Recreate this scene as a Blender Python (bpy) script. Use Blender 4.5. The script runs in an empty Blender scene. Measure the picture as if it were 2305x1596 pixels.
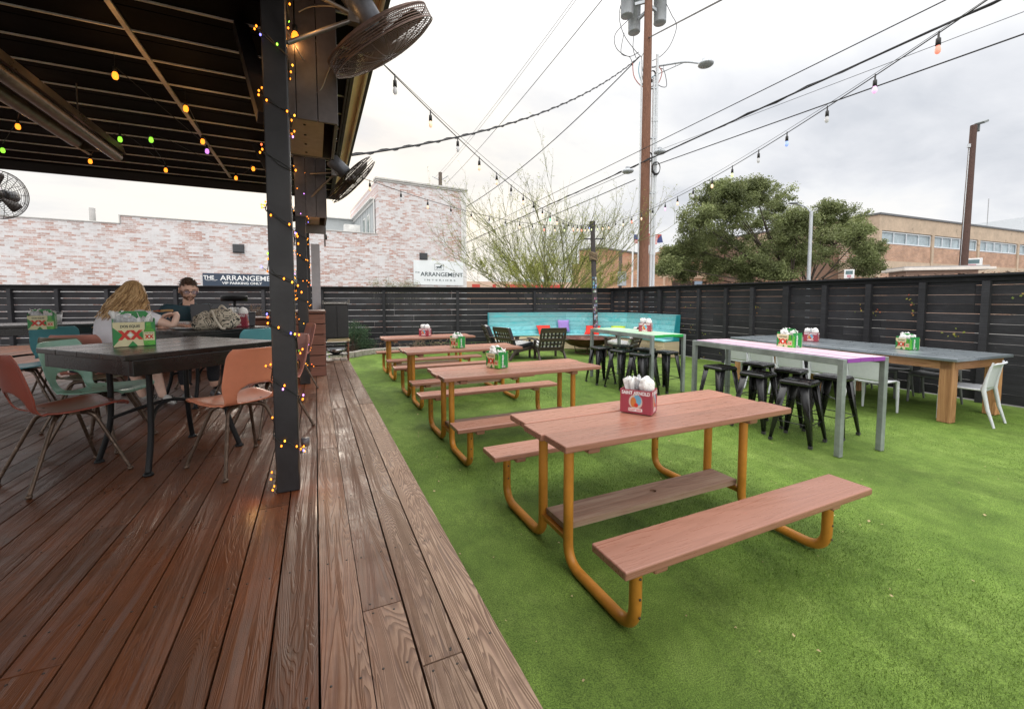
import bpy, bmesh, math, random
from mathutils import Vector, Matrix, noise
R = math.radians
random.seed(7)
SC = bpy.context.scene
COL = SC.collection

# ---------------------------------------------------------------- camera model (metres; turf is z = 0, deck top is z = 0.54)
CAM_H = 1.62
DECK = 0.54
F_, CX, CYP = 950.0, 1152.5, 732.0
PIT = math.atan((CYP - 675) / F_)
YAW = math.atan((1152.5 - 710) / (F_ / math.cos(PIT)))
_c, _s, _cp, _sp = math.cos(YAW), math.sin(YAW), math.cos(PIT), math.sin(PIT)
FW = Vector((_s * _cp, _c * _cp, -_sp)); RT = Vector((_c, -_s, 0)); UPV = Vector((_s * _sp, _c * _sp, _cp))

def ray(px, py):
    return FW + RT * ((px - CX) / F_) + UPV * ((CYP - py) / F_)
def at(px, py, z):
    """point of the horizontal plane z that was surveyed at picture position px, py"""
    r = ray(px, py); t = (z - CAM_H) / r.z
    return Vector((r.x * t, r.y * t, z))
def at_x(px, py, x):
    r = ray(px, py); t = x / r.x
    return Vector((x, r.y * t, CAM_H + r.z * t))
def at_depth(px, py, d):
    r = ray(px, py)
    return Vector((r.x * d, r.y * d, CAM_H + r.z * d))
def at_wall(px, py, a, b):
    nx, ny = -(b[1] - a[1]), b[0] - a[0]
    r = ray(px, py); t = (nx * a[0] + ny * a[1]) / (nx * r.x + ny * r.y)
    return Vector((r.x * t, r.y * t, CAM_H + r.z * t))

# ---------------------------------------------------------------- mesh collector
class MB:
    def __init__(self):
        self.v, self.f, self.m, self.r, self.sm = [], [], [], [], []
        self.mi, self.rnd = 0, 0.0
    def add(self, verts, faces, smooth=False, rnd=None):
        n = len(self.v)
        self.v.extend([tuple(p) for p in verts])
        q = self.rnd if rnd is None else rnd
        for f in faces:
            self.f.append([i + n for i in f]); self.m.append(self.mi); self.r.append(q); self.sm.append(smooth)
        return self
    def box(self, c, s, rot=0.0, rnd=None, M=None, taper=1.0):
        x, y, z = s[0] / 2, s[1] / 2, s[2] / 2
        pts = [Vector((a * x * (taper if d < 0 else 1), b * y * (taper if d < 0 else 1), d * z)) for d in (-1, 1) for a, b in ((-1, -1), (1, -1), (1, 1), (-1, 1))]
        m = M if M is not None else Matrix.Rotation(rot, 3, 'Z')
        pts = [m @ p + Vector(c) for p in pts]
        return self.add(pts, [(3, 2, 1, 0), (4, 5, 6, 7), (0, 1, 5, 4), (1, 2, 6, 5), (2, 3, 7, 6), (3, 0, 4, 7)], rnd=rnd)
    def beam(self, a, b, w, h, rnd=None, roll=None):
        a, b = Vector(a), Vector(b); d = (b - a)
        L = d.length; d.normalize()
        up = roll if roll is not None else (Vector((0, 0, 1)) if abs(d.z) < 0.95 else Vector((0, 1, 0)))
        sx = d.cross(up).normalized(); sz = sx.cross(d).normalized()
        M = Matrix((sx, d, sz)).transposed()
        return self.box((a + b) / 2, (w, L, h), M=M, rnd=rnd)
    def tube(self, pts, r, seg=8, caps=True, rnd=None, closed=False):
        pts = [Vector(p) for p in pts]; n = len(pts)
        rs = r if isinstance(r, (list, tuple)) else [r] * n
        vs, fs = [], []
        prev = None
        for i, p in enumerate(pts):
            if closed: t = (pts[(i + 1) % n] - pts[i - 1])
            else: t = (pts[min(i + 1, n - 1)] - pts[max(i - 1, 0)])
            if t.length < 1e-9: t = Vector((0, 0, 1))
            t.normalize()
            if prev is None:
                prev = t.orthogonal().normalized()
            prev = (prev - t * prev.dot(t))
            if prev.length < 1e-6: prev = t.orthogonal()
            prev.normalize()
            b = t.cross(prev)
            for k in range(seg):
                a = 2 * math.pi * k / seg
                vs.append(p + (prev * math.cos(a) + b * math.sin(a)) * rs[i])
        m = n if closed else n - 1
        for i in range(m):
            j = (i + 1) % n
            for k in range(seg):
                k2 = (k + 1) % seg
                fs.append((i * seg + k, i * seg + k2, j * seg + k2, j * seg + k))
        self.add(vs, fs, smooth=seg > 4, rnd=rnd)
        if caps and not closed:
            self.add(vs[:seg], [tuple(range(seg))[::-1]], rnd=rnd)
            self.add(vs[-seg:], [tuple(range(seg))], rnd=rnd)
        return self
    def lathe(self, prof, c=(0, 0, 0), seg=16, M=None, rnd=None, smooth=True):
        vs, fs = [], []
        for (r, z) in prof:
            for k in range(seg):
                a = 2 * math.pi * k / seg
                p = Vector((r * math.cos(a), r * math.sin(a), z))
                vs.append((M @ p if M is not None else p) + Vector(c))
        for i in range(len(prof) - 1):
            for k in range(seg):
                k2 = (k + 1) % seg
                fs.append((i * seg + k, i * seg + k2, (i + 1) * seg + k2, (i + 1) * seg + k))
        return self.add(vs, fs, smooth=smooth, rnd=rnd)
    def prism(self, poly, z0, z1, M=None, c=(0, 0, 0), rnd=None):
        n = len(poly)
        vs = [Vector((p[0], p[1], z)) for z in (z0, z1) for p in poly]
        vs = [(M @ p if M is not None else p) + Vector(c) for p in vs]
        fs = [tuple(range(n))[::-1], tuple(range(n, 2 * n))] + [(i, (i + 1) % n, n + (i + 1) % n, n + i) for i in range(n)]
        return self.add(vs, fs, rnd=rnd)
    def quad(self, a, b, c, d, rnd=None):
        return self.add([a, b, c, d], [(0, 1, 2, 3)], rnd=rnd)
    def blob(self, c, s, n=2, amp=0.0, seed=0, rnd=None, M=None):
        bm = bmesh.new(); bmesh.ops.create_icosphere(bm, subdivisions=n, radius=1)
        vs = []
        for v in bm.verts:
            k = 1 + amp * noise.noise(v.co * 1.7 + Vector((seed * 3.1, seed, 0)))
            p = Vector((v.co.x * s[0], v.co.y * s[1], v.co.z * s[2])) * k
            vs.append((M @ p if M is not None else p) + Vector(c))
        fs = [tuple(v.index for v in f.verts) for f in bm.faces]
        bm.free()
        return self.add(vs, fs, smooth=True, rnd=rnd)
    def xf(self, M):
        self.v = [tuple(M @ Vector(p)) for p in self.v]; return self
    def build(self, name, mats, parent=None, bevel=0.0, seg=2, sub=0, solid=0.0, label=None):
        me = bpy.data.meshes.new(name)
        me.from_pydata(self.v, [], self.f)
        mats = mats if isinstance(mats, (list, tuple)) else [mats]
        for m in mats: me.materials.append(m)
        if len(mats) > 1: me.polygons.foreach_set('material_index', self.m)
        me.polygons.foreach_set('use_smooth', [bool(x) for x in self.sm])
        at_ = me.attributes.new('rnd', 'FLOAT', 'FACE'); at_.data.foreach_set('value', [float(x) for x in self.r])
        me.update()
        o = bpy.data.objects.new(name, me); COL.objects.link(o)
        if parent is not None:
            o.parent = parent
            w = parent
            off = Vector((0, 0, 0))
            if parent.get('_w'): off = -parent.location
            o.location = off
        if solid:
            md = o.modifiers.new('solid', 'SOLIDIFY'); md.thickness = solid; md.offset = 0
        if bevel:
            md = o.modifiers.new('bevel', 'BEVEL'); md.width = bevel; md.segments = seg; md.limit_method = 'ANGLE'; md.angle_limit = R(40)
            md.harden_normals = False
        if sub:
            md = o.modifiers.new('sub', 'SUBSURF'); md.levels = sub; md.render_levels = sub
        if label: o['label'] = label
        return o

def tag(o, label=None, cat=None, group=None, kind=None):
    if label: o['label'] = label
    if cat: o['category'] = cat
    if group: o['group'] = group
    if kind: o['kind'] = kind
    return o
def thing(name, loc=(0, 0, 0), rz=0.0, label=None, cat=None, group=None, world=False):
    """an Empty at the base of a thing; world=True: its parts are written in world coordinates"""
    o = bpy.data.objects.new(name, None); COL.objects.link(o)
    o.location = loc; o.rotation_euler = (0, 0, rz); o.empty_display_size = 0.1
    if world: o['_w'] = 1
    return tag(o, label, cat, group)
def kids(o):
    return [c for c in bpy.data.objects if c.parent == o]
def copy_tree(o, parent=None):
    c = o.copy(); COL.objects.link(c); c.parent = parent
    for ch in kids(o): copy_tree(ch, c)
    return c
def place(o, loc, rz, label=None, group=None):
    o.location = loc; o.rotation_euler = (0, 0, rz)
    if label: o['label'] = label
    if group: o['group'] = group
    return o
def smooth_path(pts, n=6):
    """Catmull-Rom through the points"""
    P = [Vector(p) for p in pts]; out = []
    for i in range(len(P) - 1):
        p0 = P[max(i - 1, 0)]; p1 = P[i]; p2 = P[i + 1]; p3 = P[min(i + 2, len(P) - 1)]
        for k in range(n):
            t = k / n
            out.append(0.5 * ((2 * p1) + (p2 - p0) * t + (2 * p0 - 5 * p1 + 4 * p2 - p3) * t * t + (-p0 + 3 * p1 - 3 * p2 + p3) * t ** 3))
    out.append(P[-1]); return out
def round_path(pts, r, n=5):
    """polyline with filleted corners"""
    P = [Vector(p) for p in pts]; out = [P[0]]
    for i in range(1, len(P) - 1):
        a = (P[i - 1] - P[i]); b = (P[i + 1] - P[i])
        rr = min(r, a.length * .49, b.length * .49)
        a.normalize(); b.normalize()
        s = P[i] + a * rr; e = P[i] + b * rr
        for k in range(n + 1):
            t = k / n
            out.append(s * (1 - t) ** 2 + P[i] * 2 * t * (1 - t) + e * t * t)
    out.append(P[-1]); return out
def text_mesh(name, s, size, mat, parent, M, depth=0.002, align='CENTER', bold=0.0, xs=1.0):
    cu = bpy.data.curves.new(name, 'FONT'); cu.body = s; cu.size = size; cu.align_x = align; cu.align_y = 'CENTER'
    cu.extrude = depth; cu.offset = bold
    t = bpy.data.objects.new(name + '_tmp', cu)
    COL.objects.link(t)
    bpy.context.view_layer.update()
    me = bpy.data.meshes.new_from_object(t.evaluated_get(bpy.context.evaluated_depsgraph_get()))
    bpy.data.objects.remove(t); 
    me.name = name
    me.transform(Matrix.Diagonal((xs, 1, 1, 1)))
    me.materials.clear(); me.materials.append(mat)
    o = bpy.data.objects.new(name, me); COL.objects.link(o)
    me.transform(M)
    if parent is not None:
        o.parent = parent
        if parent.get('_w'): o.location = -parent.location
    return o

# ---------------------------------------------------------------- materials
class NT:
    def __init__(self, name):
        self.mat = bpy.data.materials.new(name); self.mat.use_nodes = True
        self.t = self.mat.node_tree; self.n = self.t.nodes; self.l = self.t.links
        self.b = self.n['Principled BSDF']
        self.tc = None
    def node(self, typ, **kw):
        nd = self.n.new(typ)
        for k, v in kw.items(): setattr(nd, k, v)
        return nd
    def link(self, a, b): self.l.new(a, b)
    def coord(self, scale=(1, 1, 1), kind='Object', add=None):
        if self.tc is None: self.tc = self.node('ShaderNodeTexCoord')
        mp = self.node('ShaderNodeMapping'); mp.inputs['Scale'].default_value = scale
        src = self.tc.outputs[kind]
        if add is not None:
            va = self.node('ShaderNodeVectorMath', operation='ADD'); self.link(src, va.inputs[0]); self.link(add, va.inputs[1]); src = va.outputs[0]
        self.link(src, mp.inputs['Vector']); return mp.outputs[0]
    def rnd(self, mul=(37.0, 53.0, 71.0)):
        a = self.node('ShaderNodeAttribute'); a.attribute_name = 'rnd'
        cx = self.node('ShaderNodeCombineXYZ')
        for i in range(3):
            m = self.node('ShaderNodeMath', operation='MULTIPLY'); m.inputs[1].default_value = mul[i]
            self.link(a.outputs['Fac'], m.inputs[0]); self.link(m.outputs[0], cx.inputs[i])
        return a.outputs['Fac'], cx.outputs[0]
    def noise(self, vec, scale, detail=4, rough=.55, dist=0.0):
        nd = self.node('ShaderNodeTexNoise'); nd.inputs['Scale'].default_value = scale; nd.inputs['Detail'].default_value = detail
        nd.inputs['Roughness'].default_value = rough; nd.inputs['Distortion'].default_value = dist
        self.link(vec, nd.inputs['Vector']); return nd.outputs['Fac']
    def ramp(self, fac, stops, interp='LINEAR'):
        nd = self.node('ShaderNodeValToRGB'); cr = nd.color_ramp; cr.interpolation = interp
        while len(cr.elements) < len(stops): cr.elements.new(0.5)
        for e, (p, c) in zip(cr.elements, stops):
            e.position = p; e.color = (c[0], c[1], c[2], 1) if hasattr(c, '__len__') else (c, c, c, 1)
        self.link(fac, nd.inputs[0]); return nd.outputs[0]
    def mix(self, fac, a, b, mode='MIX'):
        nd = self.node('ShaderNodeMix', data_type='RGBA', blend_type=mode)
        for i, x in ((0, fac), (6, a), (7, b)):
            if isinstance(x, (int, float)): nd.inputs[i].default_value = x
            elif isinstance(x, (tuple, list)): nd.inputs[i].default_value = (*x[:3], 1)
            else: self.link(x, nd.inputs[i])
        return nd.outputs[2]
    def math(self, op, a, b=0.0, clamp=False):
        nd = self.node('ShaderNodeMath', operation=op, use_clamp=clamp)
        for i, x in ((0, a), (1, b)):
            if isinstance(x, (int, float)): nd.inputs[i].default_value = x
            else: self.link(x, nd.inputs[i])
        return nd.outputs[0]
    def bump(self, h, strength=.3, dist=.01, normal=None):
        nd = self.node('ShaderNodeBump'); nd.inputs['Strength'].default_value = strength; nd.inputs['Distance'].default_value = dist
        self.link(h, nd.inputs['Height'])
        if normal is not None: self.link(normal, nd.inputs['Normal'])
        self.link(nd.outputs[0], self.b.inputs['Normal']); return nd.outputs[0]
    def set(self, **kw):
        names = dict(color='Base Color', rough='Roughness', metal='Metallic', spec='Specular IOR Level', emit='Emission Color', es='Emission Strength', alpha='Alpha', trans='Transmission Weight', ior='IOR', coat='Coat Weight', coatr='Coat Roughness', sheen='Sheen Weight')
        for k, v in kw.items():
            i = self.b.inputs[names[k]]
            if isinstance(v, (int, float)): i.default_value = v
            elif isinstance(v, (tuple, list)): i.default_value = (*v[:3], 1)
            else: self.link(v, i)
        return self
_mc = {}
def paint(name, col, rough=.5, var=.12, scale=6, metal=0.0, bump=.0, bscale=60, dirt=None, spec=.5, kind='Object', coat=0.0):
    if name in _mc: return _mc[name]
    m = NT(name); v = m.coord(kind=kind)
    n1 = m.noise(v, scale, 5, .6); n2 = m.noise(v, scale * 7, 3, .5)
    f = m.math('ADD', m.math('MULTIPLY', n1, .7), m.math('MULTIPLY', n2, .3))
    lo = tuple(max(0, c * (1 - var * 1.6)) for c in col); hi = tuple(min(1, c * (1 + var)) for c in col)
    c = m.ramp(f, [(.3, lo), (.7, hi)])
    if dirt:
        d = m.ramp(m.noise(v, scale * 1.7, 6, .7), [(.5 + dirt[1], 0.0), (.62 + dirt[1], 1.0)])
        c = m.mix(d, c, dirt[0])
    m.set(color=c, metal=metal, spec=spec, coat=coat)
    m.set(rough=m.ramp(n1, [(.3, max(0, rough - .1)), (.7, min(1, rough + .1))]))
    if bump: m.bump(m.noise(v, bscale, 3, .6), bump, .004)
    _mc[name] = m.mat; return m.mat
def emit(name, col, s, base=None):
    if name in _mc: return _mc[name]
    m = NT(name); m.set(color=base or col, emit=col, es=s, rough=.3); m.mat.cycles.emission_sampling = 'NONE'
    _mc[name] = m.mat; return m.mat
def plankwood(name, dark, light, axis='y', gscale=1.0, rough=.6, wear=None, wearamt=.5, bump=.25, paintover=None, rings=1.0):
    """wood whose grain runs along one axis; every board (face attribute rnd) gets its own cut of the pattern"""
    m = NT(name); r, rv = m.rnd()
    st = {'y': (1, .07, 1), 'x': (.07, 1, 1), 'z': (1, 1, .07)}[axis]
    v0 = m.coord(add=rv)
    mp = m.node('ShaderNodeMapping'); mp.inputs['Scale'].default_value = tuple(s * gscale for s in st); m.link(v0, mp.inputs['Vector']); v = mp.outputs[0]
    big = m.noise(v, 5.0 * rings, 2, .45, .6)
    ringf = m.math('FRACT', m.math('MULTIPLY', big, 16.0))
    ring = m.ramp(ringf, [(0.0, 0.0), (.35, .55), (.8, 1.0), (1.0, .05)])
    fine = m.noise(v, 90, 3, .6)
    blot = m.noise(v0, 2.3, 5, .6)
    f = m.math('ADD', m.math('MULTIPLY', ring, .45), m.math('ADD', m.math('MULTIPLY', fine, .35), m.math('MULTIPLY', blot, .25)))
    c = m.ramp(f, [(.22, dark), (.8, light)])
    tone = m.math('ADD', m.math('MULTIPLY', r, .5), .75)
    c = m.mix(1.0, c, m.ramp(m.math('MULTIPLY', tone, .8), [(0, 0.0), (1, 1.25)]), 'MULTIPLY')
    if wear is not None:
        w = m.ramp(m.noise(v, 7, 6, .75), [(.5 - .2 * wearamt + .1, 0.0), (.62, 1.0)])
        c = m.mix(w, c, wear)
    m.set(color=c, rough=m.ramp(fine, [(.2, rough - .12), (.8, min(1, rough + .15))]))
    if bump: m.bump(m.math('ADD', m.math('MULTIPLY', ring, .6), fine), bump, .004)
    _mc[name] = m.mat; return m.mat
# ================================================================ WORLD, SUN, CAMERA
SUN_EL, SUN_AZ = R(16), R(4)       # azimuth clockwise from +Y
w = bpy.data.worlds.new("World"); SC.world = w; w.use_nodes = True
nt = w.node_tree; N = nt.nodes; L = nt.links
bg = N['Background']; out = N['World Output']
sky = N.new('ShaderNodeTexSky'); sky.sky_type = 'NISHITA'; sky.sun_disc = False
sky.sun_elevation = SUN_EL; sky.sun_rotation = SUN_AZ; sky.air_density = 1.5; sky.dust_density = 3.0
tc = N.new('ShaderNodeTexCoord')
sep = N.new('ShaderNodeSeparateXYZ'); L.new(tc.outputs['Generated'], sep.inputs[0])
def wm(op, a, b=0.0, clamp=False):
    nd = N.new('ShaderNodeMath'); nd.operation = op; nd.use_clamp = clamp
    for i, x in ((0, a), (1, b)):
        if isinstance(x, (int, float)): nd.inputs[i].default_value = x
        else: L.new(x, nd.inputs[i])
    return nd.outputs[0]
zc = wm('ADD', wm('MAXIMUM', sep.outputs[2], 0.0), 0.22)
cx = N.new('ShaderNodeCombineXYZ'); L.new(wm('DIVIDE', sep.outputs[0], zc), cx.inputs[0]); L.new(wm('DIVIDE', sep.outputs[1], zc), cx.inputs[1])
def wnoise(scale, det, rough, dist, off):
    mp = N.new('ShaderNodeMapping'); mp.inputs['Location'].default_value = off; mp.inputs['Scale'].default_value = (1, 1.5, 1)
    L.new(cx.outputs[0], mp.inputs[0])
    nd = N.new('ShaderNodeTexNoise'); nd.inputs['Scale'].default_value = scale; nd.inputs['Detail'].default_value = det
    nd.inputs['Roughness'].default_value = rough; nd.inputs['Distortion'].default_value = dist
    L.new(mp.outputs[0], nd.inputs['Vector']); return nd.outputs['Fac']
def wramp(f, st):
    nd = N.new('ShaderNodeValToRGB'); cr = nd.color_ramp
    while len(cr.elements) < len(st): cr.elements.new(.5)
    for e, (p, c) in zip(cr.elements, st): e.position = p; e.color = (*c, 1)
    L.new(f, nd.inputs[0]); return nd.outputs[0]
n1 = wnoise(.85, 7, .5, .35, (3.1, 1.7, 0)); n2 = wnoise(2.6, 6, .55, .3, (9.1, 4.2, 2))
cl = wm('ADD', wm('MULTIPLY', n1, .72), wm('MULTIPLY', n2, .28))
cloud = wramp(cl, [(.36, (.66, .69, .75)), (.45, (.79, .81, .86)), (.52, (.89, .905, .935)), (.60, (.98, .975, .97))])
# the low sun lights the cloud deck behind the brick building
sd = N.new('ShaderNodeVectorMath'); sd.operation = 'DOT_PRODUCT'
L.new(tc.outputs['Generated'], sd.inputs[0])
sd.inputs[1].default_value = (math.sin(SUN_AZ) * math.cos(SUN_EL), math.cos(SUN_AZ) * math.cos(SUN_EL), math.sin(SUN_EL))
glow = wm('POWER', wm('MAXIMUM', sd.outputs['Value'], 0.0), 9.0)
zen = wm('POWER', wm('MAXIMUM', sep.outputs[2], 0.0), 4.0)
def wmix(fac, a, b, mode):
    nd = N.new('ShaderNodeMix'); nd.data_type = 'RGBA'; nd.blend_type = mode
    for i, x in ((0, fac), (6, a), (7, b)):
        if isinstance(x, (int, float)): nd.inputs[i].default_value = x
        elif isinstance(x, tuple): nd.inputs[i].default_value = (*x, 1)
        else: L.new(x, nd.inputs[i])
    return nd.outputs[2]
# warm glow, strongest in the gaps of the cloud
c1 = wmix(wm('MULTIPLY', glow, wm('MULTIPLY', wm('SUBTRACT', cl, .30), 3.2, True), True), cloud, (1.12, 1.03, .86), 'MIX')
c2 = wmix(zen, c1, (3.4, 3.3, 3.15), 'ADD')
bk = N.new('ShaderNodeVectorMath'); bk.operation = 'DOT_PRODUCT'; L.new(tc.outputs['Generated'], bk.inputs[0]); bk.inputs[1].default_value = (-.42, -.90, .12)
c2 = wmix(wm('MULTIPLY', wm('MAXIMUM', bk.outputs['Value'], 0.0), 1.0, True), c2, (1.35, 1.30, 1.22), 'ADD')  # brightness added to the sky behind the camera to lift the roofed deck
sc_ = N.new('ShaderNodeVectorMath'); sc_.operation = 'SCALE'; sc_.inputs['Scale'].default_value = .06; L.new(sky.outputs[0], sc_.inputs[0])
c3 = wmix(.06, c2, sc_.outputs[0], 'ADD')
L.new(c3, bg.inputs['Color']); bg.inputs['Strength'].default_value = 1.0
w.cycles.sampling_method = 'MANUAL' if hasattr(w.cycles, 'sampling_method') else w.cycles.sampling_method
try: w.cycles.sample_map_resolution = 512
except Exception: pass

sl = bpy.data.lights.new('sun', 'SUN'); sl.energy = 1.1; sl.angle = R(14); sl.color = (1.0, .9, .76)
so = bpy.data.objects.new('sun', sl); COL.objects.link(so)
sdir = Vector((math.sin(SUN_AZ) * math.cos(SUN_EL), math.cos(SUN_AZ) * math.cos(SUN_EL), math.sin(SUN_EL)))
so.rotation_euler = sdir.to_track_quat('Z', 'Y').to_euler()

cam = bpy.data.cameras.new('camera'); co = bpy.data.objects.new('camera', cam); COL.objects.link(co)
co.location = (0, 0, CAM_H)
M = Matrix((RT, UPV, -FW)).transposed(); co.rotation_euler = M.to_euler()
cam.sensor_fit = 'HORIZONTAL'; cam.sensor_width = 36.0; cam.lens = 36.0 * F_ / 2305.0
cam.shift_x = 0.0; cam.shift_y = -(798.0 - CYP) / 2305.0
cam.clip_start = .05; cam.clip_end = 3000
SC.camera = co
SC.view_settings.view_transform = 'Standard'; SC.view_settings.look = 'None'; SC.view_settings.exposure = 0; SC.view_settings.gamma = 1
SC.render.engine = 'CYCLES'
try:
    SC.cycles.use_denoising = True; SC.cycles.denoiser = 'OPENIMAGEDENOISE'
    SC.cycles.max_bounces = 8; SC.cycles.diffuse_bounces = 4; SC.cycles.sample_clamp_indirect = 6; SC.cycles.transparent_max_bounces = 12
    SC.cycles.caustics_reflective = False; SC.cycles.caustics_refractive = False
except Exception: pass

# ================================================================ GROUND
m = NT('asphalt'); v = m.coord()
m.set(color=m.ramp(m.noise(v, .6, 8, .7), [(.3, (.10, .095, .09)), (.7, (.17, .165, .155))]), rough=.9)
m.bump(m.noise(v, 60, 3, .6), .3, .01); ASPH = m.mat
b = MB(); b.quad((-900, -900, -.012), (900, -900, -.012), (900, 900, -.012), (-900, 900, -.012))
tag(b.build('ground', ASPH), kind='structure')

# turf sheet
FR_X = 9.54
FB_A, FB_B = Vector((-7.9, 16.3, 0)), Vector((9.54, 12.1, 0))
m = NT('turf_base'); v = m.coord()
big = m.noise(v, .55, 4, .6, .3); med = m.noise(v, 5, 5, .65); fin = m.noise(v, 170, 3, .7)
c = m.ramp(m.math('ADD', m.math('MULTIPLY', big, .5), m.math('MULTIPLY', med, .5)), [(.36, (.088, .158, .024)), (.52, (.138, .225, .040)), (.66, (.20, .300, .068))])
c = m.mix(m.ramp(fin, [(.36, 0.0), (.62, 1.0)]), m.mix(1.0, c, (.42, .45, .4), 'MULTIPLY'), m.mix(1.0, c, (1.35, 1.3, 1.25), 'MULTIPLY'))
c = m.mix(1.0, c, m.ramp(m.noise(m.coord((1, .45, 1)), 1.5, 5, .65, .6), [(.36, .66), (.5, .88), (.66, 1.08)]), 'MULTIPLY')
m.set(color=c, rough=.8, spec=.25)
m.bump(fin, .45, .008); TURFB = m.mat
b = MB(); nx, ny = 60, 90
x0, x1, y0, y1 = .3, FR_X + .05, -3.0, 15.6
vs = []
for j in range(ny + 1):
    for i in range(nx + 1):
        x = x0 + (x1 - x0) * i / nx; y = y0 + (y1 - y0) * j / ny
        vs.append((x, y, .004 + .012 * noise.noise(Vector((x * .5, y * .5, 0)))))
fs = [(j * (nx + 1) + i, j * (nx + 1) + i + 1, (j + 1) * (nx + 1) + i + 1, (j + 1) * (nx + 1) + i) for j in range(ny) for i in range(nx)]
b.add(vs, fs, smooth=True)
tag(b.build('turf', TURFB), kind='structure')
# pile of the turf: real blades, densest close by
m = NT('turf_blades'); r_, rv_ = m.rnd(); v = m.coord()
c = m.ramp(r_, [(0, (.08, .15, .018)), (.45, (.145, .250, .038)), (.8, (.21, .335, .070)), (1, (.30, .38, .12))])
c = m.mix(m.ramp(m.noise(v, .55, 4, .6, .3), [(.38, 0.0), (.62, .55)]), c, (.24, .34, .08))
c = m.mix(1.0, c, m.ramp(m.noise(m.coord((1, .45, 1)), 1.5, 5, .65, .6), [(.36, .66), (.5, .88), (.66, 1.08)]), 'MULTIPLY')
m.set(color=c, rough=.55, spec=.3); TURFL = m.mat
rg = random.Random(3)
vs, fs, rs = [], [], []
def blade(x, y, h, wd):
    a = rg.random() * 6.283; l = rg.random() * .9 * h; aa = rg.random() * 6.283
    dx, dy = math.cos(a) * wd, math.sin(a) * wd
    n = len(vs)
    vs.extend([(x - dx, y - dy, 0), (x + dx, y + dy, 0), (x + math.cos(aa) * l, y + math.sin(aa) * l, h)])
    fs.append((n, n + 1, n + 2)); rs.append(rg.random() ** 1.3)
cnt = 0
while cnt < 330000:
    # sample by picture row so that the density follows what can be seen
    d = .62 + 8.5 * rg.random() ** 1.7
    az = R(rg.uniform(-4, 78))
    x, y = d * math.sin(az), d * math.cos(az)
    if x < .52 or x > FR_X - .1 or y > 11.5: continue
    k = min(2.2, .6 + d * .22)
    blade(x, y, rg.uniform(.007, .015), .0013 * k); cnt += 1
me = bpy.data.meshes.new('turf_pile'); me.from_pydata(vs, [], fs); me.materials.append(TURFL)
a_ = me.attributes.new('rnd', 'FLOAT', 'FACE'); a_.data.foreach_set('value', rs)
o = bpy.data.objects.new('turf_pile', me); COL.objects.link(o); o['_m'] = 1
tag(o, 'short artificial grass blades covering the yard', 'artificial grass', kind='stuff'); del o['_m']
# a few dead leaves and crumbs
b = MB()
for i in range(170):
    d = .8 + 6 * rg.random(); az = R(rg.uniform(2, 75)); x, y = d * math.sin(az), d * math.cos(az)
    if x < .6 or x > 9.3: continue
    s = rg.uniform(.004, .011); a = rg.random() * 6
    p = [Vector((math.cos(a + k) * s * rg.uniform(.6, 1.3), math.sin(a + k) * s, rg.uniform(.014, .024))) + Vector((x, y, 0)) for k in (0, 1.5, 3.1, 4.6)]
    b.quad(*p, rnd=rg.random())
tag(b.build('leaf_litter', paint('dead_leaf', (.42, .33, .17), .8, .3, 30)), 'scattered tiny dry leaves and crumbs on the turf', 'leaf litter', kind='stuff')

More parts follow.
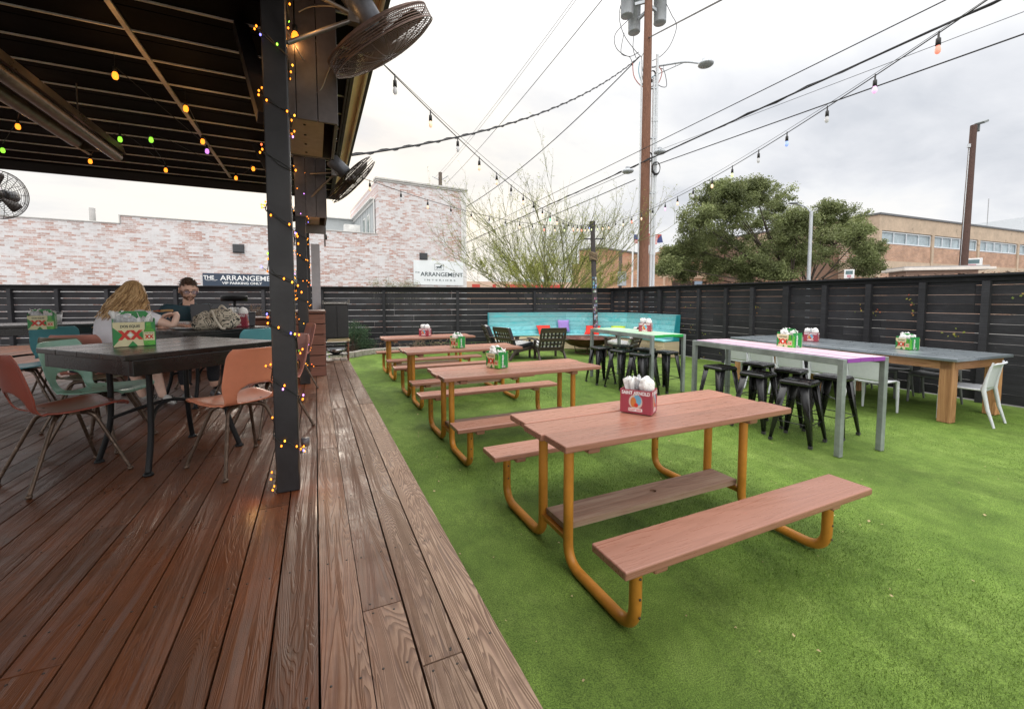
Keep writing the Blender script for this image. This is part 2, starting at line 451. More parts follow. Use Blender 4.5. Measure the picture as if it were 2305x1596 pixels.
# ================================================================ DECK
def deckmat():
    m = NT('deck_boards'); r, rv = m.rnd()
    v0 = m.coord(add=rv)
    mp = m.node('ShaderNodeMapping'); mp.inputs['Scale'].default_value = (1, .065, 1); m.link(v0, mp.inputs['Vector']); v = mp.outputs[0]
    # growth rings cut lengthwise: contour lines of a stretched noise give cathedrals and knots
    big = m.noise(v, 8.0, 3, .42, .7)
    ringf = m.math('FRACT', m.math('MULTIPLY', big, 58.0))
    ring = m.ramp(ringf, [(0.0, 0.0), (.22, .15), (.6, .9), (.9, 1.0), (1.0, .1)])
    mp2 = m.node('ShaderNodeMapping'); mp2.inputs['Scale'].default_value = (1, .02, 1); m.link(v0, mp2.inputs['Vector'])
    fine = m.noise(mp2.outputs[0], 130, 3, .65)
    wv = m.coord()
    sepn = m.node('ShaderNodeSeparateXYZ'); m.link(wv, sepn.inputs[0])
    mid = m.noise(wv, 1.6, 6, .65); sml = m.noise(v0, 9, 6, .72)
    # how weathered: bleached towards the open edge, stained brown under the roof
    edge = m.math('ADD', m.math('MULTIPLY', sepn.outputs[0], 1.35), m.math('MULTIPLY', m.math('SUBTRACT', mid, .5), .9))
    edge = m.math('ADD', edge, m.math('MULTIPLY', m.math('SUBTRACT', r, .5), .35))
    wea = m.ramp(m.math('ADD', edge, .5), [(.48, 0.0), (1.0, 1.0)])
    g = m.math('ADD', m.math('MULTIPLY', ring, .6), m.math('MULTIPLY', fine, .5))
    g2 = m.math('ADD', m.math('MULTIPLY', ring, .22), m.math('MULTIPLY', fine, .75))
    stain = m.ramp(g2, [(.15, (.046, .018, .009)), (.50, (.098, .038, .018)), (.85, (.135, .057, .030))])
    red = m.ramp(g2, [(.15, (.095, .024, .009)), (.9, (.24, .075, .024))])
    stain = m.mix(m.ramp(m.noise(v0, 1.4, 6, .7), [(.38, 0.0), (.64, .75)]), stain, red)
    scr = m.ramp(m.noise(v, 26, 6, .78), [(.57, 0.0), (.70, .28)])
    stain = m.mix(scr, stain, (.15, .10, .075))
    pale = m.ramp(g, [(.10, (.085, .046, .030)), (.36, (.175, .104, .070)), (.70, (.285, .185, .128)), (1.0, (.38, .265, .19))])
    pale = m.mix(m.ramp(sml, [(.52, 0.0), (.68, .5)]), pale, (.16, .095, .065))
    c = m.mix(wea, stain, pale)
    tone = m.ramp(r, [(0, .72), (1, 1.18)])
    c = m.mix(1.0, c, tone, 'MULTIPLY')
    # knots
    vo = m.node('ShaderNodeTexVoronoi'); vo.inputs['Scale'].default_value = 2.6
    mp3 = m.node('ShaderNodeMapping'); mp3.inputs['Scale'].default_value = (1, .55, 1); m.link(v0, mp3.inputs['Vector']); m.link(mp3.outputs[0], vo.inputs['Vector'])
    kn = m.ramp(vo.outputs['Distance'], [(.03, 1.0), (.06, 0.0)])
    c = m.mix(m.math('MULTIPLY', kn, .8), c, (.03, .016, .010))
    m.set(color=c)
    rr = m.math('ADD', m.ramp(m.noise(v0, 3.1, 6, .68), [(.32, .25), (.68, .50)]), m.math('MULTIPLY', wea, .22))
    m.set(rough=m.math('ADD', rr, m.math('MULTIPLY', ring, .06)), spec=.5)
    m.bump(m.math('ADD', m.math('MULTIPLY', ring, m.math('ADD', m.math('MULTIPLY', wea, .9), .35)), m.math('MULTIPLY', fine, .5)), .45, .0045)
    return m.mat
DECKM = deckmat()
b = MB(); rd = random.Random(11)
DX1, DY1 = .52, 8.5
x = DX1; i = 0
b2 = MB()
while x > -9.5:
    bw = .132 if i != 1 else .120
    gap = .007 if i != 2 else .003
    bw += rd.uniform(-.003, .003)
    y = -2.5 + rd.uniform(-3.0, 0); DY1 = 8.5 if x > -.6 else 13.9
    while y < DY1:
        ln = rd.choice((3.0, 3.66, 2.44, 4.2)); e = min(y + ln, DY1 + rd.uniform(-.004, .004))
        zz = DECK - .019 + rd.uniform(-.0015, .0015)
        b.box((x - bw / 2, (y + e) / 2, zz), (bw, e - y - .004, .038), rnd=rd.random())
        for yy in [y + .03, e - .03] + [yk for yk in (k * .61 for k in range(-4, 15)) if y < yk < e]:
            for xx in (x - bw * .22, x - bw * .78):
                if xx > -1.9 and yy > .3:
                    b2.lathe([(.0042, 0), (.0036, .0012), (0, .0014)], (xx + rd.uniform(-.004, .004), yy + rd.uniform(-.01, .01), zz + .019), 6)
        y = e
    x -= bw + gap; i += 1
dk = b.build('deck', DECKM, bevel=.0028, seg=1); tag(dk, kind='structure')
sc = b2.build('deck_screws', paint('screw_head', (.03, .024, .02), .6, .2), dk)
b = MB(); b.box((-4.5, 3.0, .22), (10.0, 11.0, .44)); b.box((-5.2, 11.2, .218), (8.6, 5.4, .436)); b.box((DX1 - .022, 2.9, .44), (.03, 11.1, .11))
tag(b.build('deck_frame', paint('deck_frame', (.035, .022, .016), .8)), kind='structure')

# ================================================================ FENCES
FENCEM = NT('fence_paint'); m = FENCEM; r, rv = m.rnd(); v0 = m.coord(add=rv)
mp = m.node('ShaderNodeMapping'); mp.inputs['Scale'].default_value = (.06, .06, 1); m.link(v0, mp.inputs['Vector']); v = mp.outputs[0]
g = m.noise(v, 60, 5, .7); bl = m.noise(m.coord(), 1.1, 6, .7)
c = m.ramp(m.math('ADD', m.math('MULTIPLY', g, .5), m.math('MULTIPLY', bl, .5)), [(.3, (.015, .015, .017)), (.55, (.034, .034, .038)), (.75, (.070, .070, .077))])
c = m.mix(m.math('MULTIPLY', m.ramp(m.noise(v0, 14, 6, .8), [(.66, 0.0), (.72, 1.0)]), .55), c, (.17, .155, .14))
c = m.mix(1.0, c, m.ramp(r, [(0, .75), (1, 1.25)]), 'MULTIPLY')
m.set(color=c, rough=.75, spec=.22); m.bump(g, .5, .006); FENCEM = m.mat

def fence(A, B, h, side, post_d, label, pitch, gapf, seed):
    """horizontal boards from A to B; posts on the yard side (side = unit vector)"""
    rg = random.Random(seed)
    A, B = Vector(A), Vector(B); d = (B - A); Lh = d.length; d.normalize(); ang = math.atan2(d.y, d.x)
    t = thing('fence', tuple(A), 0, label, 'fence', world=True)
    b = MB(); z = .03
    while z < h - .1:
        bh = min(pitch, h - .06 - z); u = 0.0
        while u < Lh:
            e = min(Lh, u + rg.choice((1.83, 2.44, 3.05))); gp = gapf(rg)
            c = A + d * ((u + e) / 2) + Vector((0, 0, z + (bh - gp) / 2)) + side * rg.uniform(-.003, .003)
            M = Matrix.Rotation(ang, 3, 'Z') @ Matrix.Rotation(rg.uniform(-.0022, .0022), 3, 'Y')
            b.box(c, (e - u - .004, .02, bh - gp), M=M, rnd=rg.random()); u = e
        z += pitch
    b.build('boards', FENCEM, t)
    b = MB(); b.box(A + d * Lh / 2 + side * .05 + Vector((0, 0, h + .012)), (Lh + .06, .16, .035), rot=ang)
    b.box(A + d * Lh / 2 + side * .024 + Vector((0, 0, h - .045)), (Lh, .036, .085), rot=ang)
    b.build('top_rail', FENCEM, t, bevel=.004)
    for (px_, wd) in post_d:
        b = MB(); b.box(A + d * px_ + side * .06 + Vector((0, 0, (h - .088) / 2)), (wd, .095, h - .09), rot=ang, rnd=rg.random())
        b.build('post', FENCEM, t, bevel=.004)
    return t
py = [12.0, 11.25, 10.5, 9.74, 9.03, 8.3, 7.46, 6.74, 5.94, 5.16, 4.4, 3.62, 2.86, 2.1, 1.3, .5, -.3]
fence((FR_X, 12.15, 0), (FR_X, -2.5, 0), 2.0, Vector((-1, 0, 0)), [(12.15 - y, .09 if i % 5 != 3 else .13) for i, y in enumerate(py)],
      'tall charcoal board fence down the right side, with posts showing on the yard side', .152, lambda g: g.choice((.003, .004, .006, .009)), 5)
dv = (FB_B - FB_A).normalized(); sv = Vector((dv.y, -dv.x, 0))
pp = [(Vector((x, y, 0)) - FB_A).length for x, y in [(-7.5, 16.2), (-6.45, 15.95), (-5.3, 15.68), (-3.65, 15.28), (-1.4, 14.73), (.2, 14.35), (1.98, 13.92), (4.24, 13.38), (6.77, 12.77)]]
FB_L = FB_A - dv * 6.0
fence(FB_L, FB_B - dv * .02, 2.0, sv, [(p + 6.0, .09) for p in [-5.6, -3.2, -.9] + pp],
      'long charcoal slatted fence across the back with daylight showing through its gaps', .182, lambda g: g.choice((.006, .009, .013, .010)), 9)
# ivy sprigs on the right fence
b = MB(); rg = random.Random(21)
for (px, py_) in [(1541, 692), (1536, 735), (1560, 741), (1556, 640), (1640, 683), (1590, 750), (1702, 695), (1934, 700), (2042, 666), (2062, 705), (2063, 682), (1975, 705), (2140, 750), (2155, 750), (2295, 660), (1555, 748), (1627, 800), (1586, 803)]:
    c = at_x(px, py_, FR_X - .03)
    for k in range(rg.randint(2, 6)):
        p = c + Vector((rg.uniform(-.03, .015), rg.gauss(0, .07), rg.gauss(0, .05))); s = rg.uniform(.012, .024); a = rg.random() * 6
        u = Vector((rg.uniform(-.4, .4), math.cos(a), math.sin(a))) * s; w_ = Vector((rg.uniform(-.4, .4), -math.sin(a), math.cos(a))) * s
        b.quad(p - u, p - w_ * .7, p + u, p + w_ * .7, rnd=rg.random())
m = NT('ivy_leaf'); r, rv = m.rnd(); m.set(color=m.ramp(r, [(0, (.10, .14, .02)), (.5, (.25, .27, .04)), (.8, (.30, .16, .04)), (1, (.32, .07, .04))]), rough=.6)
tag(b.build('ivy', m.mat), 'sparse green and rusty ivy sprigs clinging to the boards of the right fence', 'ivy', kind='stuff')
# dry leaves lying on the cap rail of the right fence
b = MB()
for i in range(420):
    y = 12 - 11.5 * rg.random() ** .8; p = Vector((FR_X + rg.uniform(-.1, .02), y, 2.033 + rg.random() * .02)); s = rg.uniform(.01, .03); a = rg.random() * 6
    u = Vector((math.cos(a), math.sin(a), rg.uniform(-.4, .5))) * s; w_ = Vector((-math.sin(a), math.cos(a), rg.uniform(-.3, .6))) * s
    b.quad(p - u, p - w_ * .7, p + u, p + w_ * .7, rnd=rg.random())
tag(b.build('fallen_leaves', paint('rust_leaf', (.22, .10, .05), .8, .4, 12)), 'rusty fallen leaves lying along the top of the right fence', 'leaves', kind='stuff')
# ================================================================ PAVILION
CZ = 3.56
pav = thing('pavilion', (-4, 3, DECK), 0, 'dark open sided patio roof over the wooden deck, with square black posts', 'pavilion', world=True)
CEIL = paint('ceiling_black', (.0045, .004, .0038), .8, .35, 2, spec=.08)
DARKP = paint('post_paint', (.014, .013, .0155), .42, .3, 5, bump=.15, bscale=40, spec=.5)
b = MB()
y = -3.0; rg = random.Random(2)
while y < 8.35:
    e = min(y + .42, 8.4)
    for (xa, xb) in ((-10.5, -7.1), (-7.1, -4.0), (-4.0, -1.19), (-1.15, .30)):
        b.box(((xa + xb) / 2, (y + e) / 2, CZ + .01), (xb - xa - .006, e - y - .012, .02), rnd=rg.random())
    y = e
b.build('ceiling', CEIL, pav)
b = MB(); b.box((-5.0, 2.7, CZ + .16), (11.0, 11.5, .26)); b.build('roof', paint('roof_dark', (.03, .028, .027), .8), pav)
SEAM = paint('seam_metal', (.88, .82, .80), .5, .25, 3)
b = MB(); k0 = 8.22
yy = k0
while yy > -2.5:
    x0_ = -10.3
    b.box((-5.0, yy, CZ - .005), (10.6, .013, .012)); yy -= .42
b.build('ceiling_seam', SEAM, pav)
b = MB()
b.beam((-1.17, 2.2, CZ - .012), (-1.17, 8.05, CZ - .012), .035, .012)
p, q = at(0, 224, CZ - .012), at(203, 349, CZ - .012)
b.beam(p + (p - q) * .4, q, .035, .012)
b.build('ceiling_batten', paint('batten_metal', (.62, .58, .56), .45, .25, 5), pav)
# edge: inner trim, tan fascia board, second dark trim
TAN = paint('fascia_tan', (.92, .78, .62), .6, .10, 2, bump=.1)
b = MB(); b.prism([(.335, CZ - .04), (.45, CZ + .04), (.45, CZ + .07), (.335, CZ - .01)], -8.43, 2.99, M=Matrix(((1, 0, 0), (0, 0, -1), (0, 1, 0)))); b.box((.445, 2.72, CZ + .10), (.02, 11.44, .27)); 
b.build('fascia', TAN, pav, bevel=.003)
b = MB(); b.box((.335, 2.7, CZ - .015), (.03, 11.4, .05)); b.box((.305, 2.7, CZ - .01), (.02, 11.4, .06)); b.box((-5, 8.44, CZ + .05), (10.9, .05, .34))
b.build('trim', paint('trim_dark', (.028, .022, .02), .6), pav, bevel=.002)
# header beam along the posts
b = MB(); b.box((-.165, 2.7, CZ - .09), (.10, 11.3, .17)); b.build('beam', DARKP, pav, bevel=.004)
# posts (square, painted black, slightly eased edges)
P1, P2, P3 = (-.165, 2.69), (-.145, 6.03), (-.13, 8.32)
for (px, py_, s) in ((*P1, .118), (*P2, .12), (*P3, .12)):
    b = MB(); b.box((px, py_, (DECK + CZ - .1) / 2), (s, s, CZ - .1 - DECK)); b.build('post', DARKP, pav, bevel=.007, seg=3)
b = MB(); b.box((-5.2, 8.25, (DECK + CZ) / 2), (.12, .12, CZ - DECK)); b.build('post', paint('post_tan', (.34, .27, .21), .6), pav, bevel=.006)
kt_ = at(542, 62, CZ - .03); b = MB(); b.beam((-.22, 2.76, 2.62), kt_, .09, .07); b.build('knee_brace', DARKP, pav, bevel=.004)
b = MB(); b.beam((-.21, 6.05, 2.62), (-.62, 6.2, CZ - .02), .09, .07); b.build('knee_brace', DARKP, pav, bevel=.004)
gp = MB(); g0 = at(697, 693, 1.5)
gp.box((.02, 8.3, (DECK + 2.6) / 2), (.14, .07, 2.6 - DECK)); 
tag(gp.build('column', paint('grey_column', (.42, .40, .42), .6)), 'plain light grey column rising behind the brown planter', 'column')

# boxes of roll-down blinds hung under the header
BOXM = paint('shade_box', (.11, .095, .100), .38, .25, 4, bump=.08)
BROWNU = paint('shade_box_under', (.40, .29, .24), .45, .2, 3)
for (ya, yb, zb, xa, xb) in ((3.04, 3.82, 2.76, -.20, .165), (5.95, 6.6, 2.66, -.20, .16)):
    t = thing('blind_box', (-.1, ya, zb), 0, 'dark boxed housing hung behind the %s' % ('nearest black post under the eave' if ya < 4 else 'second black post, next to the smaller wall fan'), 'housing', 'blind housings under the eave', world=True)
    b = MB()
    for k in range(3):
        wx = (xb - xa) / 3
        b.box((xa + wx * (k + .5), ya + .012, (zb + CZ) / 2), (wx - .004, .022, CZ - zb))
    b.box((xb - .011, (ya + yb) / 2 + .014, (zb + CZ) / 2), (.022, yb - ya - .03, CZ - zb))
    b.box((xa + .011, (ya + yb) / 2 + .014, (zb + CZ) / 2), (.022, yb - ya - .03, CZ - zb))
    b.box(((xa + xb) / 2, yb - .012, (zb + CZ) / 2), (xb - xa, .022, CZ - zb))
    b.build('casing', BOXM, t, bevel=.002)
    b = MB(); b.box(((xa + xb) / 2 - .035, (ya + yb) / 2, zb + .012), (xb - xa - .10, yb - ya - .05, .018)); b.build('underside', BROWNU, t)
    b = MB()
    for k in range(4): b.lathe([(0, -.003), (.009, -.002), (.009, .002)], (xb - .2, ya + .1 + k * .19, zb), 8)
    b.build('screw', paint('screw_head', (.03, .024, .02), .6), t)
# lighter hanging panel below the second box
b = MB(); b.box((-.02, 6.7, 2.70), (.34, .03, .28)); b.box((.145, 6.72, 2.60), (.02, .05, .42))
tag(b.build('valance', paint('valance_grey', (.17, .155, .15), .6, .2)), 'short grey brown valance panel hanging beyond the second post', 'panel')

# tube heater under the ceiling
t = thing('tube_heater', tuple(Vector((-1.9, 2.5, 3.0))), 0, 'long dark infrared tube heater with reflector hung from the black ceiling', 'heater', world=True)
HM = paint('heater_metal', (.30, .25, .21), .34, .35, 3, metal=.6)
z = 3.12
e1 = at(272, 345, z); e2 = at(205, 322, z)
xr = e1.x; xt = e1.x - .22; ye = e1.y
b = MB()
prof = [(-.17, -.01), (-.15, .07), (-.06, .12), (.06, .12), (.15, .07), (.17, -.01)]
vs = []; fs = []
for yk in (1.3, ye):
    for (a_, z_) in prof: vs.append((xr - .13 + a_, yk, z + z_))
n = len(prof)
fs = [(i, i + 1, n + i + 1, n + i) for i in range(n - 1)] + [tuple(range(n)), tuple(range(2 * n - 1, n - 1, -1))]
b.add(vs, fs); b.build('reflector', HM, t)
b = MB(); b.tube([(xr - .04, 1.3, z - .03), (xr - .04, ye + .02, z - .03)], .052, 14); b.tube([(xr - .22, 1.3, z - .03), (xr - .22, ye - .35, z - .03)], .052, 14)
b.build('tube', HM, t)
b = MB()
for yk in (2.2, ye - .5): b.tube([(xr - .13, yk, z + .12), (xr - .13, yk, CZ)], .006, 6)
b.build('hanger', HM, t)

# ---------------------------------------------------------------- wall fans
CAGE = paint('fan_cage', (.045, .032, .028), .35, .3, 8, metal=.6)
CAGER = paint('fan_guard_rusty', (.17, .105, .085), .5, .3, 8, metal=.4)
BLADE = paint('fan_blade', (.07, .055, .05), .5, .2, 8)
MOTOR = paint('fan_motor', (.12, .125, .145), .4, .25, 8, metal=.3)
def make_fan(label, Rr, loc, axis, arms, near):
    """Empty at the hub; local +Z is the air direction"""
    axis = Vector(axis).normalized()
    t = thing('wall_fan', tuple(loc), 0, label, 'fan', 'black cage fans under the patio roof')
    M3 = axis.to_track_quat('Z', 'Y').to_matrix()
    wr = .0021 if near else .0026
    dz = Rr * .26
    b = MB()
    for sgn in (1, -1):
        nring = 26 if near else 11
        for k in range(nring):
            f = .18 + .82 * k / (nring - 1); rr = Rr * f
            z = sgn * dz * (1 - f ** 3.2 * .55) * (1.0 if f < .98 else .8)
            pts = [M3 @ Vector((rr * math.cos(a), rr * math.sin(a), z)) for a in [2 * math.pi * q / 40 for q in range(40)]]
            b.tube(pts, wr, 4, closed=True)
        for q in range(24 if near else 16):
            a = 2 * math.pi * q / (24 if near else 16)
            pts = []
            for k in range(7):
                f = .15 + .85 * k / 6; z = sgn * dz * (1 - f ** 3.2 * .55)
                pts.append(M3 @ Vector((Rr * f * math.cos(a), Rr * f * math.sin(a), z)))
            b.tube(pts, wr * 1.3, 4)
    # cylindrical side rings
    for k in range(7 if near else 4):
        z = -dz * .42 + dz * .84 * k / (6 if near else 3)
        pts = [M3 @ Vector((Rr * 1.005 * math.cos(a), Rr * 1.005 * math.sin(a), z)) for a in [2 * math.pi * q / 44 for q in range(44)]]
        b.tube(pts, wr * (2.2 if k in (0, 6) else 1.2), 4, closed=True)
    b.build('cage', CAGER if near else CAGE, t)
    for q in range(3):
        b = MB(); a0 = 2 * math.pi * q / 3 + (.5 if near else 1.35)
        vs = []
        for i, rr in enumerate((.16, .35, .6, .8, .9)):
            wd = (.18, .34, .5, .52, .38)[i]
            for s_ in (-1, 0, 1):
                a = a0 + s_ * wd * .5
                vs.append(M3 @ Vector((Rr * rr * math.cos(a), Rr * rr * math.sin(a), -s_ * Rr * .10 * (1 - .4 * rr))))
        fs = [(i * 3 + j, i * 3 + j + 1, i * 3 + j + 4, i * 3 + j + 3) for i in range(4) for j in range(2)]
        b.add(vs, fs, smooth=True); b.build('blade', BLADE, t, solid=.006)
    b = MB(); b.lathe([(0, -Rr * .1), (Rr * .17, -Rr * .08), (Rr * .17, Rr * .1), (0, Rr * .16)], (0, 0, 0), 16, M=M3); b.build('hub', BLADE, t)
    b = MB(); mr = Rr * .235; ml = Rr * .62
    b.lathe([(0, -dz - ml), (mr * .85, -dz - ml), (mr, -dz - ml + .02), (mr, -dz - .02), (mr * .9, -dz), (0, -dz)], (0, 0, 0), 20, M=M3)
    mo = b.build('motor', MOTOR, t)
    b = MB()
    c = M3 @ Vector((0, 0, -dz - ml * .5)); side = (Vector((-.35, -.5, .8)).normalized())
    b2_ = c + side * mr * 1.01
    b.box(b2_, (mr * .5, mr * .36, .002), M=side.to_track_quat('Z', 'X').to_matrix()); b.build('rating_plate', paint('plate_white', (.8, .8, .8), .4), mo)
    b = MB()
    base = M3 @ Vector((0, 0, -dz - ml * .62)) + Vector((0, 0, -mr * 1.1))
    b.blob(base, (.035, .035, .05), 2, .1); b.box(base + Vector((-.03, 0, 0)), (.06, .05, .09))
    for e in arms: b.tube([base, Vector(e) - Vector(loc)], .013 if near else .012, 8)
    b.build('bracket', paint('bracket_grey', (.22, .20, .19), .4, .2, metal=.5), t)
    return t
def camdir(u, v, f): return RT * u + UPV * v + FW * f
fl = at_depth(857, 95, 2.62)
make_fan('large rusty brown cage fan hanging at the eave beside the nearest black post', .345, fl, camdir(.46, -.76, .44), [(P1[0] + .06, P1[1], 3.02), (P1[0] + .06, P1[1], 3.36)], True)
f2 = at_depth(792, 405, 5.25)
make_fan('smaller looking cage fan mounted by the second black post', .36, f2, camdir(.62, -.62, .45), [(P2[0] + .06, P2[1], 2.85), (P2[0] + .06, P2[1], 3.2)], False)
f3 = at_depth(-6, 438, 6.3)
make_fan('cage fan cut by the left edge of the picture, seen against the sky', .35, f3, camdir(.25, -.15, -.95), [(-5.2, 8.2, 3.1)], False)
# loose cables
b = MB()
pp_ = [at_depth(*q) for q in [(640, 60, 2.6), (672, 118, 2.6), (690, 150, 2.7), (677, 185, 2.7), (690, 208, 2.7), (720, 205, 2.7), (740, 160, 2.7), (765, 110, 2.65), (800, 70, 2.55)]]
b.tube(smooth_path(pp_), .0035, 5)
b.tube(smooth_path([at_depth(*q) for q in [(672, 28, 2.6), (700, 16, 2.6), (745, 15, 2.55), (780, 24, 2.5)]]), .0045, 5)
tag(b.build('power_cable', paint('cable_grey', (.38, .36, .34), .5)), 'loose pale power cable looping behind the near fan to the post', 'cable')
# hanging pendant socket at the far end of the eave
pv = at_depth(733, 500, 7.0); pe = at_depth(733, 533, 7.0)
b = MB(); b.tube([pv, pe], .004, 5); b.lathe([(0, .03), (.022, .03), (.022, -.05), (0, -.05)], pe, 10)
tag(b.build('pendant_socket', paint('socket_black', (.015, .015, .015), .5)), 'black empty lamp socket dangling from the far end of the eave', 'lamp socket')

# ---------------------------------------------------------------- bulbs and string lights
LC = dict(o=(1.0, .27, .02), y=(1.0, .46, .04), g=(.35, 1.0, .06), p=(.75, .30, 1.0), b=(.22, .20, 1.0), r=(1.0, .13, .04), w=(1.0, .62, .30), k=(1.0, .45, .75))
def lamp(c, s): return emit('lamp_%s_%d' % (c, int(s * 10)), LC[c], s)
WIRE = paint('wire_dark', (.012, .014, .012), .6)
def fairy(name_label, post, s, z0, z1, turns, n, seed, jx=.03):
    rg = random.Random(seed); cx_, cy_ = post; h = s / 2 + .006
    t = thing('fairy_lights', (cx_, cy_, DECK), 0, name_label, 'fairy lights', 'fairy lights wound round the posts', world=True)
    def P(u):
        a = u * turns * 4
        k = int(a) % 4; f = a - int(a)
        cs = [(-h, -h), (h, -h), (h, h), (-h, h)]
        p, q = cs[k], cs[(k + 1) % 4]
        return Vector((cx_ + p[0] + (q[0] - p[0]) * f, cy_ + p[1] + (q[1] - p[1]) * f, z1 + (z0 - z1) * u + .012 * math.sin(a * 2.1)))
    pts = [P(i / (turns * 12)) for i in range(int(turns * 12) + 1)]
    b = MB(); b.tube(pts, .0026, 4)
    # second untidy strand
    pts2 = [P(min(1, (i / (turns * 12)) + .015)) + Vector((rg.uniform(-.004, .012), rg.uniform(-.012, .002), rg.uniform(-.02, .02))) for i in range(0, int(turns * 12) + 1)]
    b.tube(smooth_path(pts2, 2), .0022, 4)
    bulbs = []
    for i in range(n):
        u = (i + rg.uniform(.2, .8)) / n
        if rg.random() < .18: u = min(1, u ** .3)
        p = P(u); out_ = Vector((p.x - cx_, p.y - cy_, 0)).normalized() * rg.uniform(.006, jx) + Vector((rg.uniform(-.01, .01), rg.uniform(-.01, .01), rg.uniform(-.01, .025)))
        q = p + out_; b.tube([p, q], .0018, 4, caps=False); bulbs.append(q)
    b.build('wire', WIRE, t)
    for i, q in enumerate(bulbs):
        c = rg.choice('ooooooyoogpboroyo')
        bb = MB(); bb.blob((0, 0, 0), (.0052, .0052, .0075), 1); o = bb.build('bulb', lamp(c, 3.4), t); o.location = q - t.location
    return t
fairy('fairy lights with coloured bulbs spiralling down the nearest black post', P1, .118, DECK + .02, CZ - .25, 9, 97, 5)
fairy('dense fairy lights wound round the second black post', P2, .12, DECK + .02, CZ - .3, 10, 97, 6)
# bunch of coloured fairy lights left hanging beside the near post
# coloured bulbs strung below the ceiling
t = thing('ceiling_string_lights', (-2, 4, 3.4), 0, 'string of warm, green and purple bulbs strung under the dark ceiling', 'string lights', world=True)
cl_ = [(664, 75, 'o', 1), (259, 165, 'o', 0), (418, 240, 'o', 0), (456, 315, 'o', 0), (466, 337, 'p', 0), (570, 377, 'o', 2), (531, 398, 'o', 2), (373, 380, 'o', 2), (203, 360, 'o', 2), (340, 311, 'g', 2), (270, 310, 'g', 2), (48, 230, 'o', 3), (40, 281, 'o', 3), (6, 335, 'g', 3)]
lines = {}
for (px, py_, c, g) in cl_:
    p = at(px, py_, CZ - .16 if g != 1 else CZ - .42)
    if g == 1: p = at_depth(px, py_, 2.62)
    bb = MB(); bb.lathe([(0, -.052), (.014, -.047), (.021, -.03), (.019, -.008), (.011, .008), (0, .01)], (0, 0, 0), 10)
    o = bb.build('bulb', lamp(c, 2.4 if c == 'o' else 1.3), t); o.location = p - t.location
    bb = MB(); bb.lathe([(0, .045), (.013, .045), (.014, .006), (0, .004)], (0, 0, 0), 8); bb.build('socket', WIRE, o)
    lines.setdefault(g, []).append(p)
b = MB()
for g, ps in lines.items():
    if len(ps) < 2:
        b.tube([ps[0], ps[0] + Vector((0, 0, .3))], .003, 4); continue
    ps = sorted(ps, key=lambda q: q.x)
    b.tube(smooth_path([q + Vector((0, 0, .05)) for q in ps], 4), .003, 4)
    for q in ps: b.tube([q + Vector((0, 0, .05)), (q.x, q.y, CZ)], .0015, 4)
b.build('cord', WIRE, t)
# those bulbs are lit: a faint warm pool from the brightest ones
for (px, py_, pw) in ((259, 165, .7), (418, 240, .6), (456, 315, .4), (664, 75, .8), (203, 360, .4), (531, 398, .4), (40, 281, .5)):
    li = bpy.data.lights.new('bulb_glow', 'POINT'); li.energy = pw * 1.6; li.color = (1, .46, .13); li.shadow_soft_size = .03
    lo = bpy.data.objects.new('bulb_glow', li); COL.objects.link(lo)
    lo.location = at(px, py_, CZ - .26) if px != 664 else at_depth(664, 75, 2.62) + Vector((0, 0, -.08))
# the fairy lights themselves tint post and boards round them
for (x_, y_, z_, pw) in ((P1[0] - .16, P1[1] - .12, DECK + .08, .30), (P1[0] + .16, P1[1] - .05, DECK + .10, .22), (P1[0] - .15, P1[1] - .14, 1.4, .22), (P1[0] + .18, P1[1] - .1, 2.2, .35), (P1[0] - .18, P1[1] - .12, 2.9, .7), (P1[0] + .2, P1[1] - .05, 3.2, .9), (P2[0] - .15, P2[1] - .15, DECK + .08, .5), (P2[0] + .16, P2[1] - .15, 1.5, .5), (P2[0] + .16, P2[1] - .15, 2.5, .9), (P2[0] - .16, P2[1] - .15, 3.2, 1.0)):
    li = bpy.data.lights.new('fairy_glow', 'POINT'); li.energy = pw; li.color = (1, .50, .16); li.shadow_soft_size = .04
    lo = bpy.data.objects.new('fairy_glow', li); COL.objects.link(lo); lo.location = (x_, y_, z_)

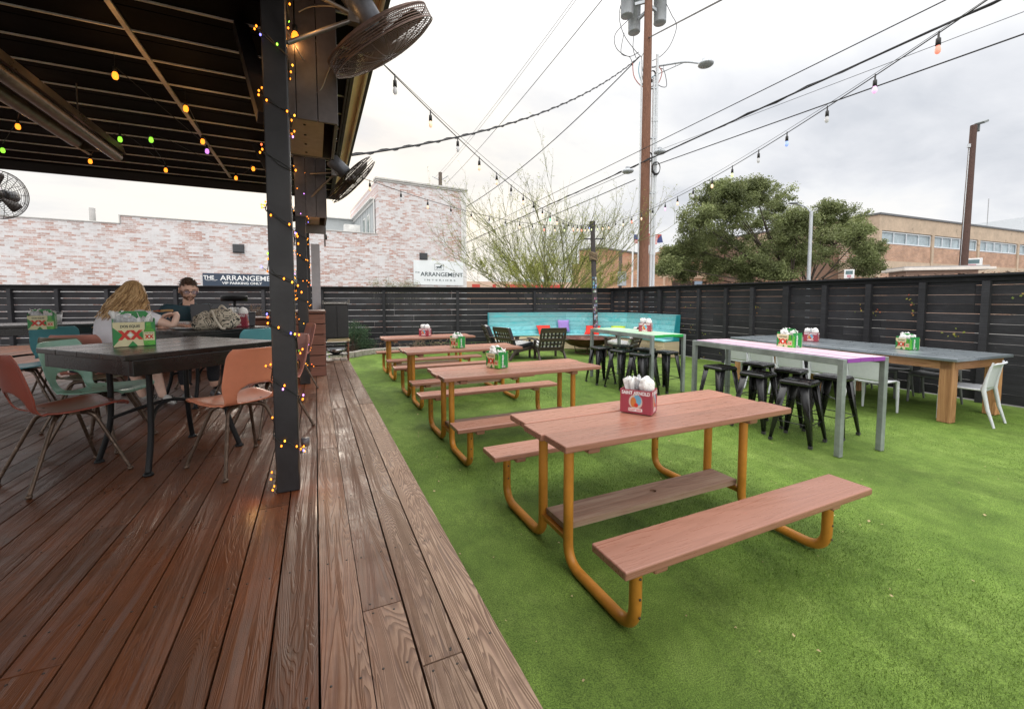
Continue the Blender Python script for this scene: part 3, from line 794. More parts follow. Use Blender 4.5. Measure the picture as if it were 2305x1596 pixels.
def span(label, pts, bulbs, cable_off=None, dist0=0):
    """festoon string: cord through 3-D points; bulbs = list of (parameter 0..1, colour)"""
    t = thing('string_lights', tuple(pts[0]), 0, label, 'string lights', 'festoon strings over the yard', world=True)
    path = smooth_path(pts, 10)
    L_ = [0]
    for i in range(1, len(path)): L_.append(L_[-1] + (path[i] - path[i - 1]).length)
    def along(u):
        s_ = u * L_[-1]
        for i in range(1, len(path)):
            if L_[i] >= s_: 
                f = (s_ - L_[i - 1]) / max(1e-6, L_[i] - L_[i - 1]); return path[i - 1].lerp(path[i], f)
        return path[-1]
    b = MB(); b.tube(path, .0048, 5)
    if cable_off: b.tube([p + Vector((0, 0, cable_off * math.sin(math.pi * i / (len(path) - 1)))) for i, p in enumerate(path)], .0022, 4)
    b.build('cord', WIRE, t)
    for u, c in bulbs:
        p = along(u)
        o = MB(); o.lathe([(0, .10), (.008, .09), (.010, .03), (.021, .02), (.023, -.05), (0, -.055)], (0, 0, 0), 10)
        so_ = o.build('socket', paint('socket_black', (.015, .015, .015), .5), t); so_.location = p - t.location - Vector((0, 0, .055)); so_.scale = (.72, .72, .72)
        bb = MB(); bb.lathe([(.015, -.05), (.020, -.068), (.026, -.095), (.023, -.122), (.012, -.136), (0, -.140)], (0, 0, 0), 12)
        bm_ = {'w': emit('bulb_warm', (1, .70, .48), .62), 'c': emit('bulb_clear', (.80, .80, .82), .28, (.42, .42, .42)), 'r': emit('bulb_red', (1, .30, .22), .75), 'k': emit('bulb_pink', (.9, .50, .85), .75),
               'b': emit('bulb_blue', (.30, .42, .9), .7), 'g': emit('bulb_green', (.2, .9, .4), .6), 'y': emit('bulb_lime', (.70, .80, .40), .6)}[c]
        bb.build('bulb', bm_, so_)
        if c in 'wkry':
            fb = MB(); fb.blob((0, 0, -.1), (.007, .007, .018), 1)
            fb.build('filament', emit('filament_' + c, (1, .75, .45) if c != 'k' else (1, .8, 1), 9), so_)
    return t
PT = Vector((8.15, 11.35, 4.0))
S0 = Vector((.47, 3.55, 3.52))
def sagpts(a, b_, sag, n=8):
    return [a.lerp(b_, i / n) - Vector((0, 0, sag * 4 * (i / n) * (1 - i / n))) for i in range(n + 1)]
span('festoon string of clear bulbs from the near eave down to the stickered pole', sagpts(S0, PT, .42), [((i + .45) / 19, 'cwcwwcwcwgwccwwrwoy'[i] if 'cwcwwcwcwgwccwwrwoy'[i] != 'o' else 'w') for i in range(19)], .10)
S2 = at_depth(797, 395, 6.0)
span('festoon string of clear bulbs from the smaller fan to the stickered pole', sagpts(S2, PT + Vector((0, 0, .05)), .30), [((i + .45) / 15, 'wcwcwccwcrwyrwb'[i]) for i in range(15)])
E3 = Vector((4.0, .75, 3.75))
span('festoon string with blue, red and violet bulbs from the stickered pole overhead right', sagpts(PT, E3, .40, 12),
     [(.914, 'r'), (.868, 'k'), (.822, 'c'), (.772, 'b'), (.728, 'c'), (.678, 'y'), (.632, 'w'), (.580, 'c'), (.530, 'w'), (.484, 'k'), (.43, 'c'), (.375, 'w'), (.32, 'r'), (.265, 'w'), (.21, 'c'), (.155, 'w'), (.10, 'w'), (.05, 'y')], .05)

# ================================================================ BRICK BUILDING WITH TOWER
def brickmat(name, c1, c2, mortar, scale, white=None, kind='Object', axis='x', wamt=.5, bw=.5):
    m = NT(name); v = m.coord(kind=kind)
    sp = m.node('ShaderNodeSeparateXYZ'); m.link(v, sp.inputs[0])
    cb = m.node('ShaderNodeCombineXYZ'); m.link(sp.outputs[0 if axis == 'x' else 1], cb.inputs[0]); m.link(sp.outputs[2], cb.inputs[1])
    br = m.node('ShaderNodeTexBrick'); br.inputs['Scale'].default_value = scale; br.inputs['Mortar Size'].default_value = .018; br.inputs['Mortar Smooth'].default_value = .3
    br.inputs['Brick Width'].default_value = bw; br.inputs['Row Height'].default_value = .17; br.inputs['Bias'].default_value = -.1
    br.inputs['Color1'].default_value = (*c1, 1); br.inputs['Color2'].default_value = (*c2, 1); br.inputs['Mortar'].default_value = (*mortar, 1)
    m.link(cb.outputs[0], br.inputs['Vector'])
    col = br.outputs['Color']
    n = m.noise(cb.outputs[0], 1.2, 6, .65)
    col = m.mix(1.0, col, m.ramp(n, [(.3, .72), (.7, 1.2)]), 'MULTIPLY')
    if white:
        mpw = m.node('ShaderNodeMapping'); mpw.inputs['Scale'].default_value = (1, 3.2, 1); m.link(cb.outputs[0], mpw.inputs['Vector'])
        # whitewash: random per brick plus smeared patches
        br2 = m.node('ShaderNodeTexBrick'); br2.inputs['Scale'].default_value = scale; br2.inputs['Mortar Size'].default_value = .004
        br2.inputs['Brick Width'].default_value = bw; br2.inputs['Row Height'].default_value = .17
        br2.inputs['Color1'].default_value = (0, 0, 0, 1); br2.inputs['Color2'].default_value = (1, 1, 1, 1); br2.inputs['Mortar'].default_value = (.5, .5, .5, 1)
        m.link(cb.outputs[0], br2.inputs['Vector'])
        f = m.math('ADD', m.math('MULTIPLY', br2.outputs['Color'], .26), m.math('ADD', m.math('MULTIPLY', m.noise(mpw.outputs[0], 8.0, 8, .85), .98), m.math('MULTIPLY', m.noise(cb.outputs[0], .45, 5, .6), .34)))
        wf = m.ramp(f, [(.70 - wamt * .2, 0.05), (.90 - wamt * .2, .92)])
        wc = m.ramp(m.noise(cb.outputs[0], 1.6, 5, .7), [(.3, tuple(x * .80 for x in white)), (.7, white)])
        col = m.mix(wf, col, wc)
    m.set(color=col, rough=.85, spec=.3)
    m.bump(br.outputs['Fac'], -.4, .01)
    return m.mat
WB = brickmat('whitewashed_brick', (.46, .25, .20), (.36, .21, .175), (.64, .59, .57), 1.9, white=(.76, .755, .77), wamt=.28)
CAPM = paint('coping_grey', (.55, .54, .52), .7, .15, 3)
W0, W1 = Vector((3.1, 25.0, 0)), Vector((13.1, 25.7, 0))
wd = (W1 - W0).normalized(); wn = Vector((-wd.y, wd.x, 0)); wang = math.atan2(wd.y, wd.x)
def wp(px, py): return at_wall(px, py, W0, W1)
def wu(p): return (p - W0).dot(wd)
bt = thing('brick_building', tuple(W0), wang, 'whitewashed red brick building with a taller block at its right end, behind the back fence', 'building')
def wbox(b, u0, u1, z0, z1, v0, v1): b.box(((u0 + u1) / 2, (v0 + v1) / 2, (z0 + z1) / 2), (u1 - u0, v1 - v0, z1 - z0)); return b
uA = wu(wp(271, 489)); uT = wu(wp(848, 403)); uE = wu(wp(1048.5, 430))
zL, zM, zT = 4.94, 5.30, 8.36
b = MB(); wbox(b, -26, uA, 0, zL, 0, .4); wbox(b, uA, uT - .002, 0, zM, 0, .4); wbox(b, uT, uE, 0, zT, -.02, .42)
wbox(b, uE - .4, uE, 0, zT, .42, 10); wbox(b, uT, uT + .4, zM, zT, .42, 10)
b.build('wall', WB, bt)
b = MB(); wbox(b, -26, uA - .002, zL, zL + .05, -.04, .45); wbox(b, uA - .06, uT - .003, zM, zM + .05, -.04, .45)
wbox(b, uA - .055, uA - .005, zL, zM, -.04, .45)
wbox(b, uT - .1, uE + .1, zT, zT + .10, -.12, .55); wbox(b, uT - .05, uE + .05, zT - .10, zT, -.07, .5)
b.build('coping', CAPM, bt, bevel=.01)
b = MB(); wbox(b, -26, uT, zL - .3, zL - .2, .4, 12); b.build('roof', paint('roof_grey', (.3, .3, .3), .8), bt)
for (px, py_, w_, h_) in ((537, 560, .42, .36), (953, 577.5, .42, .34)):
    p = wp(px, py_); u = wu(p)
    b = MB(); b.box((u, -.05, p.z), (w_, .14, h_))
    b.box((u, -.03, p.z), (w_ + .06, .06, h_ + .06))
    for k in range(5): b.box((u, -.125, p.z - h_ / 2 + h_ * (k + .5) / 5), (w_ - .04, .02, .03))
    b.build('vent', paint('vent_dark', (.06, .062, .07), .5), bt, bevel=.004)
p = wp(196, 480); b = MB(); b.lathe([(.11, -.3), (.11, .32), (.0, .32)], (wu(p), .6, p.z), 12); b.build('flue', paint('flue_grey', (.35, .34, .33), .6), bt)
# white street edge of the tower: painted quoin strip
b = MB(); wbox(b, uE - .34, uE + .012, 0, zT - .1, -.034, -.022); b.build('painted_strip', paint('offwhite_paint', (.72, .71, .70), .8, .12, 3), bt)

# navy sign and white sign
def wsign(name, a, c, label, mat):
    p, q = wp(*a), wp(*c); u0, u1 = wu(p), wu(q)
    t = thing(name, tuple(W0 + wd * ((u0 + u1) / 2) + Vector((0, 0, (p.z + q.z) / 2)) - wn * .05), wang, label, 'sign')
    wd_, hg = u1 - u0, p.z - q.z
    b = MB(); b.box((0, 0, 0), (wd_, .04, hg)); b.build('panel', mat, t, bevel=.004)
    return t, wd_, hg
NAVY = paint('sign_navy', (.030, .050, .085), .5, .08); WHT = paint('sign_white', (.80, .84, .86), .5, .04, 2); INK = paint('sign_ink', (.022, .045, .055), .5, .05)
SWH = paint('sign_letter_white', (.86, .87, .88), .5, .03)
t, wW, hH = wsign('sign', (456, 615), (668, 646), 'navy blue sign with white lettering reading THE ARRANGEMENT VIP PARKING ONLY on the brick wall', NAVY)
FR = Matrix.Rotation(R(90), 4, 'X')
def T_(x, y, z): return Matrix.Translation((x, y, z))
def fittext(name, s, mat, parent, cx, cz, width, height, y=-.022, bold=.0, depth=.004):
    o = text_mesh(name, s, 1.0, mat, parent, Matrix.Identity(4), depth=depth, bold=bold)
    xs = [v.co.x for v in o.data.vertices]; ys = [v.co.y for v in o.data.vertices]
    sx = width / (max(xs) - min(xs)); sy = height / (max(ys) - min(ys)); mx = (max(xs) + min(xs)) / 2; my = (max(ys) + min(ys)) / 2
    o.data.transform(Matrix.Translation((cx, y, cz)) @ FR @ Matrix.Diagonal((sx, sy, 1, 1)) @ Matrix.Translation((-mx, -my, 0)))
    return o
fittext('lettering', 'THE', SWH, t, -wW * .44, hH * .17, wW * .105, hH * .30, bold=.02)
fittext('lettering', 'ARRANGEMENT', SWH, t, -wW * .0, hH * .15, wW * .655, hH * .42, bold=.01)
fittext('lettering', 'VIP PARKING ONLY', SWH, t, -wW * .10, -hH * .27, wW * .42, hH * .20, bold=.02)
b = MB(); b.tube([(-wW * .475, -.026, -.02 * hH), (-wW * .45, -.026, -.07 * hH), (-wW * .41, -.026, -.04 * hH), (-wW * .38, -.026, -.07 * hH), (-wW * .355, -.026, -.02 * hH)], .012, 4); b.build('flourish', SWH, t)
t, wW, hH = wsign('sign', (930, 585), (1042, 643), 'large white sign with a running horse emblem on the tall brick block', WHT)
fittext('lettering', 'THE', INK, t, -wW * .43, 0, wW * .09, hH * .055)
fittext('lettering', 'ARRANGEMENT', INK, t, wW * .06, -hH * .06, wW * .86, hH * .17, bold=.012)
fittext('lettering', 'I N T E R I O R S', INK, t, wW * .02, -hH * .30, wW * .62, hH * .07)
b = MB()
for (x, z, w_, h_) in ((0, hH * .36, wW * .18, .015), (0, hH * .12, wW * .18, .015), (-wW * .09, hH * .24, .015, hH * .24), (wW * .09, hH * .24, .015, hH * .255)): b.box((x, -.024, z), (w_, .008, h_))
b.build('emblem_frame', INK, t)
hs = [(-.5, .05), (-.36, .12), (-.15, .14), (.08, .12), (.22, .30), (.36, .34), (.50, .20), (.46, .13), (.34, .16), (.28, .02), (.44, -.10), (.40, -.16), (.20, -.05), (.05, -.08), (-.16, -.06), (-.28, -.20), (-.44, -.22), (-.42, -.17), (-.30, -.12), (-.26, .0), (-.40, .03), (-.56, -.03)]
k = wW * .135
b = MB(); b.prism([(x * k, z * k) for x, z in hs], .0, .006, M=Matrix(((1, 0, 0), (0, 0, -1), (0, 1, 0))), c=(0, -.022, hH * .225)); b.build('emblem', INK, t)

# grey upper house behind the low wing, left of the tower
GS = paint('grey_siding', (.44, .47, .48), .7, .08, 2); TRW = paint('white_trim', (.74, .74, .72), .6, .06)
g = thing('house', tuple(W0), wang, 'pale grey clapboard upper storey with white eaves and tall windows, rising behind the brick wall', 'building')
def hb(b, u0, u1, v0, v1, z0, z1): b.box(((u0 + u1) / 2, (v0 + v1) / 2, (z0 + z1) / 2), (u1 - u0, v1 - v0, z1 - z0))
# wing whose long side runs away from the tower, and a cross wing farther back
p0 = at_wall(841, 470, W0 + wn * 1.0, W1 + wn * 1.0); u1_ = wu(p0)
zE = 7.35
b = MB(); hb(b, u1_ - .05, u1_ + 3, .6, 8.0, 4.9, zE); hb(b, u1_ - 3.4, u1_ - .05, 7.9, 12, 4.9, zE)
for k in range(9): hb(b, u1_ - .075, u1_ - .048, .9 + k * .85, .93 + k * .85, 4.9, zE)
b.build('wall', GS, g)
b = MB(); hb(b, u1_ - .28, u1_ + 3.1, .5, 8.2, zE, zE + .10); hb(b, u1_ - 3.7, u1_ - .05, 7.65, 12.2, zE + .002, zE + .102); hb(b, u1_ - .10, u1_ - .052, .48, .62, 4.9, zE)
hb(b, u1_ - .12, u1_ - .05, .6, 8.0, zE - .16, zE - .002)
b.build('eave', TRW, g, bevel=.01)
for v in (1.9, 3.3, 6.3):
    b = MB(); hb(b, u1_ - .10, u1_ - .052, v, v + .62, 5.45, 6.75); f = b.build('window', TRW, g)
    b = MB(); hb(b, u1_ - .108, u1_ - .099, v + .08, v + .54, 5.53, 6.67); b.build('pane', paint('pane_greengrey', (.16, .22, .21), .15), f)
b = MB(); b.box((u1_ - 1.0, 2.5, 5.75), (.9, .5, .7)); b.lathe([(.25, 0), (.25, .02), (0, .02)], (u1_ - 1.0, 2.24, 5.78), 16, M=Matrix.Rotation(R(90), 3, 'X'))
o_ = b.build('air_conditioner', paint('ac_white', (.72, .72, .70), .5), None, bevel=.02)
o_.location = W0; o_.rotation_euler = (0, 0, wang); tag(o_, 'white rooftop air conditioner unit beside the grey house', 'air conditioner')

# ================================================================ BROWN BRICK BUILDING ON THE RIGHT
TB = brickmat('tan_brick', (.46, .27, .18), (.35, .20, .14), (.52, .42, .34), 1.55, axis='x', bw=.6)
CONC = paint('concrete_tan', (.50, .39, .29), .85, .16, .8, dirt=((.22, .17, .13), .08))
C0 = at_depth(1980, 482, 36.0); C0 = Vector((C0.x, C0.y, 0)); az = R(93); bd = Vector((math.sin(az), math.cos(az), 0)); bang = math.atan2(bd.y, bd.x); bn = Vector((-bd.y, bd.x, 0))
def bp(px, py): return at_wall(px, py, C0, C0 + bd)
def bu(p): return (p - C0).dot(bd)
ob = thing('office_building', tuple(C0), bang, 'two storey tan brick building with window bands and concrete piers on the right', 'building')
zTop = bp(1984, 484).z; zBt = bp(1984, 519).z; zBb = bp(1984, 545).z + .0
# window band measured at the corner
wt = bp(1988, 519).z; wb_ = bp(1988, 549).z; cb0 = bp(1984, 587).z; cb1 = bp(1984, 610).z
LEN = 60
b = MB(); hb(b, 0, LEN, 0, .5, 0, cb1); hb(b, 0, LEN, 0, .5, cb0, wb_); hb(b, 0, .3, .5, 26, 0, wb_); b.build('wall', TB, ob)
b = MB(); hb(b, -.05, LEN, -.06, .5, wt, zTop); hb(b, -.05, LEN, -.05, .5, cb1, cb0); hb(b, -.05, .3, .5, 26, cb1, cb0); hb(b, -.05, .3, .5, 26, wb_, zTop)
u = 0.0; bay = bu(bp(2107, 590)) - bu(bp(1989, 575)); k = 0
while u < LEN:
    hb(b, u - .05 if k == 0 else u - .18, u + .30 if k == 0 else u + .18, -.1, .5, 0, wt - .002); u += bay * (1 if k else 1.0); k += 1
b.build('concrete_band', CONC, ob)
b = MB(); hb(b, -.15, LEN, -.16, .6, zTop, zTop + .16); hb(b, -.15, .4, .6, 26, zTop, zTop + .16); b.build('roof_edge', paint('roof_edge', (.12, .125, .135), .6), ob)
b = MB(); hb(b, .3, LEN, .5, 26, zTop - .5, zTop - .4); b.build('roof', paint('roof_grey', (.3, .3, .3), .8), ob)
FRM = paint('window_frame', (.66, .70, .74), .5); PN = paint('pane_pale', (.36, .44, .48), .12, .25, .9)
for k in range(10):
    ua, ub = k * bay + (.32 if k == 0 else .2), (k + 1) * bay - .2
    if ua > LEN - 3: break
    b = MB(); h0, h1 = wb_ + .04, wt - .04
    hb(b, ua, ub, .02, .09, h1 - .10, h1); hb(b, ua, ub, .02, .09, h0, h0 + .10)
    nm = 5 if k else 4
    for q in range(nm + 1):
        x = ua + (ub - ua - .08) * q / nm; hb(b, x, x + .08, .018, .088, h0 + .1, h1 - .1)
    f = b.build('window', FRM, ob); b = MB(); hb(b, ua + .02, ub - .02, .12, .16, h0, h1); b.build('pane', PN, f)
# lower block beside the short side, in a darker brown
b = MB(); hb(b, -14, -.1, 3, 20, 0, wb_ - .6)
o_ = b.build('wall', paint('brick_dark', (.20, .12, .085), .85, .2, 1), ob)

# orange-lit low brick building left of it, seen under the oak
lb = thing('low_building', (0, 0, 0), 0, 'low sunlit orange brick building with pale concrete bands, behind the oak tree', 'building', world=True)
LBR = brickmat('orange_lit_brick', (.56, .30, .18), (.44, .24, .15), (.60, .45, .35), 1.55, bw=.6); LC_ = paint('orange_lit_concrete', (.66, .47, .34), .8, .06, 1)  # orange light on this wing is mixed into its brick and concrete colours
D0 = at_depth(1493, 640, 34); D0.z = 0; D1 = D0 + Vector((math.sin(R(92)), math.cos(R(92)), 0)) * 17; dang = math.atan2((D1 - D0).y, (D1 - D0).x); dd = (D1 - D0).normalized(); dn = Vector((-dd.y, dd.x, 0))
def dz(py): return at_wall(1493, py, D0, D1).z
def db(b, u0, u1, v0, v1, z0, z1):
    c = D0 + dd * (u0 + u1) / 2 + dn * (v0 + v1) / 2; b.box((c.x, c.y, (z0 + z1) / 2), (u1 - u0, v1 - v0, z1 - z0), rot=dang)
zt = dz(556)
b = MB(); db(b, 0, 22, 0, .4, 0, dz(625)); db(b, 0, 22, 0, .4, dz(604), zt - .35); db(b, 0, .4, .4, 14, 0, zt - .35); b.build('wall', LBR, lb)
b = MB(); db(b, -.05, 22, -.05, .4, dz(625), dz(604)); db(b, -.06, 22, -.06, .4, zt - .35, zt); db(b, 10.4, 10.7, -.09, 0, 0, zt); db(b, -.05, .12, -.09, 0, 0, zt - .002); b.build('concrete_band', LC_, lb)
b = MB(); db(b, .9, 5.2, -.03, .0, dz(645), dz(631)); b.build('opening', paint('opening_dark', (.06, .035, .025), .8), lb)
# the brick building between the festoon pole and the utility pole
D0 = at_depth(1352, 640, 48); D0.z = 0; az2 = R(70); dd = Vector((math.sin(az2), math.cos(az2), 0)); dang = math.atan2(dd.y, dd.x); dn = Vector((-dd.y, dd.x, 0))
mb_ = thing('brick_hall', (0, 0, 0), 0, 'plain orange brown brick hall behind the flagpoles, left of the low sunlit building', 'building', world=True)
lE = (at_wall(1476, 600, D0, D0 + dd) - D0).dot(dd); zt = at_wall(1465, 577, D0, D0 + dd).z
b = MB(); db(b, 0, lE, 0, 3, 0, zt); b.build('wall', brickmat('hall_brick', (.44, .22, .13), (.35, .18, .11), (.46, .32, .24), 1.3, bw=.6), mb_)
b = MB(); db(b, -.1, lE + .1, -.1, 3, zt, zt + .2); b.build('roof_edge', paint('roof_edge', (.12, .125, .135), .6), mb_)
# long far store with a red band, low on the horizon behind the thorn tree
D0 = at_depth(1050, 640, 75); D0.z = 0; D1_ = at_depth(1340, 640, 80); D1_.z = 0; dd = (D1_ - D0).normalized(); dang = math.atan2(dd.y, dd.x); dn = Vector((-dd.y, dd.x, 0)); lE = (D1_ - D0).length
fs_ = thing('far_store', (0, 0, 0), 0, 'long low tan shop building with red trim, far away behind the back fence', 'building', world=True)
zt = at_wall(1100, 634, D0, D0 + dd).z
b = MB(); db(b, 0, lE, 0, 12, 0, zt); b.build('wall', paint('store_tan', (.58, .42, .32), .8, .1, .3), fs_)
b = MB()
for k in range(5): db(b, 1 + k * 4.3, 2.4 + k * 2.3, -.06, 0, zt - 1.6, zt - .5)
b.build('red_panel', paint('store_red', (.50, .06, .04), .6), fs_)
b = MB(); db(b, lE * .45, lE * .95, .5, 10, zt, zt + .5); b.build('roof', paint('store_roof', (.35, .46, .50), .6), fs_)
# modern white block at the far right
c = at_depth(2270, 520, 70)
mbk = thing('apartment_block', (0, 0, 0), 0, 'distant white and glass apartment block peeking over the brown brick building', 'building', world=True)
p0, p1, p2 = at_depth(2228, 560, 70), at_depth(2283, 560, 71), at_depth(2340, 560, 72)
zt0 = at_depth(2228, 500, 70).z; zt1 = at_depth(2300, 502, 71).z
def vb(b, p, q, z0, z1, th):
    d = q - p; d.z = 0; c = (p + q) / 2; b.box((c.x, c.y, (z0 + z1) / 2), (d.length, th, z1 - z0), rot=math.atan2(d.y, d.x))
b = MB(); vb(b, p0, p1, 0, zt0, 8); vb(b, p1, p2, 0, zt1 - 3.0, 8); vb(b, p1 , p2, zt1 - .6, zt1, 9); b.build('wall', paint('block_white', (.62, .66, .70), .5, .06), mbk)
b = MB(); vb(b, p1 , p2, zt1 - 3.0, zt1 - .6, 7); b.build('glazing', paint('block_glass', (.10, .16, .20), .1), mbk)
b = MB(); a_ = at_depth(2220, 535, 60); b.tube([(a_.x, a_.y, 0), (a_.x, a_.y, at_depth(2220, 449, 60).z)], .05, 6); 
tag(b.build('antenna_mast', paint('mast_grey', (.35, .36, .38), .5)), 'thin grey mast standing on the roof skyline beside the white block', 'mast')
# flat canopy roof of a parked kiosk just over the fence
kp, kq = at_depth(2008, 611, 16), at_depth(2205, 604, 15.2)
kt = thing('kiosk', (0, 0, 0), 0, 'low kiosk with a flat pale canopy edge and red lettering, just above the right fence', 'kiosk', world=True)
b = MB(); z0 = kp.z
d = (kq - kp); d.z = 0; c = (kp + kq) / 2
b.box((c.x, c.y, z0 + .02), (d.length, 1.6, .09), rot=math.atan2(d.y, d.x)); b.build('canopy', paint('canopy_cream', (.72, .66, .60), .5), kt, bevel=.01)
b = MB(); b.box((c.x, c.y, z0 + .10), (d.length * .93, 1.3, .06), rot=math.atan2(d.y, d.x)); b.build('roof', paint('canopy_roof', (.34, .33, .33), .7), kt)
b = MB(); b.box((c.x, c.y + .1, (z0 - .03) / 2), (d.length * .8, 1.2, z0 - .03), rot=math.atan2(d.y, d.x)); b.build('wall', paint('kiosk_wall', (.36, .24, .19), .7), kt)
# white framed sign box and window box seen over the fence
for (px, p0y, p1y, wdt, lab, dist) in ((1912, 607, 627, .42, 'small white upright sign frame standing on a post over the right fence', 22), (2189, 582, 604, .62, 'white framed window box leaning by the tall brown pole', 19)):
    a_, c_ = at_depth(px, p0y, dist), at_depth(px, p1y, dist); hgt = a_.z - c_.z
    t = thing('notice_stand', (a_.x, a_.y, 0), 0, lab, 'sign')
    b = MB(); face = math.atan2(-a_.x, a_.y)
    b.box((0, 0, c_.z + hgt / 2), (wdt, .12, hgt), rot=face); b.build('frame', SWH, t, bevel=.01)
    b = MB(); M_ = Matrix.Rotation(face, 3, 'Z'); b.box(M_ @ Vector((0, -.065, 0)) + Vector((0, 0, c_.z + hgt * .66)), (wdt * .7, .01, hgt * .4), rot=face); b.build('pane', paint('pane_dark', (.12, .2, .22), .2), t)
    b = MB(); b.box(M_ @ Vector((0, -.065, 0)) + Vector((0, 0, c_.z + hgt * .25)), (wdt * .4, .01, hgt * .28), rot=face); b.build('notice', paint('notice_pink', (.62, .3, .35), .5), t)
    b = MB(); b.tube([(0, 0, 0), (0, 0, c_.z)], .04, 8); b.build('post', paint('mast_grey', (.35, .36, .38), .5), t)
a_ = at_depth(1572, 637, 20)
t = thing('sign', (a_.x, a_.y, 0), math.atan2(-a_.x, a_.y), 'little grey blue street plate showing just over the fence beside the oak', 'sign')
b = MB(); b.box((0, 0, a_.z), (.34, .03, .16)); b.tube([(0, 0, 0), (0, .03, a_.z)], .02, 6); b.build('plate', paint('plate_blue', (.22, .28, .36), .5), t)

# ================================================================ POLES
POLEW = plankwood('pole_wood', (.15, .066, .040), (.34, .165, .105), axis='z', gscale=2.0, rough=.85, bump=.4)
GALV = paint('galvanised', (.46, .49, .52), .45, .12, 4, metal=.35); PVC = paint('conduit_grey', (.62, .65, .68), .5, .05)
up = at_depth(1448, 640, 16.0); UPX, UPY = up.x, up.y
t = thing('utility_pole', (UPX, UPY, 0), 0, 'tall brown wooden utility pole carrying grey transformers just outside the fence corner', 'utility pole')
b = MB(); b.tube([(0, 0, 0), (0, 0, 6.5), (0, 0, 13.5)], [.185, .165, .135], 20); b.build('pole', POLEW, t)
# conduits on the right hand side as seen from the yard
rx = RT * 1.0
for k, off in enumerate((.26, .37)):
    q = Vector((rt_ for rt_ in (RT.x * off, RT.y * off, 0)))
    b = MB(); b.tube([(q.x, q.y, 0), (q.x, q.y, 9.8 if k == 0 else 10.6)], .052, 10)
    for zz in (1.95, 3.3, 6.2, 8.2):
        b.tube([(q.x, q.y, zz), (q.x, q.y, zz + .16)], .064, 10)
    b.build('conduit', PVC, t)
q = Vector((-RT.x * .21, -RT.y * .21, 0)); b = MB(); b.tube([(q.x, q.y, 0), (q.x, q.y, 10.4)], .028, 8); b.build('conduit', PVC, t)
b = MB()
for zz in (5.6, 7.6, 9.4): b.box(Vector((RT.x * .24, RT.y * .24, zz)), (.30, .10, .05), rot=math.atan2(RT.y, RT.x))
b.build('conduit_strap', GALV, t)
def onpole(px, py, d=16.0): return at_depth(px, py, d) - Vector((UPX, UPY, 0))
for (px, pb, ph, dd_) in ((1411, 38, 1.35, 15.7), (1427, 75, 1.3, 16.2), (1485, 54, 1.35, 15.9)):
    c = onpole(px, pb, dd_)
    b = MB(); r_ = .235; b.lathe([(0, 0), (r_ * .9, 0), (r_, .03), (r_, ph * .9), (r_ * 1.06, ph * .9), (r_ * 1.06, ph * .94), (r_ * .6, ph), (0, ph * 1.02)], c, 24)
    tr = b.build('transformer', GALV, t)
    b = MB()
    for zz in (.35, .95):
        m_ = Vector((0, 0, c.z + zz)); e_ = Vector((c.x, c.y, c.z + zz)); b.beam(m_, m_.lerp(e_, .62), .09, .10)
    b.build('mount', GALV, tr)
# luminaire arm
a0, a1, a2 = onpole(1468, 152), onpole(1545, 139, 15.0), onpole(1580, 144, 14.6)
b = MB(); b.tube(round_path([a0, a1, a2], .3), .035, 8); b.tube([a0 - Vector((0, 0, .35)), a1], .016, 6)
for f in (.35, .7): b.tube([a0.lerp(a1, f), (a0 - Vector((0, 0, .35))).lerp(a1, f)], .012, 5)
arm = b.build('lamp_arm', GALV, t)
b = MB(); dv_ = (a2 - a1).normalized(); c = a2 + dv_ * .15
b.blob(c, (.26, .26, .095), 3); b.lathe([(.04, 0), (.04, .12), (0, .12)], c + Vector((-.05, .05, .08)), 8)
b.build('lamp_head', GALV, t)
# wiring knots on the pole
b = MB(); rg = random.Random(4)
for k, (col_, s_) in enumerate((('w', 1), ('b', 1), ('k', 1), ('w', 2))):
    pass
hub = onpole(1470, 158, 15.75)
def loop(pts, r, mat, name='service_wire'):
    bb = MB(); bb.tube(smooth_path(pts, 6), r, 5); return bb.build(name, mat, t)
WB_ = paint('wire_black', (.045, .045, .05), .6); WL = paint('wire_blue', (.30, .52, .62), .5); WRD = paint('wire_red', (.48, .16, .13), .5); WGY = paint('wire_grey', (.5, .5, .48), .5)
def op(pl, d=15.7): return [onpole(x, y, d) for x, y in pl]
loop(op([(1440, 140), (1438, 165), (1452, 200), (1470, 180), (1478, 165)]), .018, WL)
loop(op([(1444, 135), (1447, 160), (1460, 178), (1472, 172), (1480, 160)]), .018, WL)
loop(op([(1443, 150), (1450, 190), (1468, 195), (1482, 172), (1476, 155)]), .016, WGY)
loop(op([(1424, 140), (1428, 175), (1450, 198), (1478, 192), (1490, 165), (1484, 152)]), .018, WRD)
loop(op([(1466, 88), (1452, 92), (1455, 110), (1444, 130), (1447, 160)]), .016, WGY)
loop(op([(1400, 0), (1394, 40), (1405, 80), (1430, 115), (1445, 130)]), .013, WB_)
loop(op([(1415, 45), (1385, 78), (1388, 110), (1415, 128), (1438, 118)]), .013, WB_)
loop(op([(1500, 10), (1512, 35), (1523, 60), (1510, 100), (1490, 125), (1468, 138)]), .013, WB_)
loop(op([(1427, 78), (1425, 110), (1432, 132)]), .012, WB_)
loop(op([(1405, 75), (1398, 120), (1418, 130), (1424, 150)]), .012, WB_)
loop(op([(1473, 160), (1480, 190), (1500, 195), (1495, 160), (1486, 155)]), .013, WB_)
for (px, py_, r_) in ((1462, 343, .16), (1478, 368, .21), (1470, 160, .17)):
    c = onpole(px, py_ + 10, 15.6)
    b = MB()
    for k in range(4):
        rr = r_ * (1 + .06 * k); b.tube([c + RT * (rr * .62 * math.cos(a)) + Vector((0, 0, rr * math.sin(a))) + FW * (.03 * k) for a in [2 * math.pi * q / 20 for q in range(20)]], .013, 5, closed=True)
    b.build('cable_coil', WB_, t)
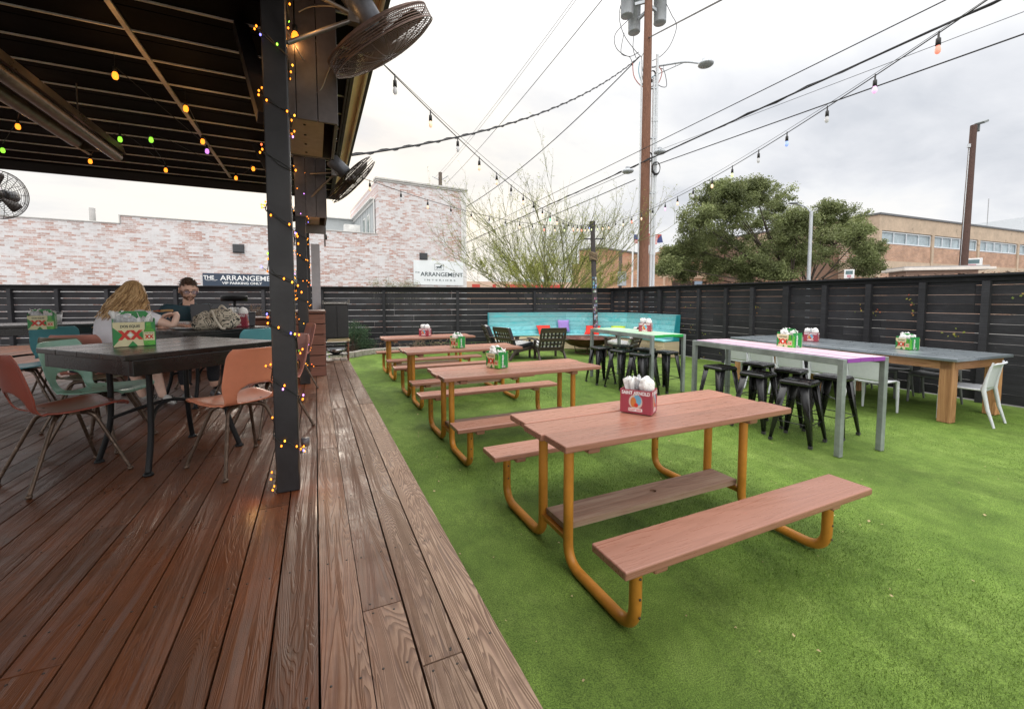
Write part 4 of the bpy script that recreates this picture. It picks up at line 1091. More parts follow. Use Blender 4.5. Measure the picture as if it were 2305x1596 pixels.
for (px, py_, d_) in ((1485, 343, 15.2), (1413, 387 - 1, 15.4)):
    c = onpole(px, py_, d_); b = MB(); b.blob(c, (.22, .22, .09), 2); b.box(c + Vector((0, 0, .1)), (.12, .1, .12)); b.build('splice_case', GALV, t)

def wire(name, label, pts, r, sag=0.0, n=14, mat=None, twist=0):
    a, b_ = Vector(pts[0]), Vector(pts[1])
    path = [a.lerp(b_, i / n) - Vector((0, 0, sag * 4 * (i / n) * (1 - i / n))) for i in range(n + 1)]
    b = MB(); b.tube(path, r, 5)
    if twist:
        tw = []
        for i in range(n * 8 + 1):
            f = i / (n * 8); p = a.lerp(b_, f) - Vector((0, 0, sag * 4 * f * (1 - f))); tw.append(p + Vector((math.cos(f * twist), 0, math.sin(f * twist))) * r * 1.6)
        b.tube(tw, r * .6, 4)
    return tag(b.build(name, mat or WB_), label, 'wire', 'overhead wires')
XW = UPX - .25
def wx_(px, py, x=XW): return at_x(px, py, x)
def ext(a, b_, f): return b_ + (b_ - a) * f
for (lab, a, c, r_, x_, tw) in (
    ('highest of the black wires passing the utility pole and running over the yard', (1050, 532), (2130, 0), .013, XW, 0),
    ('thick bundled cable lashed to the utility pole and running overhead to the right', (1050, 546), (2250, 0), .024, XW + .1, 300),
    ('black cable under the thick bundle, ending at the coil on the utility pole', (1475, 372), (2305, 77), .015, XW + .2, 0)):
    p, q = wx_(*a, x_), wx_(*c, x_)
    # straight along the street through both surveyed points
    wire('overhead_wire', lab, (ext(q, p, 1.2) if a[0] < 1100 else p, ext(p, q, .8)), r_, 0, twist=tw)
p, q = wx_(1480, 340, XW - .1), wx_(2305, 27, XW - .1); wire('overhead_wire', 'very thin grey line above the lowest black cable right of the pole', (p, ext(p, q, .7)), .006)
p, q = wx_(1050, 570, XW - .3), wx_(1430, 405, XW - .3); wire('overhead_wire', 'lower black cable running left from the utility pole past the thorn tree', (ext(q, p, 1.2), q), .017)
p, q = wx_(1050, 548, XW - .1), wx_(1415, 388, XW - .1); wire('overhead_wire', 'thin cable ending at the grey splice case left of the utility pole', (ext(q, p, 1.2), q), .010)
# service drops
pk = Vector((UPX, UPY, 0)) + onpole(1440, 128, 15.8)
wire('service_drop', 'sagging twisted service cable from the utility pole to the patio roof', (pk, at_depth(792, 350, 6.2)), .016, .55, 20, WB_, 160)
wire('service_drop', 'black drop cable from the utility pole down to the tall brick block', (pk, wp(1049, 466)), .020, .45)
pk2 = Vector((UPX, UPY, 0)) + onpole(1452, 90, 15.8)
wire('service_drop', 'heavy cable rising from the utility pole to the upper right', (pk2, at_depth(1640, -8, 9.5)), .022, .0)
for i, (a, c) in enumerate((((1292, 0), (985, 402)), ((1285, 0), (978, 402)), ((1350, 0), (1003, 415)))):
    q = at_depth(*c, 40)
    p = at_depth(*a, 14); wire('overhead_wire', ['first', 'second', 'rightmost'][i] + ' of three thin far lines dropping to the small pole behind the tower', (ext(q, p, .1), q), .008 + .006 * (i == 2), .3)
# pole behind the tower
c = at_depth(991, 400, 40)
t = thing('utility_pole', (c.x, c.y, 0), 0, 'dark pole top with short cross arms sticking up behind the brick tower', 'utility pole')
zt = at_depth(991, 389, 40).z
b = MB(); b.tube([(0, 0, 0), (0, 0, zt)], .17, 10); b.build('pole', paint('pole_dark', (.13, .10, .085), .8), t)
b = MB(); b.tube([RT * -.75 + Vector((0, 0, zt - .35)), Vector((0, 0, zt - .75)), RT * .75 + Vector((0, 0, zt - .3))], .04, 6); b.build('cross_arm', GALV, t)
# leaning brown pole on the right with a floodlight
p, q = at_depth(2168, 602, 17.5), at_depth(2192, 283, 17.5)
t = thing('light_pole', (p.x, p.y, 0), 0, 'leaning dark brown wooden pole with a floodlight at its top, over the right fence', 'light pole', world=True)
dirn = (q - p).normalized(); base = p - dirn * (p.z / dirn.z)
b = MB(); b.tube([base, p, q], [.15, .14, .11], 14); b.build('pole', plankwood('pole_wood_dark', (.06, .032, .026), (.15, .085, .068), axis='z', gscale=2, rough=.85), t)
b = MB(); b.tube([base + RT * -.13, q + RT * -.11 - dirn * .9], .018, 6); b.box(q + RT * -.13 - dirn * .85, (.14, .1, .14)); b.build('conduit', PVC, t)
b = MB(); M_ = Matrix.Rotation(-.35, 3, 'Y'); c = q + RT * .32 + Vector((0, 0, .12)); b.box(c, (.42, .30, .09), M=M_); b.tube([q + Vector((0, 0, -.05)), q + RT * .12 + Vector((0, 0, -.05)), c], .03, 6); b.box(q + RT * .19 - Vector((0, 0, .1)), (.07, .1, .3)); b.build('floodlight', paint('flood_grey', (.17, .19, .19), .4), t, bevel=.01)
# street lamp in front of the oak
p, q = at_depth(1820, 632, 21), at_depth(1820, 477, 21)
t = thing('street_lamp', (p.x, p.y, 0), 0, 'slim pale grey street lamp with a curved arm in front of the oak', 'street lamp')
b = MB(); b.tube([(0, 0, 0), (0, 0, q.z)], [.10, .075], 12); b.build('post', GALV, t)
o0 = Vector((p.x, p.y, 0)); b = MB(); b.tube(smooth_path([Vector((0, 0, q.z - .1)), at_depth(1816, 468, 21) - o0, at_depth(1805, 463, 21) - o0, at_depth(1790, 458, 21) - o0], 6), .035, 8); b.build('arm', GALV, t)
b = MB(); b.blob(at_depth(1786, 457.5, 21) - o0, (.26, .2, .06), 2); b.build('lamp_head', GALV, t)
# flag poles
for (x0_, xt_, pt_, d_, lab) in ((1423, 1424, 495, 30, 'white flagpole with a blue and white striped flag'), (1455, 1454, 510, 31, 'white flagpole flying a red and blue flag')):
    p, q = at_depth(x0_, 650, d_), at_depth(xt_, 512 if pt_ == 495 else 530, d_)
    t = thing('flagpole', (p.x, p.y, 0), 0, lab + ', behind the thorn tree', 'flagpole')
    b = MB(); b.tube([(0, 0, 0), (0, 0, q.z + .6)], [.075, .05], 8); b.build('pole', SWH, t)
o0 = None
def flag(poly0, d, cols, label):
    """cloth patch between four surveyed corners with waves; cols(u, v) -> material index"""
    A_, B_, C_, D_ = [at_depth(x, y, d) for x, y in poly0]
    nu, nv = 18, 12; b = MB(); vs = []
    nrm = (B_ - A_).cross(D_ - A_).normalized()
    for j in range(nv + 1):
        for i in range(nu + 1):
            u, v = i / nu, j / nv; p = A_.lerp(B_, u).lerp(D_.lerp(C_, u), v) + nrm * (.09 * math.sin(u * 8 + v * 2) * u)
            p.z += .05 * math.sin(u * 7 + 1) * u
            vs.append(p)
    for j in range(nv):
        for i in range(nu):
            b.mi = cols(i / nu, j / nv); n = j * (nu + 1) + i
            b.add([vs[n], vs[n + 1], vs[n + nu + 2], vs[n + nu + 1]], [(0, 1, 2, 3)], smooth=True)
    b.mi = 0
    o = b.build('flag', [paint('flag_blue', (.06, .08, .22), .8), paint('flag_white', (.6, .57, .57), .8), paint('flag_red', (.55, .08, .05), .8)], None)
    return tag(o, label, 'flag')
flag([(1425, 528), (1482, 532), (1478, 552), (1428, 548)], 30, lambda u, v: (0 if (u < .45 and v < .55) else (2 if int(v * 13) % 2 else 1)), 'waving flag of stripes with a blue canton on the left flagpole')
flag([(1456, 526), (1490, 529), (1492, 548), (1462, 543)], 31, lambda u, v: (2 if (u + v * .6 < .95 and abs(u - .45) + abs(v - .45) > .16) else 0), 'red flag with a dark blue edge waving on the right flagpole')
b = MB(); p = at_depth(1494, 600, 26)
for hgt, x_ in ((600, 1476),): pass
# short poles near the flagpoles
for (px, top, d_, r_, lab) in ((1397, 565, 24, .10, 'short dark post with a grey box behind the fence, left of the utility pole'),):
    p = at_depth(px, top, d_); t = thing('meter_post', (p.x, p.y, 0), 0, lab, 'post')
    b = MB(); b.tube([(0, 0, 0), (0, 0, p.z)], r_, 8); b.build('post', paint('pole_dark', (.13, .10, .085), .8), t)
    b = MB(); b.box((-.0, -.15, at_depth(px, 628, d_).z), (.45, .25, .8)); b.build('box', GALV, t, bevel=.02)

# ---------------------------------------------------------------- stickered pole inside the yard corner
pb, ptp = Vector((8.33, 11.35, 0)), Vector((8.12, 11.35, 4.13))
t = thing('festoon_pole', tuple(pb), 0, 'slightly leaning black wooden pole covered with small stickers behind the turquoise bench', 'pole', world=True)
b = MB(); b.tube([pb, pb.lerp(ptp, .3), pb.lerp(ptp, .62), pb.lerp(ptp, .9), ptp], [.085, .082, .080, .07, .10], 12); b.build('pole', plankwood('pole_black', (.03, .03, .036), (.12, .10, .095), axis='z', gscale=3, rough=.8), t)
b = MB(); c = pb.lerp(ptp, .865); b.tube([c - RT * .38, c + RT * .35], .02, 6); b.build('cross_bar', DARKP, t)
b = MB(); c = pb.lerp(ptp, .73)
for k in range(9): b.tube([c + Vector((.125 * math.cos(a), .125 * math.sin(a), -.12 + k * .03 + .02 * math.sin(a * 2 + k))) for a in [2 * math.pi * q / 16 for q in range(16)]], .014, 5, closed=True)
b.build('rope', paint('rope_tan', (.26, .19, .12), .9, .3, 20), t)
rg = random.Random(8); stm = [paint('sticker_%d' % i, c, .5, .1) for i, c in enumerate([(.55, .58, .66), (.35, .38, .60), (.70, .70, .68), (.48, .18, .30), (.10, .28, .45), (.30, .45, .30)])]
b = MB()
for i in range(95):
    f = .12 + .45 * rg.random() ** 1.5; a = rg.uniform(-2.6, -.2); b.mi = rg.randrange(6); c = pb.lerp(ptp, f)
    r0 = .084; w_ = rg.uniform(.018, .035); h_ = rg.uniform(.018, .05)
    pts = [c + Vector((r0 * math.cos(a + s * w_ / r0), r0 * math.sin(a + s * w_ / r0), v * h_)) for s, v in ((-1, -1), (1, -1), (1, 1), (-1, 1))]
    b.quad(*pts)
b.mi = 0
b.build('stickers', stm, t)
# ================================================================ TREES AND PLANTS
def leafmat(name, stops, rough=.55, trans=.25):
    m = NT(name); r, rv = m.rnd(); v = m.coord()
    c = m.ramp(r, stops)
    c = m.mix(1.0, c, m.ramp(m.noise(v, .8, 3, .6), [(.3, .6), (.7, 1.35)]), 'MULTIPLY')
    m.set(color=c, rough=rough, spec=.3)
    tr = m.node('ShaderNodeBsdfTranslucent'); m.link(c, tr.inputs[0]); mx = m.node('ShaderNodeMixShader'); mx.inputs[0].default_value = trans
    m.link(m.b.outputs[0], mx.inputs[1]); m.link(tr.outputs[0], mx.inputs[2])
    m.link(mx.outputs[0], m.n['Material Output'].inputs[0]); return m.mat
RG = random.Random(17)
def rvec(): 
    v = Vector((RG.gauss(0, 1), RG.gauss(0, 1), RG.gauss(0, 1))); return v.normalized()
def leaf(b, p, s, wr=.45, droop=0.0):
    u = rvec(); u.z -= droop; u.normalize(); w = u.cross(rvec()).normalized()
    u *= s; w *= s * wr
    b.add([p - u, p - w, p + u, p + w], [(0, 1, 2, 3)], rnd=RG.random())

# thorn tree (many thin green shoots)
tb = at_depth(1240, 640, 17.2); TB0 = Vector((tb.x, tb.y, 0))
t = thing('thorn_tree', tuple(TB0), 0, 'sparse yellow green thorn tree with long bare upright shoots behind the back fence', 'tree')
bs, bl = MB(), MB()
tips = []
def shoot(p, d, L_, r, lev):
    n = 5; pts = [p]; q = p.copy(); dd = d.copy()
    for i in range(n):
        dd = (dd + rvec() * .11 + Vector((0, 0, .10 if lev else .05))).normalized(); q = q + dd * (L_ / n); pts.append(q.copy())
    bs.tube(pts, [r * .8 * (1 - .75 * i / n) for i in range(n + 1)], 5 if lev == 0 else 4, caps=False, rnd=RG.random())
    if lev < 3:
        nc = (9, 5, 3)[lev]
        for k in range(nc):
            f = RG.uniform(.22, .98); i = min(n - 1, int(f * n)); c = pts[i].lerp(pts[i + 1], f * n - i)
            nd = (dd + rvec() * (.62 if lev < 2 else .8)).normalized(); nd.z = abs(nd.z) * .8 + .12
            shoot(c, nd.normalized(), L_ * RG.uniform(.32, .6), r * .48, lev + 1)
    lowf = max(0.04, 1 - (q.z - 1.3) / 2.6)
    if lev >= 1:
        m_ = int((75 if lev >= 2 else 48) * lowf)
        for k in range(m_):
            i = RG.randrange(n); c = pts[i].lerp(pts[i + 1], RG.random())
            u = (dd + rvec() * .9).normalized(); u.z -= .3; u *= RG.uniform(.05, .13); w = u.cross(rvec()).normalized() * .0085
            bl.add([c, c + u * .5 + w, c + u, c + u * .5 - w], [(0, 1, 2, 3)], rnd=RG.random())
for k in range(24):
    a = 2 * math.pi * k / 24 + RG.uniform(-.15, .15); tilt = RG.uniform(.65, 1.3) if k % 3 else RG.uniform(.15, .6)
    d = Vector((math.cos(a) * math.sin(tilt), math.sin(a) * math.sin(tilt), math.cos(tilt)))
    shoot(Vector((math.cos(a) * .12, math.sin(a) * .12, .9 + RG.random() * .5)), d, RG.uniform(2.4, 3.6) * (1.0 + .38 * tilt), .034, 0)
b = MB(); b.tube([(0, 0, 0), (.03, 0, .6), (0, 0, 1.5)], [.20, .17, .13], 12); b.build('trunk', paint('bark_green', (.10, .11, .04), .8, .2, 8), t)
m = NT('shoot_bark'); r, rv = m.rnd(); m.set(color=m.ramp(r, [(0, (.075, .090, .022)), (.5, (.15, .17, .045)), (1, (.20, .17, .08))]), rough=.7)
bs.build('branches', m.mat, t)
bl.build('foliage', leafmat('thorn_leaf', [(0, (.20, .24, .05)), (.5, (.34, .37, .09)), (1, (.50, .50, .17))]), t)

# oak
ob0 = at_depth(1805, 632, 25.0); OB = Vector((ob0.x, ob0.y, 0))
t = thing('oak_tree', tuple(OB), 0, 'broad dark green live oak with a dense uneven crown beyond the right fence', 'tree')
cl = [(1600, 455, 46, 34), (1572, 500, 45, 42), (1528, 590, 40, 26), (1650, 470, 55, 45), (1700, 440, 55, 32), (1752, 462, 42, 40), (1720, 510, 70, 48), (1645, 545, 70, 45),
      (1785, 530, 55, 46), (1862, 478, 48, 26), (1905, 500, 48, 34), (1962, 565, 28, 34), (1930, 540, 44, 44), (1880, 555, 60, 50), (1805, 580, 60, 36), (1705, 575, 70, 42), (1555, 560, 52, 38),
      (1520, 572, 34, 20), (1850, 520, 50, 40), (1610, 600, 46, 26), (1640, 430, 40, 26), (1800, 500, 36, 34), (1955, 590, 30, 30), (1745, 610, 50, 26), (1580, 540, 50, 40), (1765, 570, 60, 44), (1700, 420, 28, 14), (1618, 425, 26, 14),
      (1540, 610, 26, 20), (1680, 612, 24, 22), (1500, 600, 22, 16)]
bl, bs = MB(), MB()
forks = [Vector((0, 0, 1.5)), Vector((-.9, 0, 2.4)), Vector((1.0, .2, 2.3))]
for (px, py, rx, ry) in cl:
    rx *= 1.08; ry *= 1.15; dp = 25 + RG.uniform(-2.6, 2.6)
    c = at_depth(px, py, dp) - OB; sx = rx / F_ * dp; sz = ry / F_ * dp; sy = (sx + sz) / 2
    f0 = forks[0] if abs(c.x) < .8 else (forks[1] if (c.dot(RT)) < 0 else forks[2])
    mid = f0.lerp(c, .5) + rvec() * .3
    bs.tube(smooth_path([forks[0], f0, mid, c], 4), [.09 * (1 - .075 * i) for i in range(13)], 6, caps=False, rnd=RG.random())
    npuff = 44
    for k in range(npuff):
        d = rvec(); rad = RG.uniform(.2, 1.0); pc = c + Vector((d.x * sx, d.y * sy, d.z * sz)) * rad
        bs.tube([c.lerp(pc, .1), c.lerp(pc, .6) + rvec() * .08, pc], [.018, .012, .005], 4, caps=False, rnd=RG.random())
        pr = RG.uniform(.22, .55)
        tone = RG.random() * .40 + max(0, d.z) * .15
        for q in range(int(120 * (pr / .3) ** 1.2)):
            e = rvec() * pr * RG.random() ** .62; e.z *= .75
            p = pc + e; s = RG.uniform(.035, .072)
            u = rvec(); w = u.cross(rvec()).normalized()
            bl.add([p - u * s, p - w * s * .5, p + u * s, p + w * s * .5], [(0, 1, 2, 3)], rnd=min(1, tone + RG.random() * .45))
b = MB(); b.tube(smooth_path([(0, 0, 0), (.05, 0, .8), (0, 0, 1.6)], 4), [.42, .38, .36, .34, .33, .31, .30, .29, .27], 12)
for f in forks[1:]: b.tube(smooth_path([(0, 0, 1.1), tuple(Vector((0, 0, 1.4)).lerp(f, .5)), tuple(f)], 3), [.24, .22, .2, .19, .18, .17, .15], 10)
b.build('trunk', paint('oak_bark', (.07, .055, .042), .9, .3, 6, bump=.5, bscale=20), t)
bs.build('branches', paint('oak_bark', (.07, .055, .042)), t)
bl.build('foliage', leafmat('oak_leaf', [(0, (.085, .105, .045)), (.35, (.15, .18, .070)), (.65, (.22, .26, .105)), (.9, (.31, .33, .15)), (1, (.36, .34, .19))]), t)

def bush(name, label, cat, c, s, n, ls, mat, stem=None, seed=0, wr=.4, puffs=14):
    t = thing(name, tuple(c), 0, label, cat); rg = random.Random(seed); b, st = MB(), MB()
    for k in range(puffs):
        d = rvec(); d.z = abs(d.z); pc = Vector((d.x * s[0], d.y * s[1], d.z * s[2])) * rg.uniform(.45, .9) + Vector((0, 0, s[2] * .12))
        st.tube([(rg.uniform(-.05, .05), rg.uniform(-.05, .05), 0), tuple(pc * .5 + rvec() * .05), tuple(pc)], [.012, .008, .003], 4, caps=False)
        for q in range(n // puffs):
            p = pc + rvec() * min(s) * .42 * rg.random() ** .5
            if p.z > .01: leaf(b, p, rg.uniform(.6, 1.3) * ls, wr)
    b.build('foliage', mat, t); st.build('stems', stem or paint('twig_brown', (.12, .085, .06), .9, .2, 8), t); return t
GRL = leafmat('rosemary_leaf', [(0, (.025, .06, .035)), (.5, (.06, .12, .06)), (1, (.13, .20, .09))])
OLL = leafmat('olive_leaf', [(0, (.13, .14, .075)), (.5, (.25, .25, .14)), (1, (.36, .33, .20))])
c = at(806, 795, .05); bush('rosemary_bush', 'rounded blue green rosemary bush in the planting bed beside the deck', 'shrub', (c.x - .1, c.y + .55, .05), (.66, .52, .86), 9000, .026, GRL, seed=3, wr=.2, puffs=26)
p = at_depth(866, 646, 17.5); bush('olive_shrub', 'pale grey green wispy shrub standing behind the back fence, left of the white sign', 'shrub', (p.x, p.y, 1.3), (.95, .7, 1.5), 4200, .035, OLL, seed=4, wr=.22, puffs=34)
p = at_depth(925, 646, 17.8); bush('olive_shrub', 'pale olive shrub touching the lower left of the white sign', 'shrub', (p.x, p.y, 1.3), (.75, .6, 1.35), 2600, .035, OLL, seed=5, wr=.22, puffs=24)
p = at_depth(985, 648, 18); bush('olive_shrub', 'small olive twigs in front of the bottom of the white sign', 'shrub', (p.x, p.y, 1.3), (.4, .4, .85), 700, .035, OLL, seed=6, wr=.22, puffs=12)
p = at_depth(655, 646, 16.5); bush('olive_shrub', 'thin olive twigs in front of the navy sign', 'shrub', (p.x, p.y, 1.3), (.75, .4, 1.35), 1300, .035, OLL, seed=7, wr=.22, puffs=22)
p = at_depth(1487, 628, 24); bush('climbing_shrub', 'small bright green leafy shrub at the brick corner right of the utility pole', 'shrub', (p.x, p.y, .9), (.42, .42, 1.75), 3200, .05, leafmat('bright_leaf', [(0, (.04, .09, .02)), (.6, (.09, .18, .04)), (1, (.15, .26, .06))]), seed=8, puffs=24)
# tangled dead vines and weeds along the back fence
DV = paint('dead_vine', (.27, .19, .13), .9, .3, 10)
b = MB(); bd_ = (FB_B - FB_A).normalized()
for k in range(240):
    u = RG.random() ** .8; px = 828 + 190 * u; c = at(px, 789, .03) + Vector((0, RG.uniform(.1, .8), 0))
    pts = [c]; d = Vector((RG.uniform(-1, 1), RG.uniform(-.5, .5), RG.uniform(.3, 1.2))).normalized()
    for q in range(6):
        d = (d + rvec() * .55 + Vector((0, 0, -.22))).normalized(); pts.append(pts[-1] + d * RG.uniform(.06, .13))
        if pts[-1].z < .02: pts[-1].z = .03
    b.tube(smooth_path(pts, 2), RG.uniform(.003, .007), 4, caps=False, rnd=RG.random())
tag(b.build('dead_vines', DV), 'tangled dead brown vines heaped against the foot of the back fence', 'dead vines', kind='stuff')
b = MB()
for k in range(1500):
    if k < 900: px = RG.uniform(826, 1105); c = at(px, 784, .03) + Vector((0, RG.uniform(.1, .7), RG.random() ** 2 * .16))
    else: c = at(RG.gauss(965, 14), 780, .03) + Vector((0, RG.uniform(.5, .8), RG.random() * .75))
    leaf(b, c, RG.uniform(.015, .035), .5)
tag(b.build('weeds', leafmat('weed_leaf', [(0, (.05, .11, .02)), (.6, (.13, .22, .04)), (1, (.25, .30, .08))])), 'small green weeds growing in the bed at the foot of the back fence', 'weeds', kind='stuff')
# soil bed and stone kerb beyond the deck
ck = [at(x, y, 0) for x, y in ((745, 806), (785, 806), (815, 800), (850, 796), (890, 793), (935, 791))]
ck = smooth_path(ck, 3)
b = MB(); n = len(ck); vs = [Vector((p.x, p.y, .024)) for p in ck] + [Vector((p.x + .3, p.y + 2.6, .026)) for p in ck]
b.add(vs, [(i, i + 1, n + i + 1, n + i) for i in range(n - 1)]); tag(b.build('soil_bed', paint('soil', (.075, .055, .04), .95, .3, 6, bump=.6, bscale=30)), kind='structure')
STN = paint('kerb_stone', (.34, .31, .27), .85, .2, 8, bump=.4, bscale=40, dirt=((.16, .12, .10), .04))
k = 0
for i in range(0, len(ck) - 2, 2):
    a_, c_ = ck[i], ck[i + 2]
    b = MB(); b.beam(a_.lerp(c_, .01) + Vector((0, 0, .075)), a_.lerp(c_, .99) + Vector((0, 0, .075)), .16, .17)
    o = b.build('kerb_stone', STN, None, bevel=.022, seg=3)
    k += 1; tag(o, '%s of the rough tan kerb stones that edge the planting bed, counted from the deck' % ('first', 'second', 'third', 'fourth', 'fifth', 'sixth', 'seventh', 'eighth', 'ninth')[k - 1], 'kerb stone', 'kerb stones edging the bed')
# ================================================================ YARD FURNITURE
REDW = plankwood('picnic_boards', (.315, .142, .096), (.375, .175, .122), axis='x', gscale=1.0, rough=.30, bump=.05, wear=(.235, .115, .082), wearamt=.02)
m = REDW
SHELFW = plankwood('picnic_shelf_worn', (.19, .095, .062), (.31, .175, .12), axis='x', gscale=1.0, rough=.7, bump=.2, wear=(.34, .23, .165), wearamt=.7)
ORG = paint('orange_tube', (.50, .205, .028), .38, .14, 5, dirt=((.26, .13, .05), .12), spec=.5, bump=.08, bscale=80)
BOLT = paint('bolt_steel', (.10, .08, .07), .5, metal=.6)
TEALP = paint('teal_touchup', (.05, .42, .48), .5)

def make_picnic():
    t = thing('picnic_table', (0, 0, 0), 0, 'x', 'picnic table', 'picnic tables in a row on the turf')
    rg = random.Random(5)
    for i, (yc, w_, dx, dz) in enumerate(((-.248, .238, .004, .004), (0, .236, -.012, 0), (.248, .238, .006, .003))):
        b = MB(); n = 14; L_ = 1.97
        b.box((dx, yc, .777 + dz), (L_, w_, .043), rnd=.2 + .3 * i, M=Matrix.Rotation(rg.uniform(-.0025, .0025), 3, 'X'))
        b.v = [(p[0] + .05, p[1] + .05, p[2] + .010) for p in b.v]
        b.build('top_board', REDW, t, bevel=.008, seg=3)
    for s in (-1, 1):
        b = MB(); b.box((.01, s * .735, .4155), (1.95, .252, .043), rnd=.5 + .3 * s); b.build('bench', REDW, t, bevel=.009, seg=3)
    # middle shelf with an umbrella hole
    b = MB(); x0, x1, y0, y1, z0, z1 = -.80, .74, -.11, .12, .205, .243; hx, hy, hr, ns = .02, .015, .024, 16
    ring = [(hx + hr * math.cos(2 * math.pi * k / ns), hy + hr * math.sin(2 * math.pi * k / ns)) for k in range(ns)]
    sq = []
    for k in range(ns):
        a = 2 * math.pi * k / ns; c_, s_ = math.cos(a), math.sin(a); q = min((.06) / max(abs(c_), 1e-6), .06 / max(abs(s_), 1e-6)); sq.append((hx + c_ * q, hy + s_ * q))
    for z, fl_ in ((z1, 0), (z0, 1)):
        vs = [(x, y, z) for x, y in ring] + [(x, y, z) for x, y in sq]
        fs = [((k + 1) % ns, k, ns + k, ns + (k + 1) % ns) if fl_ else (k, (k + 1) % ns, ns + (k + 1) % ns, ns + k) for k in range(ns)]
        b.add(vs, [f[::-1] for f in fs] if not fl_ else fs, rnd=.4)
        for (a0, a1, c0, c1) in ((x0, hx - .06, y0, y1), (hx + .06, x1, y0, y1), (hx - .06, hx + .06, y0, hy - .06), (hx - .06, hx + .06, hy + .06, y1)):
            q = [(a0, c0, z), (a1, c0, z), (a1, c1, z), (a0, c1, z)]; b.add(q, [(0, 1, 2, 3)] if not fl_ else [(3, 2, 1, 0)], rnd=.4)
    b.add([(x, y, z) for z in (z0, z1) for x, y in ring], [((k + 1) % ns, k, ns + k, ns + (k + 1) % ns) for k in range(ns)], rnd=.4)
    for (p, q) in (((x0, y0), (x1, y0)), ((x1, y0), (x1, y1)), ((x1, y1), (x0, y1)), ((x0, y1), (x0, y0))):
        b.add([(p[0], p[1], z0), (q[0], q[1], z0), (q[0], q[1], z1), (p[0], p[1], z1)], [(0, 1, 2, 3)], rnd=.4)
    b.build('shelf', SHELFW, t)
    for s in (-1, 1):
        x = s * .77 - .035
        for q in (-1, 1):
            b = MB(); pts = round_path([(x, q * .155, .765), (x, q * .155, .034), (x, q * .745, .034), (x, q * .745, .394)], .13, 8)
            b.tube(pts, .0305, 16)
            leg = b.build('leg', ORG, t)
            if s == -1 and q == 1: leg_first = leg
        b = MB(); b.box((x - s * .075 + .03, .05, .743), (.085, .64, .042), rnd=.3); b.build('cleat', REDW, t, bevel=.012)
        for q in (-1, 1): b = MB(); b.box((x - s * .075, q * .735, .373), (.085, .20, .040), rnd=.6); b.build('cleat', REDW, t, bevel=.012)
        b = MB(); b.box((x, 0, .194), (.045, .30, .010)); b.box((x, 0, .172), (.008, .28, .04)); b.build('shelf_bar', ORG, t)
        b = MB()
        for q in (-1, 1):
            for zz in (.10, .19, .29): b.lathe([(0, .0), (.007, .0), (.006, .004), (0, .005)], (x, q * .745 - .0305, zz + .02), 8, M=Matrix.Rotation(R(90), 3, 'X'))
        b.build('bolt', BOLT, t)
    return t, leg_first
PT_, leg_f = make_picnic()
spots = [(2.15, 2.245, 0, 'nearest picnic table with orange tube legs, a red striped carton on top'), (2.10, 4.48, .004, 'second picnic table from the front, with a green carton near its middle'),
         (2.17, 6.78, 0, 'third picnic table from the front, with a green carton on top'), (2.19, 9.20, .004, 'farthest picnic table, close to the planting bed, with a small red carton on top')]
allp = []
for i, (x, y, a, lab) in enumerate(spots):
    o = PT_ if i == 0 else copy_tree(PT_); place(o, (x, y, .006), a, lab); allp.append(o)
# scuffed teal paint on the nearest table's rear left foot
b = MB(); b.tube([(-.825, .26, .034), (-.825, .285, .034)], .0312, 16, caps=False); b.tube([(-.825, .36, .0345), (-.8255, .40, .0345)], .0309, 16, caps=False)
fl_ = [c for c in kids(allp[0]) if c.name.startswith('leg')]

# ---------------------------------------------------------------- cartons used as caddies
CREAM = paint('carton_cream', (.72, .66, .40), .5, .06); CGRN = paint('carton_green', (.02, .25, .055), .42, .1); CRED = paint('print_red', (.62, .03, .015), .45, .05); CBLK = paint('print_black', (.03, .04, .03), .5)
BOTG = paint('bottle_green', (.10, .42, .04), .25, .35, 14); NAP = paint('napkin_white', (.80, .79, .78), .75, .05, 20, bump=.3, bscale=60); FOIL = paint('plastic_wrap', (.55, .56, .58), .18, .35, 40, bump=.8, bscale=50, coat=.5)
KRAFT = paint('carton_inside', (.20, .10, .06), .8)
SA = NT('carton_stripes'); m = SA; v = m.coord()
sp = m.node('ShaderNodeSeparateXYZ'); m.link(v, sp.inputs[0])
d = m.math('FRACT', m.math('MULTIPLY', m.math('ADD', m.math('ADD', sp.outputs[0], sp.outputs[1]), sp.outputs[2]), 50.0))
m.set(color=m.ramp(d, [(.0, (.30, .006, .030)), (.80, (.30, .006, .03)), (.85, (.58, .26, .30)), (1.0, (.58, .26, .30))]), rough=.45); SA = m.mat
SAL = paint('carton_cream_stripe', (.62, .55, .52), .5)
def facemat(face):
    # maps (x right, y up, z out of the face) of a label to the box face
    w2, d2 = .11, .0775
    if face == 'f': return Matrix(((1, 0, 0, 0), (0, 0, -1, -d2), (0, 1, 0, 0), (0, 0, 0, 1)))
    if face == 'b': return Matrix(((-1, 0, 0, 0), (0, 0, 1, d2), (0, 1, 0, 0), (0, 0, 0, 1)))
    if face == 'r': return Matrix(((0, 0, 1, w2), (1, 0, 0, 0), (0, 1, 0, 0), (0, 0, 0, 1)))
    return Matrix(((0, 0, -1, -w2), (-1, 0, 0, 0), (0, 1, 0, 0), (0, 0, 0, 1)))
